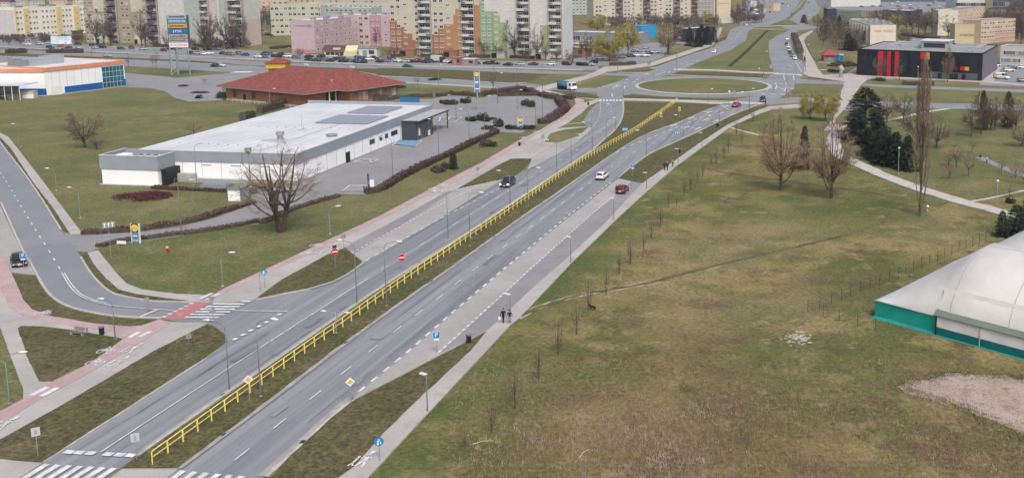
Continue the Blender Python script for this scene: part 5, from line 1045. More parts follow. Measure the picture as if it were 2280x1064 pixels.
# ---- black glass building with red panels
win_k = flat('tinted_pane', (.016, .02, .027), .25, spec=.25, var=.5, scale=.2); blk = flat('black_cladding', (.010, .012, .016), .5, spec=.12, var=.25, scale=.4); redp = flat('red_panel', (.40, .018, .03), .4, var=.08); amber = flat('amber_panel', (.60, .27, .03), .4)
A, Bp = px(*r6([(158, 613)])[0]), px(*r6([(1742, 686)])[0])
HB = hgt(*r6([(158, 613)])[0], 60+292/5.7)
K = Bld('office_building', 'large black glass building with tall red and amber panels', A, Bp, 42, HB, blk, roof=mat('roof_gravel', (.25, .26, .26), .9, .12, .3), parapet=.35)
kx = lambda q: (q-158)/(1742-158)*K.L; kz = lambda q, x: HB*(1-(q-(292+(x-158)*.04))/(325+(x-158)*.008))
for i in range(21):   # glass curtain wall panels in two rows
    x0 = K.L*i/21
    for z0, z1 in ((.3, HB*.48), (HB*.52, HB*.97)): K.box('pane', x0+.12, x0+K.L/21-.12, -.05, -.01, z0, z1, win_k)
for a, b, z0, z1, m in ((430, 500, .02, .98, redp), (552, 600, .02, .98, redp), (650, 702, .02, .98, redp), (510, 540, .5, .98, flat('dark_red_panel', (.12, .012, .02), .4)), (975, 1040, .72, .98, redp), (1042, 1092, .72, .98, amber), (1475, 1530, .36, .5, redp), (1532, 1585, .36, .5, amber), (1380, 1440, .36, .5, flat('dark_red_panel', (.12, .012, .02), .4))): K.box('colour_panel', kx(a), kx(b), -.14, -.055, HB*z0, HB*z1, m)
K.box('dock_wall', kx(1110), kx(1690), -.3, -.06, 0, HB*.26, colr('slate', 88, 98, 112))
for q in (1205, 1405, 1500, 1350): K.box('door', kx(q), kx(q)+1.4, -.36, -.3, 0, 2.2, sblack)
pen = MB(); pen.box(K.L*.46, K.L*.68, 14, 24, HB, HB+3.0); pen.build('penthouse', colr('zinc_grey', 165, 172, 178), K.root)
pr = MB(); pr.prism([(K.L*.45, 13.5), (K.L*.69, 13.5), (K.L*.69, 24.5), (K.L*.45, 24.5)], HB+3.0, HB+3.25); pr.build('penthouse_roof', roof_lt, K.root)
for k in range(5): K.box('pane', K.L*(.48+.035*k), K.L*(.48+.035*k)+1.6, 13.94, 13.99, HB+.6, HB+2.2, win_g)
K.box('side_wall', K.L, K.L+.08, .3, 41.7, .2, HB-.1, colr('violet_glass', 118, 112, 128)); 
zinc = flat('duct_zinc', (.42, .47, .50), .4, metal=.4, var=.1)
for i, (x0, x1, y0, y1, h) in enumerate(((.2, .26, 8, 30, 1.6), (.26, .45, 26, 29, 1.5), (.27, .44, 18, 20, 1.3), (.7, .94, 26, 28, 1.5), (.9, .95, 8, 27, 1.6), (.7, .9, 16, 18, 1.2), (.3, .36, 31, 35, 2.2), (.55, .63, 30, 36, 2.0))): K.box('roof_duct', K.L*x0, K.L*x1, y0, y1, HB, HB+h, zinc)
for i in range(8): K.box('roof_unit', K.L*(.24+.024*i), K.L*(.24+.024*i)+.9, 22, 24, HB, HB+1.0, zinc)
# ---- retail box with orange cornice (left edge)
wpan = mat('white_panel', (.80, .83, .86), .6, .04, .3); bluep = mat('blue_panel', (.012, .10, .36), .5, .06, .3); orc = mat('orange_cornice', (.62, .25, .14), .6, .06, .3); bglass = mat('teal_glass', (.012, .10, .15), .15, .5, .12, spec=.6)
A = px(*r3([(750, 745)])[0]); Bp = px(*r3([(1995, 590)])[0]); HR = hgt(*r3([(1995, 590)])[0], 110+182/7.125)
dirv = (Bp-A); dirv.z = 0
R = Bld('retail_store', 'long white retail store with orange cornice, blue base and teal glass corner', A, Bp, 30, HR, wpan, roof=roof_lt, parapet=0)
L = R.L
R.box('plinth', -.05, L+.05, -.06, -.003, 0, .35, concrete)
R.box('base_band', 6, L*.695, -.07, -.01, .35, HR*.27, bluep)
def bx3(a): return R.box(*a)
for x0, x1, y0, y1 in ((-.3, L+.3, -.3, .4), (-.3, .4, .4, 30), (L-.4, L+.3, .4, 30), (-.3, L+.3, 30, 30.4)): R.box('cornice', x0, x1, y0, y1, HR-1.0, HR+.15, orc)
for i in range(6):
    for k in range(4): R.box('pane', L*.70+i*L*.048, L*.70+(i+1)*L*.048-.12, -.09, -.02, .4+k*HR*.2, .4+(k+1)*HR*.2-.12, bglass)
R.box('glazing_frame', L*.695, L*.99, -.05, -.02, .36, .4+HR*.8, white_p)
R.box('door', 1.4, 5.2, -.08, -.02, .1, 2.9, white_p)
R.box('corner_block', L-.9, L+.08, -.1, -.003, .35, 2.6, bluep)
for i in range(8): R.box('panel_joint', L*.09*(i+.8), L*.09*(i+.8)+.06, -.015, -.002, HR*.28, HR-1, sgrey)
# end wall towards the left
WL = (px(*r3([(500, 725)])[0])-A); 
R.box('end_base', -.07, -.003, .1, 29, .3, HR*.27, bluep)
for i, (x, y, w, d, h, m) in enumerate(((L*.12, 10, 10, 5, 2.2, zinc), (L*.34, 12, 6, 4, 2.6, zinc), (L*.04, 16, 3, 3, 2.2, sgrey), (L*.2, 20, 4, 3, 2.0, zinc), (-4, 12, 3, 3, 2, sgrey))): R.box('roof_unit', max(.6, x), max(.6, x)+w, y, y+d, HR-.02, HR+h, m)
# second wing running off to the left
A2 = px(-90, 232); A2b = A+dirv.normalized()*-.02
Wg = Bld('retail_store', 'white wing of the retail store with a glazed canopy at the left edge', A+Vector((-60, -2.0, 0)), A+Vector((-.1, 0.3, 0)), 22, HR*.97, wpan, roof=roof_lt, parapet=0)
Wg.box('cornice', -.3, Wg.L-.1, -.3, .3, HR*.97-1.0, HR*.97+.1, orc); Wg.box('base_band', 0, Wg.L-.02, -.07, -.01, .3, HR*.27, bluep)
cv = empty('canopy', px(-2, 224), 0, 'white framed glazed canopy standing against the retail store', 'canopy')
for i in range(9):
    b = MB(); b.box(-12+i*2.3, -11.85+i*2.3, 0, .15, 0, 4.6); b.build('post', white_p, cv)
    if i < 8: b = MB(); b.box(-11.85+i*2.3, -9.7+i*2.3, .05, .1, 2.0, 4.4); b.build('pane', win_g, cv)
b = MB(); b.box(-13, 8, -.4, 7, 4.6, 4.85); b.build('canopy_roof', roof_lt, cv)
sk = empty('skip_container', px(46, 221.5), .03, 'pale beige waste skip beside the glazed canopy', 'container')
b = MB(); b.prism([(-4, 0), (4, 0), (4, 2.3), (-4, 2.3)], .1, 2.4); b.build('body', colr('skip_beige', 205, 200, 180), sk); b = MB(); b.box(.7, 4.05, -.12, -.003, .3, 1.5); b.build('door', white_p, sk); b = MB(); b.box(-4.1, 4.1, -.05, 2.35, 2.401, 2.5); b.build('lid', concrete, sk)
# ================================================================ supermarket
swhite = mat('white_cladding', (.84, .86, .88), .6, .04, .3); sgreyf = mat('grey_fascia', (.27, .30, .345), .5, .06, .3); dkentr = mat('anthracite_cladding', (.045, .058, .075), .5, .1, .5)
NL = Vector((-104.2, 189.2, 0)); NR = NL+Vector((.990, -.140, 0))*33.2
M_ = Bld('supermarket', 'long white supermarket with grey fascia and pale flat roof carrying solar panels', NL, NR, 67.5, 5.6, swhite, roof=roof_lt, parapet=0)
XD = Vector((.990, -.140, 0)); YD = Vector((.140, .990, 0))
def mloc(x, y, z): p = px(x, y, z)-NL; return p.dot(XD), p.dot(YD)
F0, F1 = 3.85, 5.75
for a in ((-.18, 33.38, -.18, .0), (33.2, 33.38, 0, 67.5), (-.18, 0, 0, 67.5), (-.18, 33.38, 67.5, 67.68)): M_.box('fascia', *a, F0 if a[2] < 67 else 3.9, 5.64 if a[1] == 0 else F1 if a[2] < 67 else 6.4, sgreyf)
for a in ((-.22, 33.42, -.22, .25), (33.0, 33.42, .25, 67.2)): M_.box('coping', *a, F1, F1+.06, concrete)
M_.box('plinth', 8.5, 33.26, -.08, -.003, 0, .7, concrete); M_.box('plinth', 33.2, 33.27, 0, 48, 0, .35, concrete)
for k in range(12): M_.box('panel_joint', 33.201, 33.23, 4+k*4, 4.05+k*4, .36, F0, sgrey)
for k in range(6): M_.box('panel_joint', 10+k*4, 10.05+k*4, -.03, -.003, .71, F0, sgrey)
for k in range(24): M_.box('fascia_joint', 33.381, 33.40, 1+k*2.8, 1.04+k*2.8, F0, F1, sgrey)
for q in ((697, 722, 455, 528, 'd'), (880, 905, 362, 388, 'w'), (950, 963, 338, 362, 'w'), (990, 1005, 324, 347, 'w'), (1037, 1072, 300, 328, 'w')):
    c = zF([((q[0]+q[1])/2, (q[2]+q[3])/2)])[0]; l, r_ = zF([(q[0], 0)])[0][0], zF([(q[1], 0)])[0][0]
    y0 = 32
    # slide along the wall until its column matches
    best = min((abs((lambda P: CX+FPX*P.x/(P.y*_c-(2.2-CAMH)*_s))(NL+XD*33.2+YD*t)-c[0]), t) for t in [k*.25 for k in range(0, 270)])[1]
    if q[4] == 'd': M_.box('door', 33.2, 33.3, best-.9, best+.9, .1, 2.3, sblack)
    else: w_ = (q[1]-q[0])/3.325*.16; M_.box('window', 33.2, 33.27, best-w_, best+w_, 2.0, 2.9, win_g); M_.box('window_frame', 33.2, 33.25, best-w_-.1, best+w_+.1, 1.9, 3.0, darksteel)
for k, xx in enumerate((14, 20, 26)): M_.box('vent_slot', xx, xx+2, -.05, -.003, 3.1, 3.25, sgrey)
# cold-store block at the near end
M_.box('wing_wall', -3.1, 8.4, -5.1, -.19, 0, 3.2, swhite); M_.box('wing_base', -3.6, 8.6, -5.5, -.19, 0, .12, concrete)
for a in ((-3.3, 8.6, -5.3, -5.1), (-3.3, -3.1, -5.1, 2), (8.4, 8.6, -5.1, -.19), (-3.1, -.19, 1.8, 2)): M_.box('wing_fascia', *a, 3.05, 5.6, sgreyf)
for a in ((-3.35, 8.65, -5.35, -5.0), (-3.35, -3.0, -5.0, 2), (8.3, 8.65, -5.0, -.2)): M_.box('coping', *a, 5.6, 5.66, roof_lt)
M_.box('wing_roof', -3.1, 8.4, -5.1, -.19, 3.21, 3.7, roof_lt)
M_.box('wing_wall', -3.1, -.01, -.19, 1.8, 0, 3.2, swhite)
for k in range(4): M_.box('cooling_unit', 2.2+k*1.5, 3.4+k*1.5, -3.8, -.9, 3.7, 5.2, roof_lt); 
for k in range(4):
    b = MB(); b.cyl((2.8+k*1.5, -3.0, 5.2), .45, .06, 12); b.cyl((2.8+k*1.5, -1.7, 5.2), .45, .06, 12); b.build('fan', sblack, M_.root)
M_.box('cooling_unit', -1.2, .9, -3.9, -1.4, 3.7, 5.4, swhite)
M_.box('loading_dock', 8.601, 9.6, -4.4, -.19, 0, 3.0, sblack); M_.box('dock_gate', 8.5, 8.62, -4.2, -.4, .2, 2.9, sblack); M_.box('dock_wall', 9.6, 24, -1.2, -.19, 0, .75, concrete); M_.box('dock_ramp', 9.6, 13, -1.2, -.19, .75, 1.6, concrete); M_.box('guard_rail', 9.6, 24, -2.3, -2.24, .85, .92, steel)
for k in range(10): M_.box('rail_post', 9.6+k*1.55, 9.66+k*1.55, -2.3, -2.24, 0, .86, steel)
# roof: solar panels, ventilation
solar = flat('solar_panel', (.24, .25, .30), .35, spec=.3, var=.15, scale=.6)
for (x0, y0, nx, ny) in ((18.1, 36.2, 12, 6), (18.2, 51.6, 9, 6)):
    for i in range(nx):
        for j in range(ny): o = M_.box('solar_panel', 0, 1.02, 0, 1.75, 0, .05, solar); o.location = (x0+i*1.04, y0+j*2.0, 5.70); o.rotation_euler = (math.radians(6), 0, 0)
M_.box('roof_walkway', 24.2, 24.6, 3, 64, 5.64, 5.67, concrete)
def vent(x, y, r, h): 
    b = MB(); b.cyl((x, y, 5.6), r, h*.6, 10); b.cyl((x, y, 5.6+h*.6), r*1.5, h*.4, 10); b.build('roof_vent', steel, M_.root)
vent(21.6, 15.3, .55, 1.6); vent(30.1, 20.6, .8, .5)
b = MB(); b.tube([(19.7, 27.6, 5.6), (19.7, 27.6, 8.8)], .03, 5); b.tube([(18.5, 27.6, 5.66), (20.9, 27.6, 5.66)], .06, 4); b.tube([(19.7, 26.6, 5.66), (19.7, 28.6, 5.66)], .06, 4); b.build('lightning_rod', steel, M_.root)
for k in range(26): M_.box('roof_anchor', 4+(k % 13)*2.1, 4.14+(k % 13)*2.1, 8 if k < 13 else 30, 8.14 if k < 13 else 30.14, 5.62, 5.8, steel)
for k in range(14): M_.box('roof_seam', 2.2*k+1.5, 2.2*k+1.56, .5, 67, 5.632, 5.645, roof_grey if k % 5 == 2 else concrete)
stn = MB(); rq = random.Random(3); stn.q([(21.6+math.cos(a)*U_*4.2, 14.5+math.sin(a)*U_*2.3, 5.638) for a, U_ in [(2*math.pi*k/26, rq.uniform(.65, 1.1)) for k in range(26)]]); stn.build('roof_stain', mat('roof_grime', (.33, .29, .26), .9, .25, .8, c2=(.56, .56, .56)), M_.root)
# entrance
M_.box('entrance_wall', 33.39, 36.8, 48.5, 58.8, 0, 4.4, dkentr); M_.box('entrance_roof', 33.39, 37.9, 48.3, 67.4, 4.41, 4.72, dkentr); M_.box('canopy_top', 33.5, 37.7, 48.5, 67.2, 4.72, 4.76, concrete)
for y in (50.6, 52.9, 55.2, 57.4): M_.box('pane', 36.8, 36.86, y-.9, y+.9, .2, 3.4, win_g); M_.box('pane_frame', 36.8, 36.84, y-1.0, y+1.0, .1, 3.5, steel)
M_.box('poster', 36.86, 36.9, 50.0, 51.0, .9, 2.6, white_p); M_.box('post', 37.45, 37.7, 66.9, 67.15, 0, 4.41, dkentr)
M_.box('trolley_board', 37.4, 37.5, 54.4, 55.6, .2, 1.5, white_p)
bluesign = empty('roof_sign', NL+XD*27.5+YD*67.6+Vector((0, 0, 6.4)), math.atan2(XD.y, XD.x), 'blue sign board standing on the far parapet of the supermarket', 'sign')
b = MB(); b.box(-2.6, 2.6, -.08, .08, .02, 1.25); b.build('board', mat('board_blue', (.01, .13, .27), .5, .05, 1), bluesign); b = MB(); b.box(-2.2, -2.05, -.05, .05, -.05, .3); b.box(2.05, 2.2, -.05, .05, -.05, .3); b.build('bracket', steel, bluesign)
# small white plant hut and green tank by the drive
hut = empty('utility_hut', px(*zE([(1690, 690)])[0]), -.05, 'small white utility hut with grey roof beside the delivery drive', 'hut')
b = MB(); b.box(0, 2.1, 0, 3.4, 0, 2.0); b.build('wall', swhite, hut); b = MB(); b.box(2.1, 2.16, .15, 3.25, .1, 1.9); b.build('side_panel', sgreyf, hut); b = MB(); b.box(-.15, 2.3, -.15, 3.55, 2.0, 2.2); b.build('roof', roof_grey, hut)
tk = empty('storage_tank', px(*zE([(1595, 603)])[0]), 0, 'pale green low storage tank behind the dark hedge', 'tank')
b = MB(); b.prism([(-2.4, -.9), (2.4, -.9), (2.6, 0), (2.4, .9), (-2.4, .9), (-2.6, 0)], 0, .95); b.build('body', colr('tank_green', 130, 150, 155), tk); b = MB(); b.prism([(-2.2, -.7), (2.2, -.7), (2.2, .7), (-2.2, .7)], .95, 1.1); b.build('lid', colr('tank_green', 130, 150, 155), tk)
# ================================================================ red-roofed brick restaurant
brickm = mat('orange_brick', (.33, .155, .095), .9, .15, .8); tile = mat('clay_tiles', (.20, .060, .047), .85, .32, 1.1, bump=.5, bscale=7, detail=8); ridge_m = mat('ridge_tiles', (.21, .085, .06), .85, .15, 1)
W0 = Vector((-138.4, 304.5, 0)); rzr = math.atan2(-.504, .864)
rb = empty('restaurant', W0, rzr, 'brick restaurant under a wide red clay tile roof', 'building')
def rbx(n, x0, x1, y0, y1, z0, z1, m): b = MB(); b.box(x0, x1, y0, y1, z0, z1); return b.build(n, m, rb)
rbx('wall', 1, 36.0, 0, 8.0, 0, 4.4, brickm); rbx('wall', 1, 41.0, 12.5, 32, 0, 4.4, brickm); rbx('wall', 1, 33, 8.0, 12.5, 0, 4.4, brickm)
rbx('plinth', .9, 36.1, -.1, -.003, 0, .5, concrete); rbx('terrace_rail', 6, 36, -1.6, -1.55, .85, .95, white_p)
for k in range(16): rbx('rail_post', 6+k*2, 6.07+k*2, -1.6, -1.54, 0, .86, white_p)
for x, w, h in ((4.2, 1.6, 2.2), (13, 1.6, 2.2)): rbx('window', x, x+w, -.06, -.003, 1.2, 1.2+h, flat('amber_glass', (.10, .07, .03), .3))
rbx('door', 9, 10.2, -.07, -.003, 0, 2.3, sblack); rbx('porch_glass', 33.01, 35.9, 8.3, 12.2, 0, 3.6, win_g); rbx('porch_post', 37.2, 37.5, 8.0, 8.3, 0, 4.3, white_p); rbx('porch_post', 36.2, 36.5, 11.2, 11.5, 0, 4.3, white_p)
# painted wall on the right side: pale blocks with dark shapes
for k in range(9):
    y = 14+k*1.9; rbx('wall_painting', 41.0, 41.05, y, y+1.75, .8+.2*math.sin(k*2), 3.3+.4*math.sin(k*3.1), colr('mural_%d' % (k % 3), *((150, 110, 95), (170, 130, 110), (196, 178, 165))[k % 3], .4))
def hip(n, x0, x1, y0, y1, z0, rx0, rx1, ry, z1):
    b = MB(); c = [(x0, y0, z0), (x1, y0, z0), (x1, y1, z0), (x0, y1, z0)]; r0, r1 = (rx0, ry, z1), (rx1, ry, z1)
    b.q([c[0], c[1], r1, r0]); b.q([c[1], c[2], r1]); b.q([c[2], c[3], r0, r1]); b.q([c[3], c[0], r0]); b.q([(p[0], p[1], z0-.02) for p in c[::-1]])
    o = b.build(n, tile, rb)
    for p, q in ((c[0], r0), (c[1], r1), (c[2], r1), (c[3], r0), (r0, r1)):
        t = MB(); t.tube([Vector(p)+Vector((0, 0, .02)), Vector(q)+Vector((0, 0, .03))], .14, 5); t.build('ridge_tiles', ridge_m, o)
    e = MB(); 
    for a in ((x0, x1, y0, y0+.25), (x0, x1, y1-.25, y1), (x0, x0+.25, y0+.25, y1-.25), (x1-.25, x1, y0+.25, y1-.25)): e.box(*a, z0-.3, z0-.025)
    e.build('gutter', sgrey, o)
hip('roof', -1.2, 38.6, -1.8, 33.4, 4.45, 11, 22, 16.5, 9.6); hip('roof', 16, 43.0, 10.2, 33.5, 4.43, 26.5, 30, 21.5, 9.2)
for x, y, z in ((6, 14, 6.6), (9, 12, 6.7), (4, 16, 6.3), (30, 8, 6.0), (33, 13, 6.3)): b = MB(); b.cyl((x, y, z-.4), .22, 1.1, 8); b.build('roof_vent', concrete, rb)
for x, y, z in ((14.5, 19, 8.5), (30, 23.5, 8.2)): b = MB(); b.tube([(x, y, z-.8), (x, y, z+.8), (x+.4, y, z+1.5)], [.75, .75, .9], 10); b.build('extractor', zinc, rb)
tw = empty('sign_tower', (-134.6, 338, 0), .1, 'yellow banded square tower with a small tiled hip roof behind the brick restaurant', 'tower')
b = MB(); b.box(-2.6, 2.6, -2.6, 2.6, 0, 6.6); b.build('shaft', brickm, tw); b = MB(); b.box(-3.2, 3.2, -3.2, 3.2, 6.6, 8.4); b.build('sign_band', syel, tw)
b = MB(); c = [(-3.7, -3.7, 8.4), (3.7, -3.7, 8.4), (3.7, 3.7, 8.4), (-3.7, 3.7, 8.4)]; t = (0, 0, 10.3)
for k in range(4): b.q([c[k], c[(k+1) % 4], t])
b.q(c[::-1]); b.build('roof', tile, tw)
# ================================================================ kiosks, billboard, pylon, totems
ks = empty('kiosk', px(*q8([(1010, 790)])[0]), .02, 'yellow kiosk with a dark red roof and white sign board', 'kiosk')
kl = (px(*q8([(1310, 780)])[0])-px(*q8([(1010, 790)])[0])).length; kh = hgt(*q8([(1010, 790)])[0], 713/6.2588)
b = MB(); b.box(0, kl, 0, 6, 0, kh); b.box(kl, kl+5.5, .3, 6, 0, kh-.1); b.build('wall', colr('kiosk_yellow', 222, 210, 150), ks)
b = MB(); b.q([(-.6, -.6, kh), (kl+.1, -.6, kh), (kl+.1, 3, kh+2.4), (-.6, 3, kh+2.4)]); b.q([(kl+.1, 6.5, kh), (-.6, 6.5, kh), (-.6, 3, kh+2.4), (kl+.1, 3, kh+2.4)]); b.q([(-.6, -.6, kh), (-.6, 3, kh+2.4), (-.6, 6.5, kh)]); b.q([(kl+.1, -.6, kh), (kl+.1, 6.5, kh), (kl+.1, 3, kh+2.4)]); b.build('roof', colr('kiosk_roof', 112, 66, 66), ks)
b = MB(); b.box(kl*.45, kl*.8, .2, .35, kh+.55, kh+1.4); b.build('sign_board', offw, ks)
b = MB(); b.q([(kl, .3, kh-.1), (kl+5.5, .3, kh-.1), (kl+5.5, 3, kh+2.2), (kl, 3, kh+2.2)][::1]); b.build('gable', colr('kiosk_yellow', 222, 210, 150), ks)
for k in range(4): b = MB(); b.box(kl*(.1+.22*k), kl*(.1+.22*k)+1.8, -.05, -.003, .6, kh-.5); b.build('window', win_g, ks)
def smallbox(name, label, a, bq, ty, d, m, cat='kiosk', roofm=None, z=0):
    A = px(*a); B = px(*bq); H = hgt(*a, ty); L = (B-A).length; r = empty(name, A, math.atan2(B.y-A.y, B.x-A.x), label, cat)
    b = MB(); b.box(0, L, 0, d, 0, H); b.build('wall', m, r); b = MB(); b.prism([(-.25, -.25), (L+.25, -.25), (L+.25, d+.25), (-.25, d+.25)], H, H+.3); b.build('roof', roofm or roof_grey, r); b = MB(); b.box(L*.2, L*.45, -.05, -.003, .2, H*.8); b.build('door', sgrey, r); b = MB(); b.box(L*.55, L*.85, -.05, -.003, H*.35, H*.8); b.build('window', win_g, r); return r
smallbox('kiosk', 'pale painted kiosk with a curved grey roof beside the yellow kiosk', q8([(1500, 800)])[0], q8([(1750, 800)])[0], 680/6.2588, 5, offw)
smallbox('kiosk', 'pink flower kiosk with white roof in front of the terracotta tower', q7([(910, 792)])[0], q7([(1070, 795)])[0], 720/5.4286, 3.5, colr('kiosk_pink', 176, 130, 130), roofm=roof_lt)
smallbox('kiosk', 'red advertising kiosk in front of the terracotta tower', q7([(795, 792)])[0], q7([(905, 795)])[0], 700/5.4286, 3, colr('kiosk_red', 190, 90, 96))
smallbox('kiosk', 'round roofed amber and red snack kiosk under the bare tree', r8([(75, 520)])[0], r8([(240, 530)])[0], 40+400/6, 6, colr('kiosk_redw', 180, 100, 90), roofm=colr('kiosk_amber', 196, 160, 120))
smallbox('kiosk', 'white salmon garage beside the cream block', (56, 99), (70, 99), 87, 5, colr('garage_pink', 205, 176, 176))
def gridtex(b_, o): pass
bb = empty('billboard', px(*r1([(870, 770)])[0]), .03, 'wide pale blue billboard standing in front of the cream block', 'billboard')
bw = (px(*r1([(1210, 770)])[0])-px(*r1([(870, 770)])[0])).length; bt = hgt(*r1([(870, 770)])[0], 617/7.6)
b = MB(); b.box(0, bw, -.15, .15, .6, bt); b.build('panel', mat('poster_sky', (.38, .47, .58), .6, .0, .35, c2=(.72, .77, .82)), bb)
for k in range(4): b = MB(); b.box(bw*k/3-.1, bw*k/3+.1, .16, .4, 0, bt); b.build('post', steel, bb)
# retail park pylon
PYB = px(403, 167); PH_ = hgt(403, 167, 34); py = empty('sign_pylon', PYB, .08, 'tall lattice advertising pylon with seven stacked shop signs', 'sign')
pw = 3.4
pz = lambda y: PH_*(167-y)/(167-34)
for x, y in ((-pw, 0), (pw, 0), (-pw*.1, -1.2), (pw*.75, 2), (-pw*.6, 2)): b = MB(); b.tube([(x, y, 0), (x, y, pz(107))], .22, 6); b.build('leg', steel, py)
for k in range(6):
    z0, z1 = pz(107)*k/6, pz(107)*(k+1)/6; b = MB(); b.tube([(-pw, 0, z0), (-pw*.6, 2, z1)], .1, 4); b.tube([(-pw, 0, z1), (pw, 0, z1)], .08, 4); b.tube([(pw, 0, z0), (pw*.75, 2, z1)], .1, 4); b.build('brace', steel, py)
b = MB(); b.box(-pw*1.12, pw*1.02, .25, 2.2, pz(107), pz(35)); b.build('cabinet', colr('pylon_grey', 100, 110, 122), py)
rows = [(33, 43, colr('row_pale', 170, 180, 195), None, sblack), (43.5, 52.5, mat('row_blue', (.05, .22, .42), .4, .05, 1), 'DECATHLON', white_p), (53.5, 63, mat('row_amber', (.55, .31, .06), .4, .05, 1), None, sblack), (65, 75.5, mat('row_blue2', (.015, .14, .36), .4, .05, 1), 'JYSK', white_p), (76.5, 85.5, colr('row_grey', 165, 168, 165), None, flat('row_brown', (.10, .07, .05), .5)), (86.5, 95, colr('row_grey', 165, 168, 165), None, flat('row_plum', (.14, .10, .12), .5)), (95.5, 106, white_p, 'ROSSMANN', sred)]
for i, (a, c_, m, t, tm) in enumerate(rows):
    z1, z0 = pz(a), pz(c_); b = MB(); b.box(-pw, pw, -.12+.02*(i % 2), .24, z0+.06, z1); o = b.build('sign_panel', m, py)
    if t: text_mesh(t, (z1-z0)*.72, tm, py, (0, -.15, (z0+z1)/2), sx=min(1.3, 5.6/(len(t)*.62*(z1-z0)*.72)))
    else:
        b = MB(); rnd = random.Random(i)
        for k in range(11): x = -pw*.82+k*pw*.15; b.box(x, x+pw*.11, -.16, -.13, z0+(z1-z0)*rnd.uniform(.3, .36), z0+(z1-z0)*rnd.uniform(.55, .78))
        b.build('lettering', tm, py)
lid_y = flat('logo_yellow', (.80, .58, .03), .4); lid_b = flat('logo_blue', (.015, .12, .35), .4); lid_r = flat('logo_red', (.5, .03, .03), .4); panel_b = mat('totem_panel_blue', (.10, .21, .34), .5, .25, 2)
def totem(b0, ty, w, label, tall=False, yaw=0.0):
    p = px(*b0); H = hgt(*b0, ty); r = empty('totem_sign', p, yaw, label, 'sign')
    z0 = H*.47 if tall else .05; lz = H-w*2-.08
    if tall: b = MB(); b.tube([(0, 0, 0), (0, 0, z0)], .22, 8); b.build('pole', steel, r)
    b = MB(); b.box(-w, w, -.12, .12, z0, lz); b.build('panel', panel_b, r); b = MB(); b.box(-w, w, -.13, .13, lz+.02, H); b.build('logo_field', lid_b if tall else sblack, r)
    for s in (-1, 1): b = MB(); b.box(s*w-.05+(.05 if s > 0 else -.05), s*w+.05+(.05 if s > 0 else -.05), -.15, .15, 0 if not tall else z0, H+.05); b.build('side_frame', white_p, r)
    zc = (lz+H)/2; b = MB(); disc(b, w*.92, -.13, -.16, 24, zc); b.build('logo_disc', lid_y, r); b = MB(); disc(b, w*.98, -.128, -.145, 24, zc); b.build('logo_ring', lid_r, r)
    text_mesh('LiDL', w*.72, lid_b, r, (0, -.175, zc)); b = MB(); b.box(-w*.8, w*.8, -.14, -.121, z0+(lz-z0)*.2, z0+(lz-z0)*.26); b.box(-w*.7, w*.5, -.14, -.121, z0+(lz-z0)*.6, z0+(lz-z0)*.7); b.build('opening_hours', white_p, r)
totem((1064, 247), 160, .68, 'tall supermarket totem with yellow round logo over blue panels on the car park', True)
totem((304, 541), 498, .58, 'low supermarket totem with yellow logo beside the drive hedge', False, -.15)
totem((1159, 288), 262, .55, 'low supermarket totem with pale round logo at the car park corner', False, .2)
# gazebo and portable toilet
gz = empty('gazebo', px(*q5([(1640, 905)])[0]), .1, 'small wooden hut with a red pyramid roof on the green', 'hut')
b = MB(); b.box(-3, 3, -2.5, 2.5, 0, 2.7); b.build('wall', colr('hut_wood', 176, 118, 82), gz); b = MB(); c = [(-3.9, -3.4, 2.7), (3.9, -3.4, 2.7), (3.9, 3.4, 2.7), (-3.9, 3.4, 2.7)]
for k in range(4): b.q([c[k], c[(k+1) % 4], (0, 0, 5.4)])
b.q(c[::-1]); b.build('roof', colr('hut_red', 168, 62, 62), gz); b = MB(); b.box(-1.2, .2, -2.55, -2.5, 0, 2); b.build('door', sgrey, gz)
tl = empty('portable_toilet', px(*q5([(1775, 910)])[0]), .1, 'bright blue twin portable toilet beside the red-roofed hut', 'toilet')
b = MB(); b.box(-2, 2, -1, 1, 0, 2.7); b.build('cabin', mat('plastic_blue', (.02, .25, .45), .5, .05, 1), tl); b = MB(); b.box(-2.1, 2.1, -1.1, 1.1, 2.7, 3.0); b.build('roof', offw, tl)
for s in (-1.7, .3): b = MB(); b.box(s, s+1.4, -1.05, -1, .2, 2.2); b.build('door', mat('plastic_blue_dk', (.015, .12, .25), .5, .05, 1), tl)
# ================================================================ air-supported sports hall
memb = mat('white_membrane', (.44, .44, .43), .75, .05, .14, c2=(.58, .58, .565), bump=.9, bscale=.7, detail=7); teal = mat('teal_tarpaulin', (.0, .235, .19), .6, .12, .6, c2=(.01, .30, .25)); teal_d = mat('teal_dark_tarpaulin', (.0, .12, .125), .6, .1, .8); seam = flat('membrane_seam', (.33, .33, .34), .8)
DP = Vector((23.5, 112.3, 0)); DU = Vector((.730, -.685, 0)).normalized()
dm = empty('sports_dome', DP, math.atan2(DU.y, DU.x), 'white membrane sports hall with teal base walls on the grass', 'building')
HB0, HC, WD, LH = 2.1, 8.65, 18.0, 9.4
def dz(u, v, w0): 
    t = min(1, max(0, u/LH)); pr = max(0.0, 1-(2*(v-w0)/WD-1)**2)**.62
    bulge = 1+.014*math.sin(u*1.6)+.012*math.sin(u*.7+v*1.9)*(1-t)
    return HB0+(HC-HB0)*pr*(t**.93)*bulge
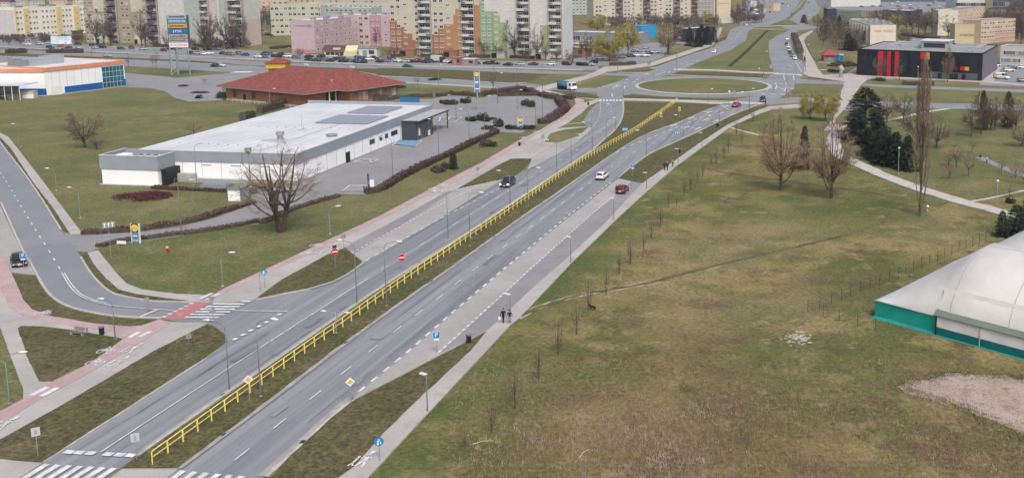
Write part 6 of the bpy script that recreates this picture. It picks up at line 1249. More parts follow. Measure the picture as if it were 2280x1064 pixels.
for wi in range(2):
    b = MB(); w0 = wi*WD; us = [0, .6, 1.4, 2.4, 3.6, 5, 6.5, 8, 9.4]+[9.4+k*1.35 for k in range(1, 26)]; vs_ = [w0+WD*(.5-.5*math.cos(math.pi*k/20)) for k in range(21)]
    n = len(vs_)
    for u in us:
        for v in vs_: b.v.append((u, v, dz(u, v, w0)))
    for i in range(len(us)-1):
        for j in range(n-1): a = i*n+j; b.f.append((a, a+n, a+n+1, a+1)); b.m.append(0)
    b.build('membrane', memb, dm, sm=True)
    for u in (9.4, 16.2, 22.9, 29.7): t = MB(); t.tube([(u, v, dz(u, v, w0)+.02) for v in vs_], .045, 4); t.build('seam', seam, dm)
    for fr in (.5,): 
        v = w0+WD*fr; t = MB(); t.tube([(u, v, dz(u, v, w0)+.01) for u in us[1:]], .025, 3); t.build('seam', seam, dm)
b = MB(); b.box(0, 43, -.05, .05, 0, HB0+.03); b.box(-.05, .05, .051, 2*WD, 0, HB0+.03); b.build('base_wall', teal, dm)
b = MB(); b.tube([(-.06, -.12, HB0+.02), (43, -.12, HB0+.02)], .05, 4); b.tube([(0, -.1, HB0), (7.4, -.1, HB0)], .06, 4); b.build('edge_seam', seam, dm)
b = MB(); b.q([(-.3, -.55, .03), (43, -.55, .03), (43, -.05, .25), (-.05, -.05, .25)]); b.build('ground_flap', mat('teal_flap', (.02, .21, .18), .7, .1, 1), dm)
ax0 = 8.0   # lean-to annex along the near side
b = MB(); b.box(ax0, 43, -.32, -.06, 1.0, 2.35); b.build('annex_wall', mat('annex_white', (.62, .61, .62), .7, .08, .6), dm); b = MB(); b.box(ax0, 43, -.36, -.07, 0, 1.0); b.build('annex_base', teal_d, dm)
b = MB(); b.q([(ax0-.2, -.5, 2.38), (43, -.5, 2.38), (43, .65, 3.2), (ax0-.2, .65, 3.2)]); b.q([(ax0-.2, -.5, 2.30), (ax0-.2, .65, 3.12), (43, .65, 3.12), (43, -.5, 2.30)]); b.q([(ax0-.2, -.5, 2.30), (43, -.5, 2.30), (43, -.5, 2.38), (ax0-.2, -.5, 2.38)]); b.build('annex_roof', mat('annex_roof_green', (.13, .17, .145), .8, .12, 1), dm)
b = MB(); b.q([(ax0+.1, .3, 3.1), (43, .3, 3.1), (43, 1.3, 5.15), (ax0+.1, 1.3, 5.15)]); b.build('membrane_skirt', mat('skirt_white', (.50, .49, .49), .8, .06, .6, c2=(.58, .57, .57)), dm)
for k in range(5): b = MB(); b.box(ax0+k*5.2, ax0+k*5.2+.12, -.42, -.33, 0, 2.35); b.build('annex_post', sblack if k == 0 else seam, dm)
# ---- wire fence around it
fg = flat('fence_green', (.03, .055, .04), .6)
fl = zO([(1760, 165), (1700, 190), (1583, 240), (1463, 290), (1340, 345), (1210, 395), (1060, 465), (912, 520), (755, 578), (590, 650), (395, 712)])
fp = PX(fl); FN = empty('wire_fence', fp[0], 0, 'thin green wire mesh fence on posts around the sports hall', 'fence')
def fence_run(P, root, step, h):
    L = plen(P); n = max(1, round(L/step)); post = MB(); post.tube([(0, 0, 0), (0, 0, h)], .035, 5); pm = post.mesh('post', [fg]); wire = None
    pts = [along(P, L*k/n)[0] for k in range(n+1)]
    for k, p in enumerate(pts): link('post', pm, root, p-root.location)
    for k in range(n):
        a, c_ = pts[k], pts[k+1]; l = (c_-a).length
        if wire is None:
            b = MB()
            for j in range(9): x = l*j/8; b.box(x-.003, x+.003, -.003, .003, .05, h-.05)
            for j in range(7): z = .08+(h-.15)*j/6; b.box(0, l, -.003, .003, z-.003, z+.003)
            wire = b.mesh('mesh_panel', [fg]); wl = l
        o = link('mesh_panel', wire, root, a-root.location, math.atan2(c_.y-a.y, c_.x-a.x)); o.scale = (l/wl, 1, 1)
fence_run(fp, FN, 2.1, 1.5); fence_run(PX(zO([(395, 712), (515, 750), (630, 785), (770, 812), (895, 845)])), FN, 2.1, 1.5)
# ---- yellow barrier on the central reserve
YP = [(340, 1036.7), (678.8, 790), (763, 731), (874, 652), (936, 609), (990, 573), (1047, 533), (1082, 510), (1176, 446), (1270.4, 379.5), (1345.6, 334), (1421, 290), (1508, 227.7)]
P = smooth(PX(YP), 4); Lb = plen(P); nb = round(Lb/2.0)
YB = empty('barrier', P[0], 0, 'long yellow tubular barrier along the central grass strip', 'barrier')
b = MB(); b.tube([(0, 0, 0), (0, 0, 1.0), (.04, 0, 1.09), (.13, 0, 1.13), (1.95, 0, 1.13)], .05, 6); b.tube([(.0, 0, .62), (1.95, 0, .62)], .045, 6); b.tube([(1.94, 0, .02), (1.94, 0, 1.13)], .065, 6); bm_ = b.mesh('barrier_panel', [yellow])
for k in range(nb):
    a, d = along(P, Lb*k/nb); c_, _d = along(P, Lb*(k+1)/nb); o = link('barrier_panel', bm_, YB, Vector((a.x, a.y, .15))-YB.location, math.atan2(c_.y-a.y, c_.x-a.x)); o.scale.x = (c_-a).length/2.0
# ================================================================ lamps and signs
def LP(b, ty, label, arm=(1, 0), style='arm', **k): return lamp(b, hgt(*b, ty), label, arm, style, **k)
nl = ND*1.6; nr = -ND*1.6
g1 = 'lamps on the central grass strip'
for b, ty, a in (((511, 871), 735, nl), ((581, 885), 728, nr), ((861, 683), 552, nr), ((795, 678), 552, nl), ((998, 534), 440, nl), ((1047, 550), 441, nr), ((1136, 456), 392, nl), ((1176, 461), 384, nr), ((1240, 386), 322, nl), ((1272, 366), 308, nr), ((1319, 337), 282, nl), ((1350, 312), 270, nr), ((1371, 290), 240, nl)):
    LP(b, ty, 'grey street lamp in the central grass strip, its curved arm over the %s carriageway' % ('supermarket side' if a is nl else 'meadow side'), (a.x, a.y), group=g1)
LP((749, 744), 695, 'pale double-headed lamp on the central strip beside the yellow barrier', (ND.x, ND.y), 'double', m=steel, r=.05, group=None)
g2 = 'path lamps along the pavement by the meadow'
for b, ty in (((952, 919), 834), ((1137, 722), 656), ((1271, 587), 528), ((1367, 493), 442), ((1440, 422), 385), ((1510, 366), 332), ((1563, 327), 296)):
    LP(b, ty, 'slim dark path lamp with flat white head at the meadow edge of the pavement', (-.8, .5), 'flat', group=g2, r=.05)
for b, ty in (((1439, 347), 300), ((1522, 307), 265), ((1602, 284), 236), ((1668, 252), 212)): LP(b, ty, 'tall grey lamp on the verge between the carriageway and the meadow pavement', (nl.x, nl.y), group='verge lamps by the right carriageway')
for b, ty, l, a in (((22, 901), 806, 'green lamp post beside the small triangular lawn', (1.2, .2)), ((257, 757), 684, 'slim grey lamp by the bench and bin', (-1, .2)), ((126, 425), 386, 'pale lamp on the lawn by the side road', (-1.2, .2)), ((179, 486), 430, 'pale green lamp on the lawn near the maroon planting', (-1.2, .2)), ((47, 327), 285, 'thin lamp on the lawn far up the side road', (-1.2, .2)), ((496, 638), 578, 'thin green lamp on the lawn beside the bike path', (1, .2)), ((735, 522), 472, 'thin green lamp between the big bare tree and the bike path', (1, .2)),
    ((439, 423), 330, 'dark lamp in front of the supermarket loading wall', (1.5, .5)), ((404, 519), 415, 'dark lamp beside the delivery drive', (1.5, .5)), ((875, 398), 316, 'dark car park lamp beside the maroon hedge', (-1.5, .3)), ((977, 350), 275, 'dark car park lamp halfway along the supermarket', (-1.5, .3)), ((1045, 320), 252, 'dark car park lamp with a small sign near the hedge bend', (-1.5, .3)), ((1016, 269), 220, 'dark lamp at the disabled parking bays', (-1.5, .3)), ((1079, 290), 222, 'dark lamp beside the planted island', (1, .3)), ((1193, 283), 212, 'dark lamp at the corner of the car park by the totem', (1, .3)), ((1208, 265), 205, 'dark lamp beside the bend of the maroon hedge', (1, .3)), ((1108, 232), 170, 'dark lamp in the middle of the empty car park', (1, .3)), ((602, 247), 205, 'thin lamp behind the supermarket roof and hedge', (1, .2))):
    LP(b, ty, l, a, group='car park and lawn lamps', r=.06, m=(MATS.get('lamp_green') or flat('lamp_green', (.16, .22, .19), .6)) if 'green' in l.split()[:2] or 'pale' in l.split()[:1] else None)
lb = LP((558, 417), 340, 'tall pole carrying a large box head beside the delivery drive', (1, 0), 'flat', group=None, r=.09)
b = MB(); hh = hgt(558, 417, 340); b.tube([(0, 0, hh-.2), (0, 0, hh+.2), (0, 0, hh+.9)], [.2, .55, .6], 6); b.build('box_head', steel, lb)
g3 = 'tall lamps around the roundabout'
for b, ty in (((1375, 165), 113), ((1388, 214), 185), ((1507, 166), 90), ((1700, 172), 120), ((1751, 217), 155), ((1770, 214), 148), ((1793, 160), 105), ((1577, 230), 205), ((1668, 252), 205), ((1590, 110), 70), ((1600, 100), 52), ((1722, 210), 170), ((1151, 203), 150), ((1152, 247), 208)):
    LP(b, ty, 'tall dark lamp mast at the roundabout and its approaches', (.8, .3), group=g3, r=.08)
g4 = 'lamps along the dual road by the flats'
for x, y, t in ((205, 127, 85), (252, 160, 110), (300, 158, 118), (380, 160, 110), (500, 132, 98), (640, 150, 112), (712, 150, 120), (795, 172, 130), (870, 176, 138), (923, 178, 140), (977, 192, 150), (1100, 188, 145), (1208, 200, 150), (98, 128, 100), (60, 126, 98), (160, 128, 95)): LP((x, y), t, 'thin grey lamp along the dual road in front of the flats', (.5, .8), group=g4, r=.07)
for b, ty, l in (((2000, 389), 332, 'white park lamp by the dark conifers and the path'), ((2219, 456), 405, 'white park lamp beside the path junction'), ((2043, 185), 150, 'white lamp in front of the black glass building'), ((2065, 470), 462, 'low white park marker by the poplar')): LP(b, ty, l, (1, 0), 'globe', m=steel, r=.05)
# road signs
sign('no_entry', (747, 598), 560, 'round red no entry sign on the grass tip by the bike path'); sign('no_entry', (896, 603), 573, 'round red no entry sign beside the yellow barrier')
sign('P', (973, 788), 745, 'blue parking sign at the start of the roadside bay', w=.34); sign('P', (54, 603), 569, 'blue parking sign behind the dark parked car', w=.34, name='road_sign'); sign('P', (1409, 394), 369, 'small blue parking sign on the verge near the maroon car', w=.34)
sign('priority', (556, 897), 844, 'yellow and white diamond priority sign in the central strip', w=.42); sign('priority', (782, 898), 849, 'yellow and white diamond priority sign on the right verge', w=.42)
sign('round_blue', (846, 1030), 982, 'round blue footpath sign standing at the edge of the pavement', w=.38); sign('round_blue', (590, 645), 606, 'round blue sign between bike path and pavement', w=.36)
sign('crossing_light', (85, 1018), 960, 'pale rear of a pedestrian crossing sign on the left verge', w=.32); sign('crossing_light', (305, 1026), 973, 'pale rear of a crossing sign in the central strip end', w=.32); sign('crossing_back', (609, 800), 764, 'dark rear of a square sign in the central strip', w=.32); sign('crossing_back', (766, 556), 525, 'dark square sign board where the left bay begins', w=.32); sign('crossing_back', (1064, 395), 376, 'small dark sign board on the strip beside the left pavement', w=.3); sign('crossing_back', (1209, 330), 304, 'dark square sign where the paving meets the lawn island', w=.4)
sign('yield_back', (476, 725), 668, 'rear of a give way sign at the side road crossing', w=.38); sign('crossing_back', (329, 698), 667, 'rear of two small signs on the verge of the side road', w=.28); sign('crossing_back', (421, 762), 748, 'rear of a small sign on the verge south of the crossing', w=.28); sign('crossing_light', (580, 650), 612, 'narrow grey sign seen edge-on beside the blue round sign', w=.12, yaw=1.2)
sign('lanes', (1392, 306), 288, 'wide blue lane sign in the central lawn by the barrier end', w=.7); sign('lanes', (1508, 318), 296, 'wide blue lane arrow sign at the kerb of the right carriageway', w=.7)
sign('works', (1472, 279), 257, 'yellow roadworks board without a white plate, nearest the barrier', w=.6).name = 'road_sign'; sign('works', (1513, 264), 244, 'yellow roadworks board with white plate on the central lawn', w=.6); sign('works', (1580, 284), 262, 'yellow roadworks board on the right verge beside the arrows', w=.6); sign('works', (1619, 266), 246, 'yellow roadworks board on the verge near the red car', w=.5)
sign('triangle', (1624, 216), 203, 'red and white warning triangle at the roundabout edge', w=.7); sign('triangle', (1690, 172), 152, 'red bordered sign on the far verge of the roundabout', w=.5); sign('crossing_back', (1635, 218), 205, 'dark sign panel on the roundabout edge', w=.5); sign('crossing_back', (1455, 172), 166, 'small dark sign on the roundabout entry', w=.5); sign('crossing_back', (1430, 180), 175, 'small dark sign on the roundabout entry near the island tip', w=.5); sign('P', (1717, 152), 148, 'narrow blue sign on the lawn by the north road', w=.5); sign('no_entry', (1760, 214), 208, 'small red sign at the roundabout exit', w=.4)
sb = sign('lanes', (248, 575), 500, 'pale grey direction sign on two posts by the driveway mouth', w=.8); sb.children[1].data.materials[0] = sgrey
info = empty('notice_board', px(271, 548), -.1, 'low white notice board on two legs beside the drive hedge', 'sign')
b = MB(); b.box(-.7, .7, -.04, .04, .35, .8); b.build('board', white_p, info)
for s in (-.6, .6): b = MB(); b.box(s-.04, s+.04, .041, .1, 0, .8); b.build('leg', steel, info)
hy = empty('hydrant', px(373, 562), 0, 'small red hydrant with white cap on the lawn', 'hydrant')
b = MB(); b.cyl((0, 0, 0), .16, .7, 8); b.cyl((0, 0, .35), .09, .3, 6, 'x'); b.build('body', sred, hy); b = MB(); b.cyl((0, 0, .7), .19, .16, 8); b.build('cap', white_p, hy)
bx_ = empty('charging_post', px(*zF([(893, 735)])[0]), .4, 'white charging cabinet with a black post at the hatched parking bay', 'charger')
b = MB(); b.box(-.35, .35, -.3, .3, 0, 1.7); b.build('cabinet', white_p, bx_); b = MB(); b.box(-.75, -.5, -.15, .15, 0, 2.9); b.build('post', sblack, bx_); b = MB(); b.box(-.72, -.5, -.2, -.15, 1.0, 1.6); b.build('screen', sblue, bx_)
# bench and bins
bn = empty('bench', px(175, 748), -.28, 'grey slatted bench with concrete legs facing the bike path', 'bench'); wood = mat('bench_wood', (.14, .13, .13), .8, .15, 4)
for k in range(4): b = MB(); b.box(-1, 1, -.28+k*.14, -.17+k*.14, .43, .47); b.build('seat_slat', wood, bn)
for k in range(3): b = MB(); b.box(-1, 1, .30+k*.03, .33+k*.03, .55+k*.14, .65+k*.14); b.build('back_slat', wood, bn)
for s in (-.75, .75): b = MB(); b.box(s-.07, s+.07, -.3, .29, 0, .43); b.box(s-.05, s+.05, .2, .3, .43, .95); b.build('leg', kerb_m, bn)
def bin_(b0, label): 
    r = empty('litter_bin', px(*b0), 0, label, 'bin'); b = MB(); b.tube([(0, 0, .25), (0, 0, 1.0)], [.2, .26], 10); b.build('bucket', sblack, r); b = MB(); b.box(-.33, -.27, -.03, .03, 0, 1.15); b.box(-.28, -.18, -.02, .02, .7, .76); b.build('post', sblack, r); b = MB(); b.cyl((0, 0, 1.0), .28, .08, 10); b.build('lid', darksteel, r)
bin_((228, 748), 'black litter bin beside the bench'); bin_((1045, 766), 'black litter bin on the grass tip by the parking bay'); bin_((1513, 343), 'black litter bin on the verge near the walkers'); bin_((1598, 284), 'black litter bin on the verge by the roundabout approach'); bin_((1310, 236), 'black litter bin on the lawn strip by the far zebra'); bin_((1157, 327), 'black litter bin by the parked bicycle'); bin_((746, 562), 'black litter bin on the grass tip behind the no entry sign')
byc = empty('bicycle', px(1163, 326), .5, 'dark bicycle leaning beside the bin on the left pavement', 'bicycle')
for s in (-.5, .5):
    b = MB(); b.tube([(s+.33*math.cos(2*math.pi*k/14), 0, .34+.33*math.sin(2*math.pi*k/14)) for k in range(15)], .025, 4); b.build('wheel', tyre, byc)
b = MB(); b.tube([(-.5, 0, .34), (-.15, 0, .8), (.4, 0, .82), (.5, 0, .34)], .025, 5); b.tube([(-.15, 0, .8), (.02, 0, .34), (.4, 0, .82)], .025, 5); b.tube([(.4, -.25, .98), (.4, .25, .98)], .02, 5); b.build('frame', darksteel, byc); b = MB(); b.box(-.28, -.02, -.07, .07, .9, .95); b.build('saddle', sblack, byc)
# ================================================================ vehicles
def ang(a, b): A, B = px(*a), px(*b); return math.atan2(B.y-A.y, B.x-A.x)
RA = RANG
car('suv', 'dark', px(1131, 414), math.atan2(-RD.y, -RD.x)+.02, 'dark car with lit headlights driving towards the crossing', lights=True, z=.04)
car('hatch', 'white', px(1341, 398), RA-.02, 'white hatchback driving away along the right carriageway', z=.04)
car('hatch', 'maroon', px(1386, 429), RA, 'maroon hatchback stopped in the paved bay with a person beside it', z=.09)
car('hatch', 'black', px(42, 590), ang((42, 590), (58, 628)), 'dark parked car with open door beside the blue parking sign', z=.09)
car('sedan', 'red', px(1640, 238), ang((1640, 238), (1690, 214)), 'bright red car nearing the roundabout', z=.06)
car('suv', 'darkblue', px(1698, 227), ang((1698, 227), (1690, 245)), 'dark blue car leaving the roundabout', z=.06)
car('hatch', 'white', px(1591, 118), ang((1591, 118), (1560, 131)), 'white car with lit headlights coming down the north road', lights=True, z=.06)
car('sedan', 'white', px(1663, 59), ang((1663, 59), (1700, 52)), 'white car turning at the second junction', z=.06); car('hatch', 'silver', px(1676, 58), ang((1663, 59), (1700, 52)), 'silver car following at the second junction', z=.06)
car('sedan', 'green', px(908, 151), ang((860, 150), (960, 153)), 'dark green car on the dual road before the flats', z=.06); car('sedan', 'black', px(480, 150), ang((480, 150), (560, 154)), 'black car waiting on the dual road behind the pylon', z=.06); car('hatch', 'white', px(492, 149), ang((480, 150), (560, 154)), 'white car beside the black car behind the pylon', z=.06); car('hatch', 'silver', px(240, 127), ang((200, 126), (300, 129)), 'silver car passing behind the retail store', z=.06)
# tanker lorry
tk_ = empty('tanker_lorry', (*px(1262, 201).xy, .05), ang((1245, 200), (1300, 206)), 'blue tanker lorry with white cab entering the roundabout', 'lorry')
tb_ = mat('tank_blue', (.04, .16, .27), .4, .1, 1)
b = MB(); b.tube([(-3.7, 0, 1.75), (-3.6, 0, 1.75), (1.0, 0, 1.75), (1.1, 0, 1.75)], [.85, 1.02, 1.02, .85], 16); b.build('tank', tb_, tk_, sm=True)
b = MB(); b.box(-3.8, 3.3, -.9, .9, .65, .85); b.build('chassis', trim, tk_); b = MB(); b.box(-3.2, .8, -.5, .5, 2.72, 2.85); b.build('walkway', darksteel, tk_)
b = MB(); b.prism([(1.35, -1.15), (3.3, -1.15), (3.45, -1.0), (3.45, 1.0), (3.3, 1.15), (1.35, 1.15)], .6, 2.75); b.build('cab', carpaint('white'), tk_)
b = MB(); b.box(3.451, 3.47, -.95, .95, 1.65, 2.5); b.build('windscreen', glass, tk_); b = MB(); b.box(2.1, 3.1, -1.17, -1.151, 1.65, 2.45); b.box(2.1, 3.1, 1.151, 1.17, 1.65, 2.45); b.build('side_window', glass, tk_)
for x in (-2.7, -1.6, 2.5):
    for s in (-1, 1): b = MB(); b.tube([(x, s*1.0-.15, .5), (x, s*1.0+.15, .5)], .5, 14); b.build('wheel', tyre, tk_)
for s in (-.8, .8): b = MB(); b.box(3.45, 3.5, s-.2, s+.2, .85, 1.1); b.build('headlight', lamp_on, tk_)
b = MB(); b.tube([(-3.85, 0, 1.4), (-3.72, 0, 1.4)], .8, 14); b.build('rear_hose_reel', offw, tk_)
# parked cars
PK = [(62, 102, 'white'), (90, 101, 'silver'), (112, 108, 'darkblue'), (135, 105, 'orange'), (152, 109, 'maroon'), (175, 109, 'silver'), (212, 109, 'silver'), (228, 108, 'dark'), (270, 111, 'blue'), (293, 109, 'maroon'), (320, 112, 'silver'), (365, 115, 'maroon'), (425, 121, 'dark'), (441, 122, 'beige'), (452, 123, 'white'), (467, 122, 'white'), (497, 122, 'dark'), (513, 124, 'grey'), (530, 122, 'grey'), (546, 125, 'blue'), (575, 129, 'white'), (589, 129, 'blue'), (590, 122, 'black'), (612, 128, 'darkblue'), (625, 128, 'dark'), (641, 129, 'white'), (660, 131, 'grey'), (688, 136, 'dark'), (704, 138, 'green'), (720, 136, 'grey'), (735, 138, 'dark'), (750, 135, 'black'), (764, 139, 'dark'), (778, 138, 'grey'), (795, 141, 'dark'), (809, 141, 'black'), (824, 135, 'white'), (845, 140, 'dark'), (860, 139, 'grey'), (884, 139, 'white'), (903, 140, 'silver'), (918, 140, 'dark'), (934, 140, 'maroon'), (949, 141, 'dark'), (962, 140, 'blue'), (993, 141, 'white'), (1061, 144, 'dark'), (1084, 144, 'darkblue'), (1102, 144, 'black'), (1131, 147, 'dark'), (1157, 146, 'silver'), (1187, 146, 'maroon'), (1228, 146, 'white'), (1262, 146, 'dark'), (1300, 147, 'dark'), (1314, 147, 'silver'), (1322, 142, 'black')]
rnd = random.Random(5); CN = dict(dark='charcoal', darkblue='navy')
for i, (x, y, c) in enumerate(PK):
    where = 'in front of the cream block' if x < 190 else 'in front of the beige and plum tower' if x < 400 else 'beside the pylon and mint wing' if x < 560 else 'on the lot by the pink gable' if x < 690 else 'near the yellow kiosk' if x < 865 else 'before the terracotta tower' if x < 1070 else 'along the green corner tower'
    car(rnd.choice(('hatch', 'sedan', 'suv')), c, px(x, y), ang((x, y), (x+20, y+1.2))+rnd.choice((0, math.pi))+rnd.uniform(-.35, .35), '%s car parked %s' % (CN.get(c, c), where), group='%s cars parked %s' % (CN.get(c, c), where), detail=False, z=.055)
for i in range(36):
    x = rnd.uniform(70, 1030); y = 96+x*.040+rnd.uniform(-3.5, .5)+(6 if x > 560 else 0); c = rnd.choice(('dark', 'silver', 'grey', 'white', 'black', 'blue', 'dark'))
    if any(abs(x-a)+abs(y-b_)*2 < 11 for a, b_, _c2 in PK): continue
    PK.append((x, y, c)); car(rnd.choice(('hatch', 'sedan', 'suv')), c, px(x, y), ang((x, y), (x+20, y+1.2))+rnd.choice((0, 1.5, math.pi)), '%s car in the rear rows before the flats' % CN.get(c, c), group='%s cars in the rear rows before the flats' % CN.get(c, c), detail=False, z=.055)
# white flatbed lorry among them
fb = empty('lorry', (*px(976, 140).xy, .055), ang((976, 140), (1000, 141)), 'white boxed lorry parked before the terracotta tower', 'lorry')
b = MB(); b.box(-3, 1.2, -1.1, 1.1, .9, 3.1); b.build('box_body', offw, fb); b = MB(); b.box(1.3, 2.9, -1.05, 1.05, .5, 2.5); b.build('cab', carpaint('dark'), fb); b = MB(); b.box(-3, 2.9, -.8, .8, .55, .88); b.build('chassis', trim, fb)
for x in (-2, 2.1):
    for s in (-.95, .95): b = MB(); b.tube([(x, s-.13, .45), (x, s+.13, .45)], .45, 12); b.build('wheel', tyre, fb)
for x, y, c, k in ((1336, 132, 'white', 'hatch'), (1369, 130, 'red', 'hatch'), (1384, 131, 'grey', 'sedan'), (1405, 128, 'dark', 'suv'), (1420, 126, 'white', 'hatch'), (1437, 127, 'white', 'suv'), (1418, 112, 'silver', 'hatch'), (1424, 114, 'silver', 'sedan'), (1430, 116, 'silver', 'hatch'), (1436, 109, 'silver', 'hatch'), (1413, 117, 'grey', 'sedan'), (1446, 121, 'dark', 'hatch'), (1458, 119, 'white', 'suv'), (1275, 100, 'white', 'hatch'), (1287, 100, 'white', 'sedan'), (1298, 101, 'silver', 'hatch')):
    car(k, c, px(x, y), rnd.uniform(-.4, .4)+(.8 if y < 118 else 0), '%s car parked under the willows' % CN.get(c, c), group='%s cars parked under the willows' % CN.get(c, c), detail=False, z=.055)
for x, y, c, k, l in ((2217, 149, 'white', 'hatch', 'white car close to the black glass side wall'), (2246, 160, 'white', 'suv', 'white estate parked behind the white van'), (2254, 154, 'blue', 'hatch', 'blue car between the white ones by the office'), (2277, 153, 'white', 'sedan', 'white car under the office windows'), (2277, 183, 'grey', 'hatch', 'grey car at the edge of the office car park')): car(k, c, px(x, y), rnd.uniform(-.1, .2), l, detail=False, z=.055)
car('van', 'white', px(2230, 177), ang((2200, 174), (2260, 179)), 'large white van parked beside the black glass building', name='van', cat='van', z=.155)
for i, (x, y, c, k) in enumerate(((1753, 90, 'white', 'van'), (1751, 101, 'dark', 'hatch'), (1754, 107, 'white', 'hatch'), (1757, 114, 'silver', 'suv'), (1759, 120, 'black', 'sedan'), (1763, 127, 'grey', 'suv'), (1770, 133, 'white', 'hatch'))):
    car(k, c, px(x, y), ang((1753, 100), (1768, 131)) if i else ang((1752, 84), (1754, 104)), '%s %s in the row parked beside the north-east lane' % (CN.get(c, c), 'van' if k == 'van' else 'car') + (' at its near end' if i == 6 else ''), group=None if i != 2 else None, detail=False, z=.06)
FC = []
for i in range(46):
    t = rnd.random(); x = rnd.uniform(1650, 1775); y = rnd.uniform(6, 46); 
    if y > 50-(x-1650)*.28 or y < 0: continue
    c = rnd.choice(('white', 'silver', 'grey', 'dark', 'red', 'white', 'darkblue')); car(rnd.choice(('hatch', 'sedan', 'suv')), c, px(x, y), rnd.uniform(0, 6.28), '%s car on the far lot by the sand coloured gable' % CN.get(c, c), group='%s cars on the far lot' % CN.get(c, c), detail=False, z=.06)
for i in range(34):
    x = rnd.uniform(1905, 2130); y = rnd.uniform(5, 20); c = rnd.choice(('white', 'silver', 'grey', 'dark', 'red', 'white', 'blue')); car(rnd.choice(('hatch', 'sedan', 'suv')), c, px(x, y), rnd.uniform(-.3, .3), '%s car on the distant retail car park' % CN.get(c, c), group='%s cars on the distant retail car park' % CN.get(c, c), detail=False, z=.06)
for i, (x, y, c) in enumerate(((572, 75, 'white'), (577, 82, 'dark'), (584, 80, 'grey'), (590, 74, 'silver'), (598, 80, 'dark'), (606, 83, 'maroon'), (583, 70, 'blue'))): car('hatch', c, px(x, y), rnd.uniform(0, 6), '%s car in the yard between the tower and the pale green block' % CN.get(c, c), group='%s cars in the yard' % CN.get(c, c), detail=False, z=.01)
for x, y, c in ((1796, 55, 'red'), (1803, 37, 'white'), (1812, 25, 'silver'), (1818, 14, 'white'), (1800, 8, 'grey'), (1764, 33, 'grey')): car('hatch', c, px(x, y), 1.2, '%s car on the far avenue beyond the second junction' % CN.get(c, c), group='%s cars on the far avenue' % CN.get(c, c), detail=False, z=.09)
# ================================================================ people
blackc = cloth('black', (.014, .014, .017)); navy = cloth('navy', (.02, .03, .05)); greyj = cloth('grey_denim', (.22, .25, .29)); tan = cloth('tan', (.36, .22, .09)); whitec = cloth('white', (.65, .65, .65)); blond = flat('hair_light', (.40, .33, .22), .7)
cw = -RD
person((1121, 721), 'walk', cw, blackc, blackc, blackc, 'person in a black coat walking on the pavement, carrying a pale bag'); person((1135, 724), 'walk', cw, navy, greyj, whitec, 'person in a navy top, grey trousers and white shoes on the pavement')
hb = empty('bag', (*(px(1121, 721)+Vector((-.42, -.1, 0))).xy, .15), .3, 'pale carrier bag held by the person in black', 'bag'); b = MB(); b.prism([(-.15, -.06), (.15, -.06), (.15, .06), (-.15, .06)], .38, .75); b.build('bag_body', whitec, hb); b = MB(); b.tube([(-.1, 0, .75), (0, 0, .9), (.1, 0, .75)], .012, 4); b.build('handle', whitec, hb)
person((1480, 381), 'walk', cw, blackc, blackc, blackc, 'person in black walking on the left of a pair', group=None); person((1486, 381), 'walk', cw, blackc, navy, blackc, 'fair-haired person in a dark jacket beside a walker in black', hair=blond); person((1498, 373), 'walk', RD, tan, blackc, blackc, 'person in a tan jacket walking behind the pair')
person((1373, 434), 'stand', RD, blackc, blackc, blackc, 'person in black standing at the door of the maroon car', z=.09)
person((2182, 360), 'walk', Vector((-1, 0, 0)), blackc, greyj, whitec, 'runner in a dark top with bare looking legs in the park', z=.03); person((2197, 365), 'walk', Vector((-1, 0, 0)), whitec, blackc, whitec, 'runner in a pale top and dark shorts in the park', z=.03)
person((1443, 147), 'walk', Vector((1, 0, 0)), blackc, navy, blackc, 'walker in dark clothes on the far pinkish pavement'); person((1447, 146), 'walk', Vector((1, 0, 0)), navy, blackc, blackc, 'second walker in navy on the far pinkish pavement'); person((1705, 236), 'stand', Vector((-1, 0, 0)), blackc, blackc, blackc, 'person in black waiting at the roundabout crossing'); person((1832, 104), 'stand', Vector((-1, 0, 0)), blackc, blackc, blackc, 'person in black on the green by the hut', z=.18)
# dog on the meadow
dg_ = empty('dog', px(1320, 690), 2.6, 'small dark brown dog trotting over the meadow', 'dog'); dmat = flat('dog_fur', (.03, .018, .013), .9)
me = bpy.data.meshes.new('dog'); VV = [(0, 0, .42), (.28, 0, .44), (-.28, 0, .42), (.42, 0, .55), (.55, 0, .60), (.68, 0, .56), (-.42, 0, .5), (-.55, 0, .62)]+[(x+o, s*.09, z) for x, o in ((.26, .0), (-.26, 0)) for s in (-1, 1) for z, o in ((.25, .03*s), (.03, .08*s))]
EE = [(0, 1), (0, 2), (1, 3), (3, 4), (4, 5), (2, 6), (6, 7), (1, 8), (8, 9), (1, 10), (10, 11), (2, 12), (12, 13), (2, 14), (14, 15)]
me.from_pydata(VV, EE, []); o = bpy.data.objects.new('dt', me); col.objects.link(o); o.modifiers.new('s', 'SKIN')
for i, r in enumerate([.13, .14, .12, .09, .09, .045, .03, .02]+[.055, .03]*4): me.skin_vertices[0].data[i].radius = (r, r)
me.skin_vertices[0].data[0].use_root = True; o.modifiers.new('u', 'SUBSURF').levels = 1; dme = bpy.data.meshes.new_from_object(o.evaluated_get(bpy.context.evaluated_depsgraph_get())); bpy.data.objects.remove(o); dme.materials.clear(); dme.materials.append(dmat)
link('body', dme, dg_); b = MB(); b.q([(.5, -.05, .68), (.56, -.09, .66), (.53, -.08, .78)]); b.q([(.5, .05, .68), (.53, .08, .78), (.56, .09, .66)]); b.build('ears', dmat, dg_)
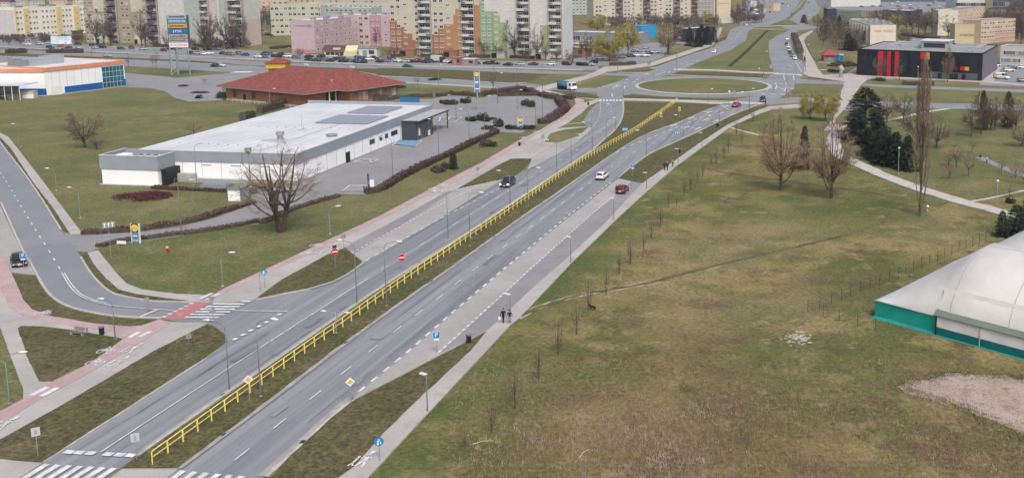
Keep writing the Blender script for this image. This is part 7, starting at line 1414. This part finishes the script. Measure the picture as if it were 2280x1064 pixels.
# ================================================================ trees and shrubs
def TR(meshes, b, ty, label, name='bare_tree', wpx=None, group=None, cat='tree', native=None, z=0):
    h = hgt(*b, ty); m = random.choice(meshes); sxy = None
    if wpx:
        mpp = (px(b[0]+1, b[1])-px(*b)).length; sxy = wpx*mpp/native
    return add_tree(name, m, px(*b), h/10, random.uniform(0, 6), label, cat, group, sxy)
t = TR(T_SPREAD, (626, 516), 318, 'large multi-stemmed bare tree spreading over the supermarket lawn', wpx=240, native=10); t.rotation_euler.z = 1.9
TR(T_ROUND, (189, 329), 246, 'lone reddish bare tree on the wide lawn by the retail store', wpx=92, native=9); TR(T_GREY, (215, 333), 300, 'small pale leafless shrub tree beside the lone tree', wpx=36, native=6); TR(T_YOUNG, (432, 300), 272, 'low bare shrub tree on the lawn behind the supermarket', wpx=50, native=8.5)
t = TR(T_OVAL, (1739, 424), 245, 'tall oval bare tree standing on the meadow, further from the poplar', wpx=118, native=6.6); t = TR(T_OVAL[1:], (1851, 441), 258, 'tall oval bare tree on the meadow next to the curved park path', wpx=118, native=6.6)
TR(T_POP, (2048, 481), 128, 'very tall slender poplar beside the park path', name='poplar_tree', wpx=48, native=2.3)
TR(T_WIL, (1803, 266), 203, 'yellow willow by the crossing, leaning left of its twin', name='willow_tree', wpx=62, native=9.5); TR(T_WIL, (1838, 270), 207, 'yellow willow with two stems next to the pink path', name='willow_tree', wpx=66, native=9.5)
TR(T_CON[:1], (1925, 308), 194, 'broad dark spruce standing highest in the conifer group', name='conifer', wpx=118, native=6.5)
gcon = 'dark conifers by the park path'
for b_, ty, w in (((1932, 345), 285, 46), ((1965, 357), 286, 50), ((1993, 372), 292, 52), ((2020, 380), 300, 48), ((1975, 368), 300, 40), ((1908, 320), 245, 50), ((1955, 330), 255, 50)): TR(T_CON[1:], b_, ty, 'dense dark conifer in the clump beside the park path', name='conifer', wpx=w*1.4, native=6.2, group=gcon)
TR(T_CON[2:], (1790, 376), 278, 'slim dark conifer between the two oval bare trees', name='conifer', wpx=34, native=5); TR(T_BUSHY, (1778, 382), 330, 'purple brown bare shrub at the foot of the slim conifer', wpx=52, native=11); TR(T_BUSHY, (1800, 378), 340, 'purple brown bare shrub right of the slim conifer', wpx=40, native=11)
for b_, ty, w, l in (((1975, 272), 208, 60, 'bare tree behind the spruce clump by the far road'), ((2012, 270), 206, 60, 'bare tree between spruce clump and poplar'), ((2040, 335), 238, 100, 'wide brown bare tree behind the poplar'), ((2085, 330), 260, 70, 'brown bare tree right behind the poplar'), ((2185, 299), 202, 62, 'two-stemmed dark bare tree in the right park group'), ((2206, 290), 212, 55, 'bare tree in the middle of the right park group'), ((2163, 305), 225, 55, 'bare tree at the left of the right park group'), ((2215, 290), 215, 45, 'thin bare tree beside the dark pine'), ((2277, 326), 278, 60, 'rounded reddish bare tree at the park edge'), ((2262, 290), 215, 55, 'bare tree behind the dark pine')): TR(T_DARK+T_ROUND, b_, ty, l, wpx=w, native=8)
TR(T_PINE, (2243, 283), 203, 'dark narrow pine in the right park group', name='pine_tree', wpx=38, native=6); TR(T_PINE, (2187, 290), 200, 'dark pine top rising over the bare park trees', name='pine_tree', wpx=30, native=6)
for b_, ty, w, l in (((2129, 375), 322, 54, 'low rounded orchard tree with reddish twigs'), ((2156, 394), 338, 46, 'low forked orchard tree nearer the path'), ((2112, 368), 325, 36, 'low orchard tree left of the rounded one'), ((2229, 386), 352, 24, 'young park tree by the grey path'), ((2261, 397), 356, 30, 'young park tree with a round crown by the grey path'), ((2248, 438), 405, 36, 'young park tree with a guard beside the thin path'), ((2164, 340), 300, 18, 'slim young tree above the orchard trees'), ((2280, 410), 375, 40, 'reddish bare shrub at the right edge'), ((2114, 398), 358, 34, 'crooked small tree leaning on the park lawn')): TR(T_YOUNG+T_BUSHY, b_, ty, l, wpx=w, native=9)
for b_, ty, w in (((2230, 527), 468, 34), ((2262, 524), 455, 50), ((2290, 515), 440, 50)): TR(T_CON, b_, ty, 'dark conifer behind the white sports hall', name='conifer', wpx=w, native=6, group='conifers behind the sports hall')
gs = 'young saplings in rows along the meadow pavement'
for x, y, t_ in ((1243, 788, 700), (1284, 745, 662), (1350, 655, 588), (1379, 610, 552), (1404, 588, 524), (1433, 558, 505), (1451, 531, 478), (1470, 507, 452), (1200, 844, 758), (1095, 965, 880), (1147, 910, 802), (1488, 461, 420), (1507, 461, 432), (1523, 435, 392), (1538, 422, 375), (1553, 407, 362), (1565, 393, 348), (1583, 370, 340), (1595, 365, 322), (1612, 352, 308), (1622, 340, 298), (1652, 316, 276), (1676, 271, 240), (1640, 300, 262), (1310, 690, 612), (1036, 1000, 945)): TR(T_SAP, (x, y), t_, 'thin leafless sapling in the rows planted along the meadow edge', name='sapling', group=gs, wpx=(y-t_)*.42, native=2.6)
# trees among the flats
for i, (x, y, t_, w) in enumerate(((216, 103, 24, 44), (232, 105, 22, 40), (247, 103, 28, 36), (316, 106, 26, 40), (325, 106, 30, 36))): TR(T_GREY, (x, y), t_, 'tall pollarded bare tree in front of the beige and plum tower', wpx=w, native=6, group='bare trees before the beige tower')
for i, (x, y, t_, w) in enumerate(((458, 114, 24, 50), (470, 114, 30, 40), (505, 111, 22, 52), (520, 108, 30, 38), (536, 105, 26, 40), (372, 110, 60, 24))): TR(T_GREY, (x, y), t_, 'tall bare tree in front of the mint wing', wpx=w, native=6, group='bare trees before the mint wing')
for i, (x, y, t_, w) in enumerate(((762, 102, 56, 34), (809, 102, 60, 26), (841, 104, 60, 28), (775, 103, 64, 22))): TR(T_DARK, (x, y), t_, 'dark bare tree before the long pale pink block', wpx=w, native=7.5, group='bare trees before the pink block')
for i, (x, y, t_, w) in enumerate(((1083, 128, 76, 52), (1147, 130, 42, 60), (1171, 138, 96, 40), (1197, 135, 55, 46), (980, 122, 86, 44), (1005, 126, 98, 28), (940, 122, 96, 24), (1215, 134, 92, 30), (1110, 130, 96, 30))): TR(T_GREY+T_DARK, (x, y), t_, 'bare tree in front of the stepped tower', wpx=w, native=6.8, group='bare trees before the stepped tower')
TR(T_DARK, (1274, 143), 106, 'round crowned bare tree at the corner of the stepped tower', wpx=44, native=7.5); TR(T_DARK, (1306, 133), 70, 'dark bare tree left of the willows', wpx=36, native=7.5); TR(T_DARK, (1325, 128), 88, 'dark bare tree below the first willow', wpx=40, native=7.5)
for b_, ty, w, l in (((1357, 136), 66, 88, 'large golden willow beside the far car park'), ((1398, 126), 48, 64, 'tall golden willow touching the blue shop front'), ((1330, 76), 32, 56, 'golden willow behind the grey pavilion'), ((1571, 56), 26, 50, 'golden willow before the long block of flats'), ((1993, 60), 32, 34, 'golden willow beside the dark blue warehouse')): TR(T_WIL, b_, ty, l, name='willow_tree', wpx=w, native=9.5)
TR(T_ROUND, (1488, 122), 52, 'big rounded bare tree on the lawn by the north road', wpx=72, native=9)
for x, y, t_, w in ((1535, 103, 60, 30), (1555, 106, 62, 34), (1575, 101, 58, 34), (1590, 95, 60, 26), (1562, 98, 55, 40)): TR(T_CON[1:], (x, y), t_, 'dark evergreen in the clump at the low white shop', name='conifer', wpx=w, native=6.2, group='evergreens at the low white shop')
for i, (x, y, t_, w) in enumerate(((1490, 62, 20, 30), (1505, 64, 26, 34), (1420, 52, 16, 26), (1450, 58, 22, 30), (1470, 60, 30, 28), (1530, 62, 34, 30), (1395, 60, 40, 22))): TR(T_GREY, (x, y), t_, 'bare tree before the long cream block of flats', wpx=w, native=6, group='bare trees before the long flats')
for i, (x, y, t_, w) in enumerate(((1640, 52, 4, 30), (1652, 48, -4, 30), (1665, 46, -8, 34), (1692, 40, -10, 26), (1634, 54, 12, 22))): TR(T_DARK, (x, y), t_, 'dark bare tree right of the sand coloured gable', wpx=w, native=7.5, group='bare trees by the sand gable')
for i, (x, y, t_, w) in enumerate(((2030, 74, 24, 36), (2045, 76, 20, 40), (2060, 80, 22, 38), (2075, 80, 22, 36), (2085, 74, 26, 34), (2018, 70, 34, 28), (2000, 66, 40, 24))): TR(T_DARK, (x, y), t_, 'dark bare tree in the row between the warehouse and the ivory gable', wpx=w, native=7.5, group='bare trees by the warehouse')
TR(T_GREY, (2111, 84), 36, 'greenish grey bare tree against the ivory gable', wpx=44, native=6)
for i in range(14): x = 2205+i*8.5; TR(T_DARK, (x, 62+(i % 3)*12+(14 if x > 2262 else 0)), 20+(i % 4)*3, 'dark bare tree in the wood behind the peach block', wpx=38, native=7.5, group='wood behind the peach block')
for i, (x, y, t_, w) in enumerate(((1848, 92, 38, 40), (1862, 98, 44, 40), (1876, 104, 46, 40), (1856, 106, 60, 40), (1838, 84, 36, 30), (1882, 110, 60, 34), (1868, 112, 66, 36), (1830, 74, 34, 24))): TR(T_DARK+T_BUSHY, (x, y), t_, 'brown bare tree in the thicket left of the cream block', wpx=w, native=8, group='thicket by the cream block')
for x, y, t_, w in ((1888, 112, 74, 34), (1898, 114, 84, 26), (1868, 76, 34, 20), (1908, 112, 92, 16)): TR(T_CON, (x, y), t_, 'dark spruce at the edge of the thicket by the black building', name='conifer', wpx=w, native=6, group='spruces by the thicket')
for x, y, t_, w in ((1952, 174, 125, 22), (1970, 176, 130, 20), (2002, 178, 128, 24), (1965, 172, 118, 18)): TR(T_GREY, (x, y), t_, 'reddish young tree in front of the red panels', wpx=w, native=6, group='young trees before the red panels')
TR(T_OVAL, (2110, 183), 108, 'pale bare birch in front of the black glass facade', name='birch_tree', wpx=30, native=6.6)
for i in range(12): x = 562+i*7+random.uniform(-4, 4); TR(T_DARK+T_GREY, (x, 56+(i % 4)*7), 6+(i % 3)*5, 'dark bare tree beyond the beige tower', wpx=26, native=7, group='bare trees beyond the beige tower')
for x, y, t_, w in ((348, 152, 110, 22), (340, 150, 120, 14), (286, 150, 118, 18), (1098, 205, 152, 28), (929, 190, 168, 18), (455, 186, 172, 16), (1615, 86, 68, 12)): TR(T_YOUNG, (x, y), t_, 'small bare roadside tree along the dual road', wpx=w, native=8.5, group='small roadside trees')
for i, (x, y, t_, w) in enumerate(((2200, 128, 98, 26), (2212, 124, 92, 26), (1916, 116, 84, 24), (1905, 104, 66, 26), (2008, 100, 62, 26), (2020, 98, 64, 24), (20, 100, 78, 26), (45, 100, 80, 24), (100, 98, 78, 22), (668, 128, 106, 22), (722, 124, 104, 18), (880, 126, 100, 20), (1240, 138, 104, 24), (1820, 66, 30, 26), (1842, 62, 26, 28), (1826, 92, 54, 26))): TR(T_DARK+T_GREY, (x, y), t_, 'bare tree standing between the blocks of flats', wpx=w, native=7, group='bare trees between the blocks')
TR(T_CON[2:], (1790, 52), 33, 'dark tree standing alone on the far avenue', name='conifer', wpx=20, native=5)
# far woods at the top right and left as single masses
def wood(label, x0, x1, y0, y1, n, hh, m, wd=6):
    b = MB(); r = random.Random(int(x0)); o0 = px((x0+x1)/2, (y0+y1)/2)
    for _ in range(n):
        p = px(r.uniform(x0, x1), r.uniform(y0, y1))-o0; h = hh*r.uniform(.6, 1.1); b.tube([p, p+Vector((0, 0, h*.5))], [.25, .12], 3, cap=False)
        for _k in range(70):
            a = r.uniform(0, 6.28); rr2 = wd*.5*math.sqrt(r.random()); z = h*r.uniform(.3, 1); s = (1-abs(z/h-.6)); q = p+Vector((math.cos(a)*rr2*s, math.sin(a)*rr2*s, z)); d = Vector((r.gauss(0, .5), r.gauss(0, .5), 1))*1.6; t_ = Vector((r.gauss(0, 1), r.gauss(0, 1), 0)).normalized()*max(.09, o0.length*.00028); b.q([q-t_, q+t_, q+d])
    o = b.build('far_trees', m, None, loc=o0); tag(o, label, 'trees', kind='stuff')
wood('mass of bare trees behind the far right buildings', 2240, 2330, 20, 40, 60, 12, twig_dark); wood('mass of bare trees beyond the distant yellow blocks', 560, 900, 2, 14, 90, 14, twig_dark, 8); wood('distant bare trees beyond the left houses', -40, 200, 3, 8, 60, 14, twig_dark, 8); wood('distant bare trees at the top of the avenue', 1640, 2280, -14, -4, 160, 12, twig_grey, 9)
wood('shrubs and bare trees behind the parked row', -20, 190, 92, 96, 26, 3.5, twig_dark, 4)
wood('thicket of bare shrubs between the cream blocks and the warehouse', 1830, 1935, 58, 100, 60, 6, twig_dark, 5); wood('bare scrub beside the second junction', 1632, 1700, 44, 54, 26, 6, twig_dark, 5); wood('bare trees between the far halls', 1930, 2130, 40, 62, 50, 8, twig_grey, 6); wood('bare trees behind the peach block', 2190, 2320, 44, 90, 90, 11, twig_dark, 7)
wood('bare scrub behind the car park of the flats', 380, 560, 104, 109, 26, 4, twig_grey, 5); wood('bare scrub around the long block of flats', 1320, 1600, 56, 66, 60, 7, twig_grey, 6)
# ---- hedges
hedge([(*p,) for p in zF([(840, 770), (960, 745), (1110, 655), (1320, 550), (1560, 440), (1700, 372), (1820, 318)])], 1.7, 1.1, hedge_red, 'long maroon clipped hedge between car park and pavement lawn')
hedge(q1([(400, 905), (560, 880), (690, 790), (790, 700), (730, 620), (690, 550)]), 3.0, 1.5, hedge_red, 'maroon hedge bending around the car park corner')
hedge(q1([(0, 470), (120, 440), (220, 430)])+q1([(500, 510), (650, 530), (800, 535), (920, 545)]), 2.6, 1.4, hedge_red, 'maroon hedge along the far side of the car park')
hedge(q6([(20, 620), (400, 585), (620, 575)]), 2.2, 1.2, hedge_br, 'dark low hedge behind the supermarket car park'); hedge(q6([(680, 575), (900, 555), (1100, 560), (1260, 570), (1440, 520)]), 2.4, 1.3, hedge_red, 'reddish hedge below the tall totem'); hedge(q6([(1450, 545), (1700, 500), (1870, 490)]), 4, 1.8, hedge_red, 'broad maroon planting by the roundabout path'); hedge(q6([(1480, 570), (1800, 560), (2100, 560)]), 3, 1.2, hedge_red, 'second maroon row at the far car park edge')
hedge(zE([(610, 935), (760, 930), (1000, 910), (1250, 875), (1480, 830), (1650, 775), (1880, 708)]), 1.6, .7, hedge_red, 'maroon hedge on the lawn side of the delivery drive')
hedge(zE([(720, 1035), (860, 1000), (1040, 978), (1300, 945), (1600, 905), (1900, 850)])+zF([(100, 985), (330, 880), (650, 790)]), 1.2, .6, hedge_br, 'brown leafless hedge on the road side of the delivery drive')
hedge(zE([(1130, 600), (1400, 612), (1690, 625)]), 1.0, .6, hedge_red, 'dark low hedge below the loading dock rail'); hedge(zE([(1840, 640), (1900, 632)]), 1.2, .9, hedge_br, 'brown hedge clump beside the utility hut')
hedge(r4([(350, 855), (470, 800)]), 2.4, 1.8, hedge_gr, 'dark evergreen hedge end left of the supermarket roof'); hedge(r4([(560, 760), (800, 690), (960, 640), (1180, 620)]), 2.4, 2.2, hedge_gr, 'dark evergreen hedge below the brick restaurant'); hedge(r4([(1390, 590), (1700, 600), (2190, 590)]), 2.2, 2.0, hedge_gr, 'dark evergreen hedge along the painted restaurant wall')
hedge(r6([(730, 735), (1140, 745)]), 3, 1.4, hedge_gr, 'dark clipped hedge on the lawn before the black building'); hedge(r8([(590, 635), (930, 620)]), 2.5, 1.3, hedge_gr, 'dark clipped hedge at the willow car park')
hedge([(2008, 80), (2090, 90)], 3, 2, hedge_br, 'brown hedge between the block gables'); hedge(r1([(730, 610), (1000, 590), (1400, 575)]), 3, 2.5, hedge_gr, 'dark hedge at the foot of the cream block')
hedge(q8([(270, 690), (540, 670)]), 3, 1.6, hedge_gr, 'dark hedge left of the pink gable')
hedge(r1([(110, 910), (450, 905)]), 3, 2.2, twig_dark, 'dark bare hedge behind the retail store roof', dens=40, sz=.5); hedge(r1([(800, 905), (1400, 900)]), 3, 2.2, twig_dark, 'second dark bare hedge behind the retail store roof', dens=40, sz=.5)
hedge(q5([(1110, 520), (1150, 620), (1190, 720), (1210, 800)]), 3, 1.8, hedge_br, 'brown leafless shrubs on the strip beside the parked row')
hedge(q7([(60, 690), (200, 690)]), 2, 1.4, hedge_gr, 'dark shrubs at the terracotta tower corner'); hedge(q7([(420, 690), (780, 690)]), 2, 1.6, hedge_gr, 'dark shrubs under the terracotta tower balconies'); hedge(q7([(1000, 700), (1290, 700)]), 2, 1.8, hedge_gr, 'dark shrubs between the tower porches'); hedge(q7([(1500, 705), (1800, 715)]), 2, 1.6, hedge_gr, 'dark shrubs before the green corner tower')
hedge(r2([(440, 745), (760, 745)]), 2, 1.6, hedge_gr, 'dark shrubs under the plum balconies'); hedge(r2([(1100, 740), (1480, 760)]), 2, 1.6, hedge_gr, 'dark shrubs under the mint wing')
# maroon planting bed on the lawn
bed = empty('planting_bed', px(*zE([(1055, 665)])[0]), 0, 'oval bed of maroon barberry on the supermarket lawn', 'shrub'); b = MB(); r = random.Random(2)
def fb_():
    a = r.uniform(0, 6.28); q = math.sqrt(r.random()); x, y = math.cos(a)*q*5.2, math.sin(a)*q*3.6
    if x < -.2 and y < -1.2 and r.random() < .8: x, y = abs(x), abs(y)
    return Vector((x, y, r.uniform(0, .65)*(1-q*.3)))
leaf_cloud(b, fb_, 3200, .2, r); b.build('foliage', hedge_red, bed)
# shrubs
for p, rr3, h, l, ms in ((px(1170, 236), 1.9, 2.2, 'clipped round box bush, rear of the pair on the car park', B_BOX), (px(1181, 239), 1.9, 2.2, 'clipped round box bush, front of the pair on the car park', B_BOX), (px(984, 231), .9, 1.6, 'small round shrub at the start of the car park bed', B_GREEN), (px(998, 233), 2.0, 1.7, 'wide clipped shrub in the car park bed', B_BOX), (px(1013, 233), 1.8, 1.7, 'second wide clipped shrub in the car park bed', B_BOX), (px(1028, 230), 1.1, 1.9, 'upright shrub in the car park bed', B_GREEN), (px(1042, 230), 1.8, 2.2, 'dark shrub at the end of the car park bed', B_GREEN),
    (px(1048, 270), 2.2, 1.6, 'dark spreading shrub on the planted island', B_GREEN), (px(1072, 269), 2.0, 2.6, 'dark tall shrub on the planted island', B_GREEN), (px(1085, 270), 1.8, 1.4, 'low shrub on the planted island', B_GREEN), (px(1097, 267), 1.4, .9, 'brown low shrub on the planted island', B_BR), (px(1086, 289), 1.6, 1.4, 'round shrub at the car park corner by the totem', B_GREEN), (px(1110, 283), 1.6, 2.8, 'pointed dark shrub by the corner totem', B_GREEN), (px(1140, 287), 2.2, 1.3, 'dark low shrub left of the corner totem', B_GREEN), (px(1175, 288), 2.4, 1.3, 'dark low shrub right of the corner totem', B_GREEN), (px(1100, 290), 1.3, .9, 'brown shrub between the evergreen ones', B_BR),
    (px(975, 383), 1.9, 1.6, 'round brown shrub on the lawn by the twin cypresses', B_BR), (px(990, 374), 1.5, 1.4, 'dark shrub on the lawn behind the twin cypresses', B_GREEN), (px(1085, 325), 2.0, 2.0, 'brown leafless shrub at the hedge end', B_BR), (px(1099, 327), 1.3, 1.6, 'small dark shrub at the hedge end', B_GREEN), (px(797, 101), 3.2, 4.2, 'round dark evergreen bush before the pink block', B_GREEN), (px(861, 102), 3.2, 4.2, 'round dark evergreen bush by the deep pink bay', B_GREEN), (px(1290, 147), 1.5, 2.2, 'round clipped tree shaped bush on the roadside lawn', B_GREEN), (px(445, 220), 1.4, 1.6, 'dark round bush on the retail car park island', B_GREEN), (px(498, 218), 2.2, 2.4, 'dark round bush at the restaurant corner', B_GREEN), (px(445, 207), 3.0, .6, 'flat dark planting on the retail car park', B_BR), (px(408, 192), 2.5, .5, 'second flat planting on the retail car park', B_BR), (px(2250, 452), 1, 1.2, 'dark tuft beside the young tree guard', B_GREEN), (px(1868, 150), 5, 2, 'brown shrub group on the green by the black building', B_BR), (px(1880, 146), 5, 2.2, 'second brown shrub group beside the black building', B_BR), (px(1860, 160), 4, 1.2, 'dark low shrub on the strip near the statue', B_GREEN), (px(965, 179), 3.5, 1, 'dark flat planting under the red panels', B_GREEN), (px(1960, 179), 3.5, 1, 'dark planting ring around the young trees', B_GREEN), (px(880, 196), 4, 1.4, 'brown bush row right of the restaurant', B_BR), (px(1018, 1003), .0, .0, '', None)):
    if ms: bush('shrub', p, rr3, h, l, ms)
for x in (1006, 1013): t = TR(T_CON[2:], (x, 377), 340, 'slim dark cypress of the pair on the lawn by the bike path', name='cypress_tree', wpx=13, native=4, group='twin cypresses')
st_ = empty('statue', px(1872, 174), 0, 'pale grey abstract statue on the plaza by the black building', 'statue'); b = MB(); b.tube([(0, 0, 0), (0, 0, 2), (.3, 0, 3), (-.3, 0, 4.2), (.2, 0, 5)], [.9, .5, .9, 1.0, .2], 8); b.build('figure', concrete, st_, sm=True); b = MB(); b.box(-1.2, 1.2, -1, 1, 0, .4); b.build('plinth', concrete, st_)
# ---- coarse dry grass on the meadow and short tufts along it
def tufts(label, region, n, hmin, hmax, m, wmin=.02, blades=5, clump=None):
    b = MB(); r = random.Random(len(label)); cen = [px(*c) for c in clump] if clump else None
    for _ in range(n):
        if cen: c = r.choice(cen); p = c+Vector((r.gauss(0, 2.2), r.gauss(0, 1.6), 0))
        else:
            x = r.uniform(region[0], region[1]); y = r.uniform(region[2], region[3]); p = px(x, y)
            if p.x < 1e-3 and False: continue
        for _k in range(blades):
            a = r.uniform(0, 6.28); h = r.uniform(hmin, hmax); ln = r.uniform(.15, .8)*h; d = Vector((math.cos(a)*ln, math.sin(a)*ln, h)); q = p+Vector((r.gauss(0, .12), r.gauss(0, .12), 0)); s = Vector((-math.sin(a), math.cos(a), 0))*wmin; b.q([q-s, q+s, q+d])
    o = b.build('dry_grass', m); tag(o, label, 'grass', kind='stuff')
straw = mat('straw_grass', (.30, .235, .16), .95, .3, .4, world_co=True); olive = mat('olive_grass', (.17, .16, .075), .95, .35, .3, world_co=True); mauve = mat('dead_weeds', (.36, .29, .25), .95, .25, .4, world_co=True)
tufts('clumps of tall dead weeds in the near meadow', None, 900, .18, .45, mauve, .018, 4, zN([(1050, 620), (1150, 700), (1300, 740), (1500, 820), (1550, 900), (1400, 960), (1250, 1000), (1700, 520), (1450, 510), (150, 700), (120, 840), (1600, 1020), (1300, 1050), (950, 720), (600, 780), (1000, 1030)]))
# litter of pale rubble on the meadow
rb_ = MB(); r = random.Random(4); o0 = px(1770, 757)
for k in range(70):
    p = px(*zO([(r.gauss(310, 55), r.gauss(905, 26))])[0])-o0; s = r.uniform(.08, .28); rb_.prism([(p.x+math.cos(a)*s*r.uniform(.6, 1.2), p.y+math.sin(a)*s*r.uniform(.5, 1)) for a in (0, 1.1, 2.3, 3.3, 4.4, 5.4)], 0, .012+.03*r.random())
tag(rb_.build('rubble', mat('pale_rubble', (.40, .36, .32), .9, .25, 2), None, loc=o0), 'scatter of pale rubble and broken slabs in the meadow', 'rubble', kind='stuff')
def edge_tufts(label, poly, n, m):
    P = PX(poly); P.append(P[0]); L = plen(P); b = MB(); r = random.Random(9)
    for _ in range(n):
        p, d = along(P, r.uniform(0, L)); p = p+Vector((r.gauss(0, .5), r.gauss(0, .5), .02))
        for _k in range(5): a = r.uniform(0, 6.28); h = r.uniform(.08, .22); s = Vector((-math.sin(a), math.cos(a), 0))*.03; q = p+Vector((r.gauss(0, .1), r.gauss(0, .1), 0)); b.q([q-s, q+s, q+Vector((math.cos(a)*h, math.sin(a)*h, h))])
    tag(b.build('dry_grass', m), label, 'grass', kind='stuff')
edge_tufts('grass creeping over the edge of the sandy patch', zP([(1200, 275), (1320, 262), (1500, 225), (1650, 190), (1800, 203), (2080, 212), (2300, 250), (2700, 330), (2700, 900), (2240, 720), (2000, 600), (1800, 500), (1500, 400), (1320, 345)]), 2600, olive)
tufts('rough straw grass over the near meadow', (1000, 2280, 800, 1075), 7000, .1, .28, straw, .02, 4)
tufts('rough olive grass over the meadow', (1000, 2280, 560, 1075), 14000, .08, .22, olive, .022, 4)
for x, y, a in ((1075, 985, .4), (1300, 1010, 1.2)): 
    lg = empty('fallen_branch', px(x, y), a, 'pale fallen branch lying in the meadow grass' if a < 1 else 'second pale branch lying in the near meadow', 'branch'); b = MB(); b.tube([(-.9, 0, .05), (0, .1, .1), (.9, -.1, .06)], [.05, .05, .02], 5); b.build('stick', mat('dead_wood', (.42, .33, .24), .9, .2, 4), lg); b = MB(); b.tube([(.1, .08, .1), (.5, .4, .2)], [.03, .01], 4); b.build('twig', MATS['dead_wood'], lg)

# ================================================================ air
hz = bpy.data.materials.new('haze_air'); hz.use_nodes = True; nt = hz.node_tree; nt.nodes.remove(nt.nodes['Principled BSDF'])
pv = nt.nodes.new('ShaderNodeVolumePrincipled'); pv.inputs['Color'].default_value = (.86, .91, 1, 1); pv.inputs['Density'].default_value = .00010; pv.inputs['Anisotropy'].default_value = .2
nt.links.new(pv.outputs[0], nt.nodes['Material Output'].inputs['Volume'])
b = MB(); b.box(-9100, 9100, -450, 18100, -1, 58); o = b.build('haze', hz); tag(o, kind='stuff')
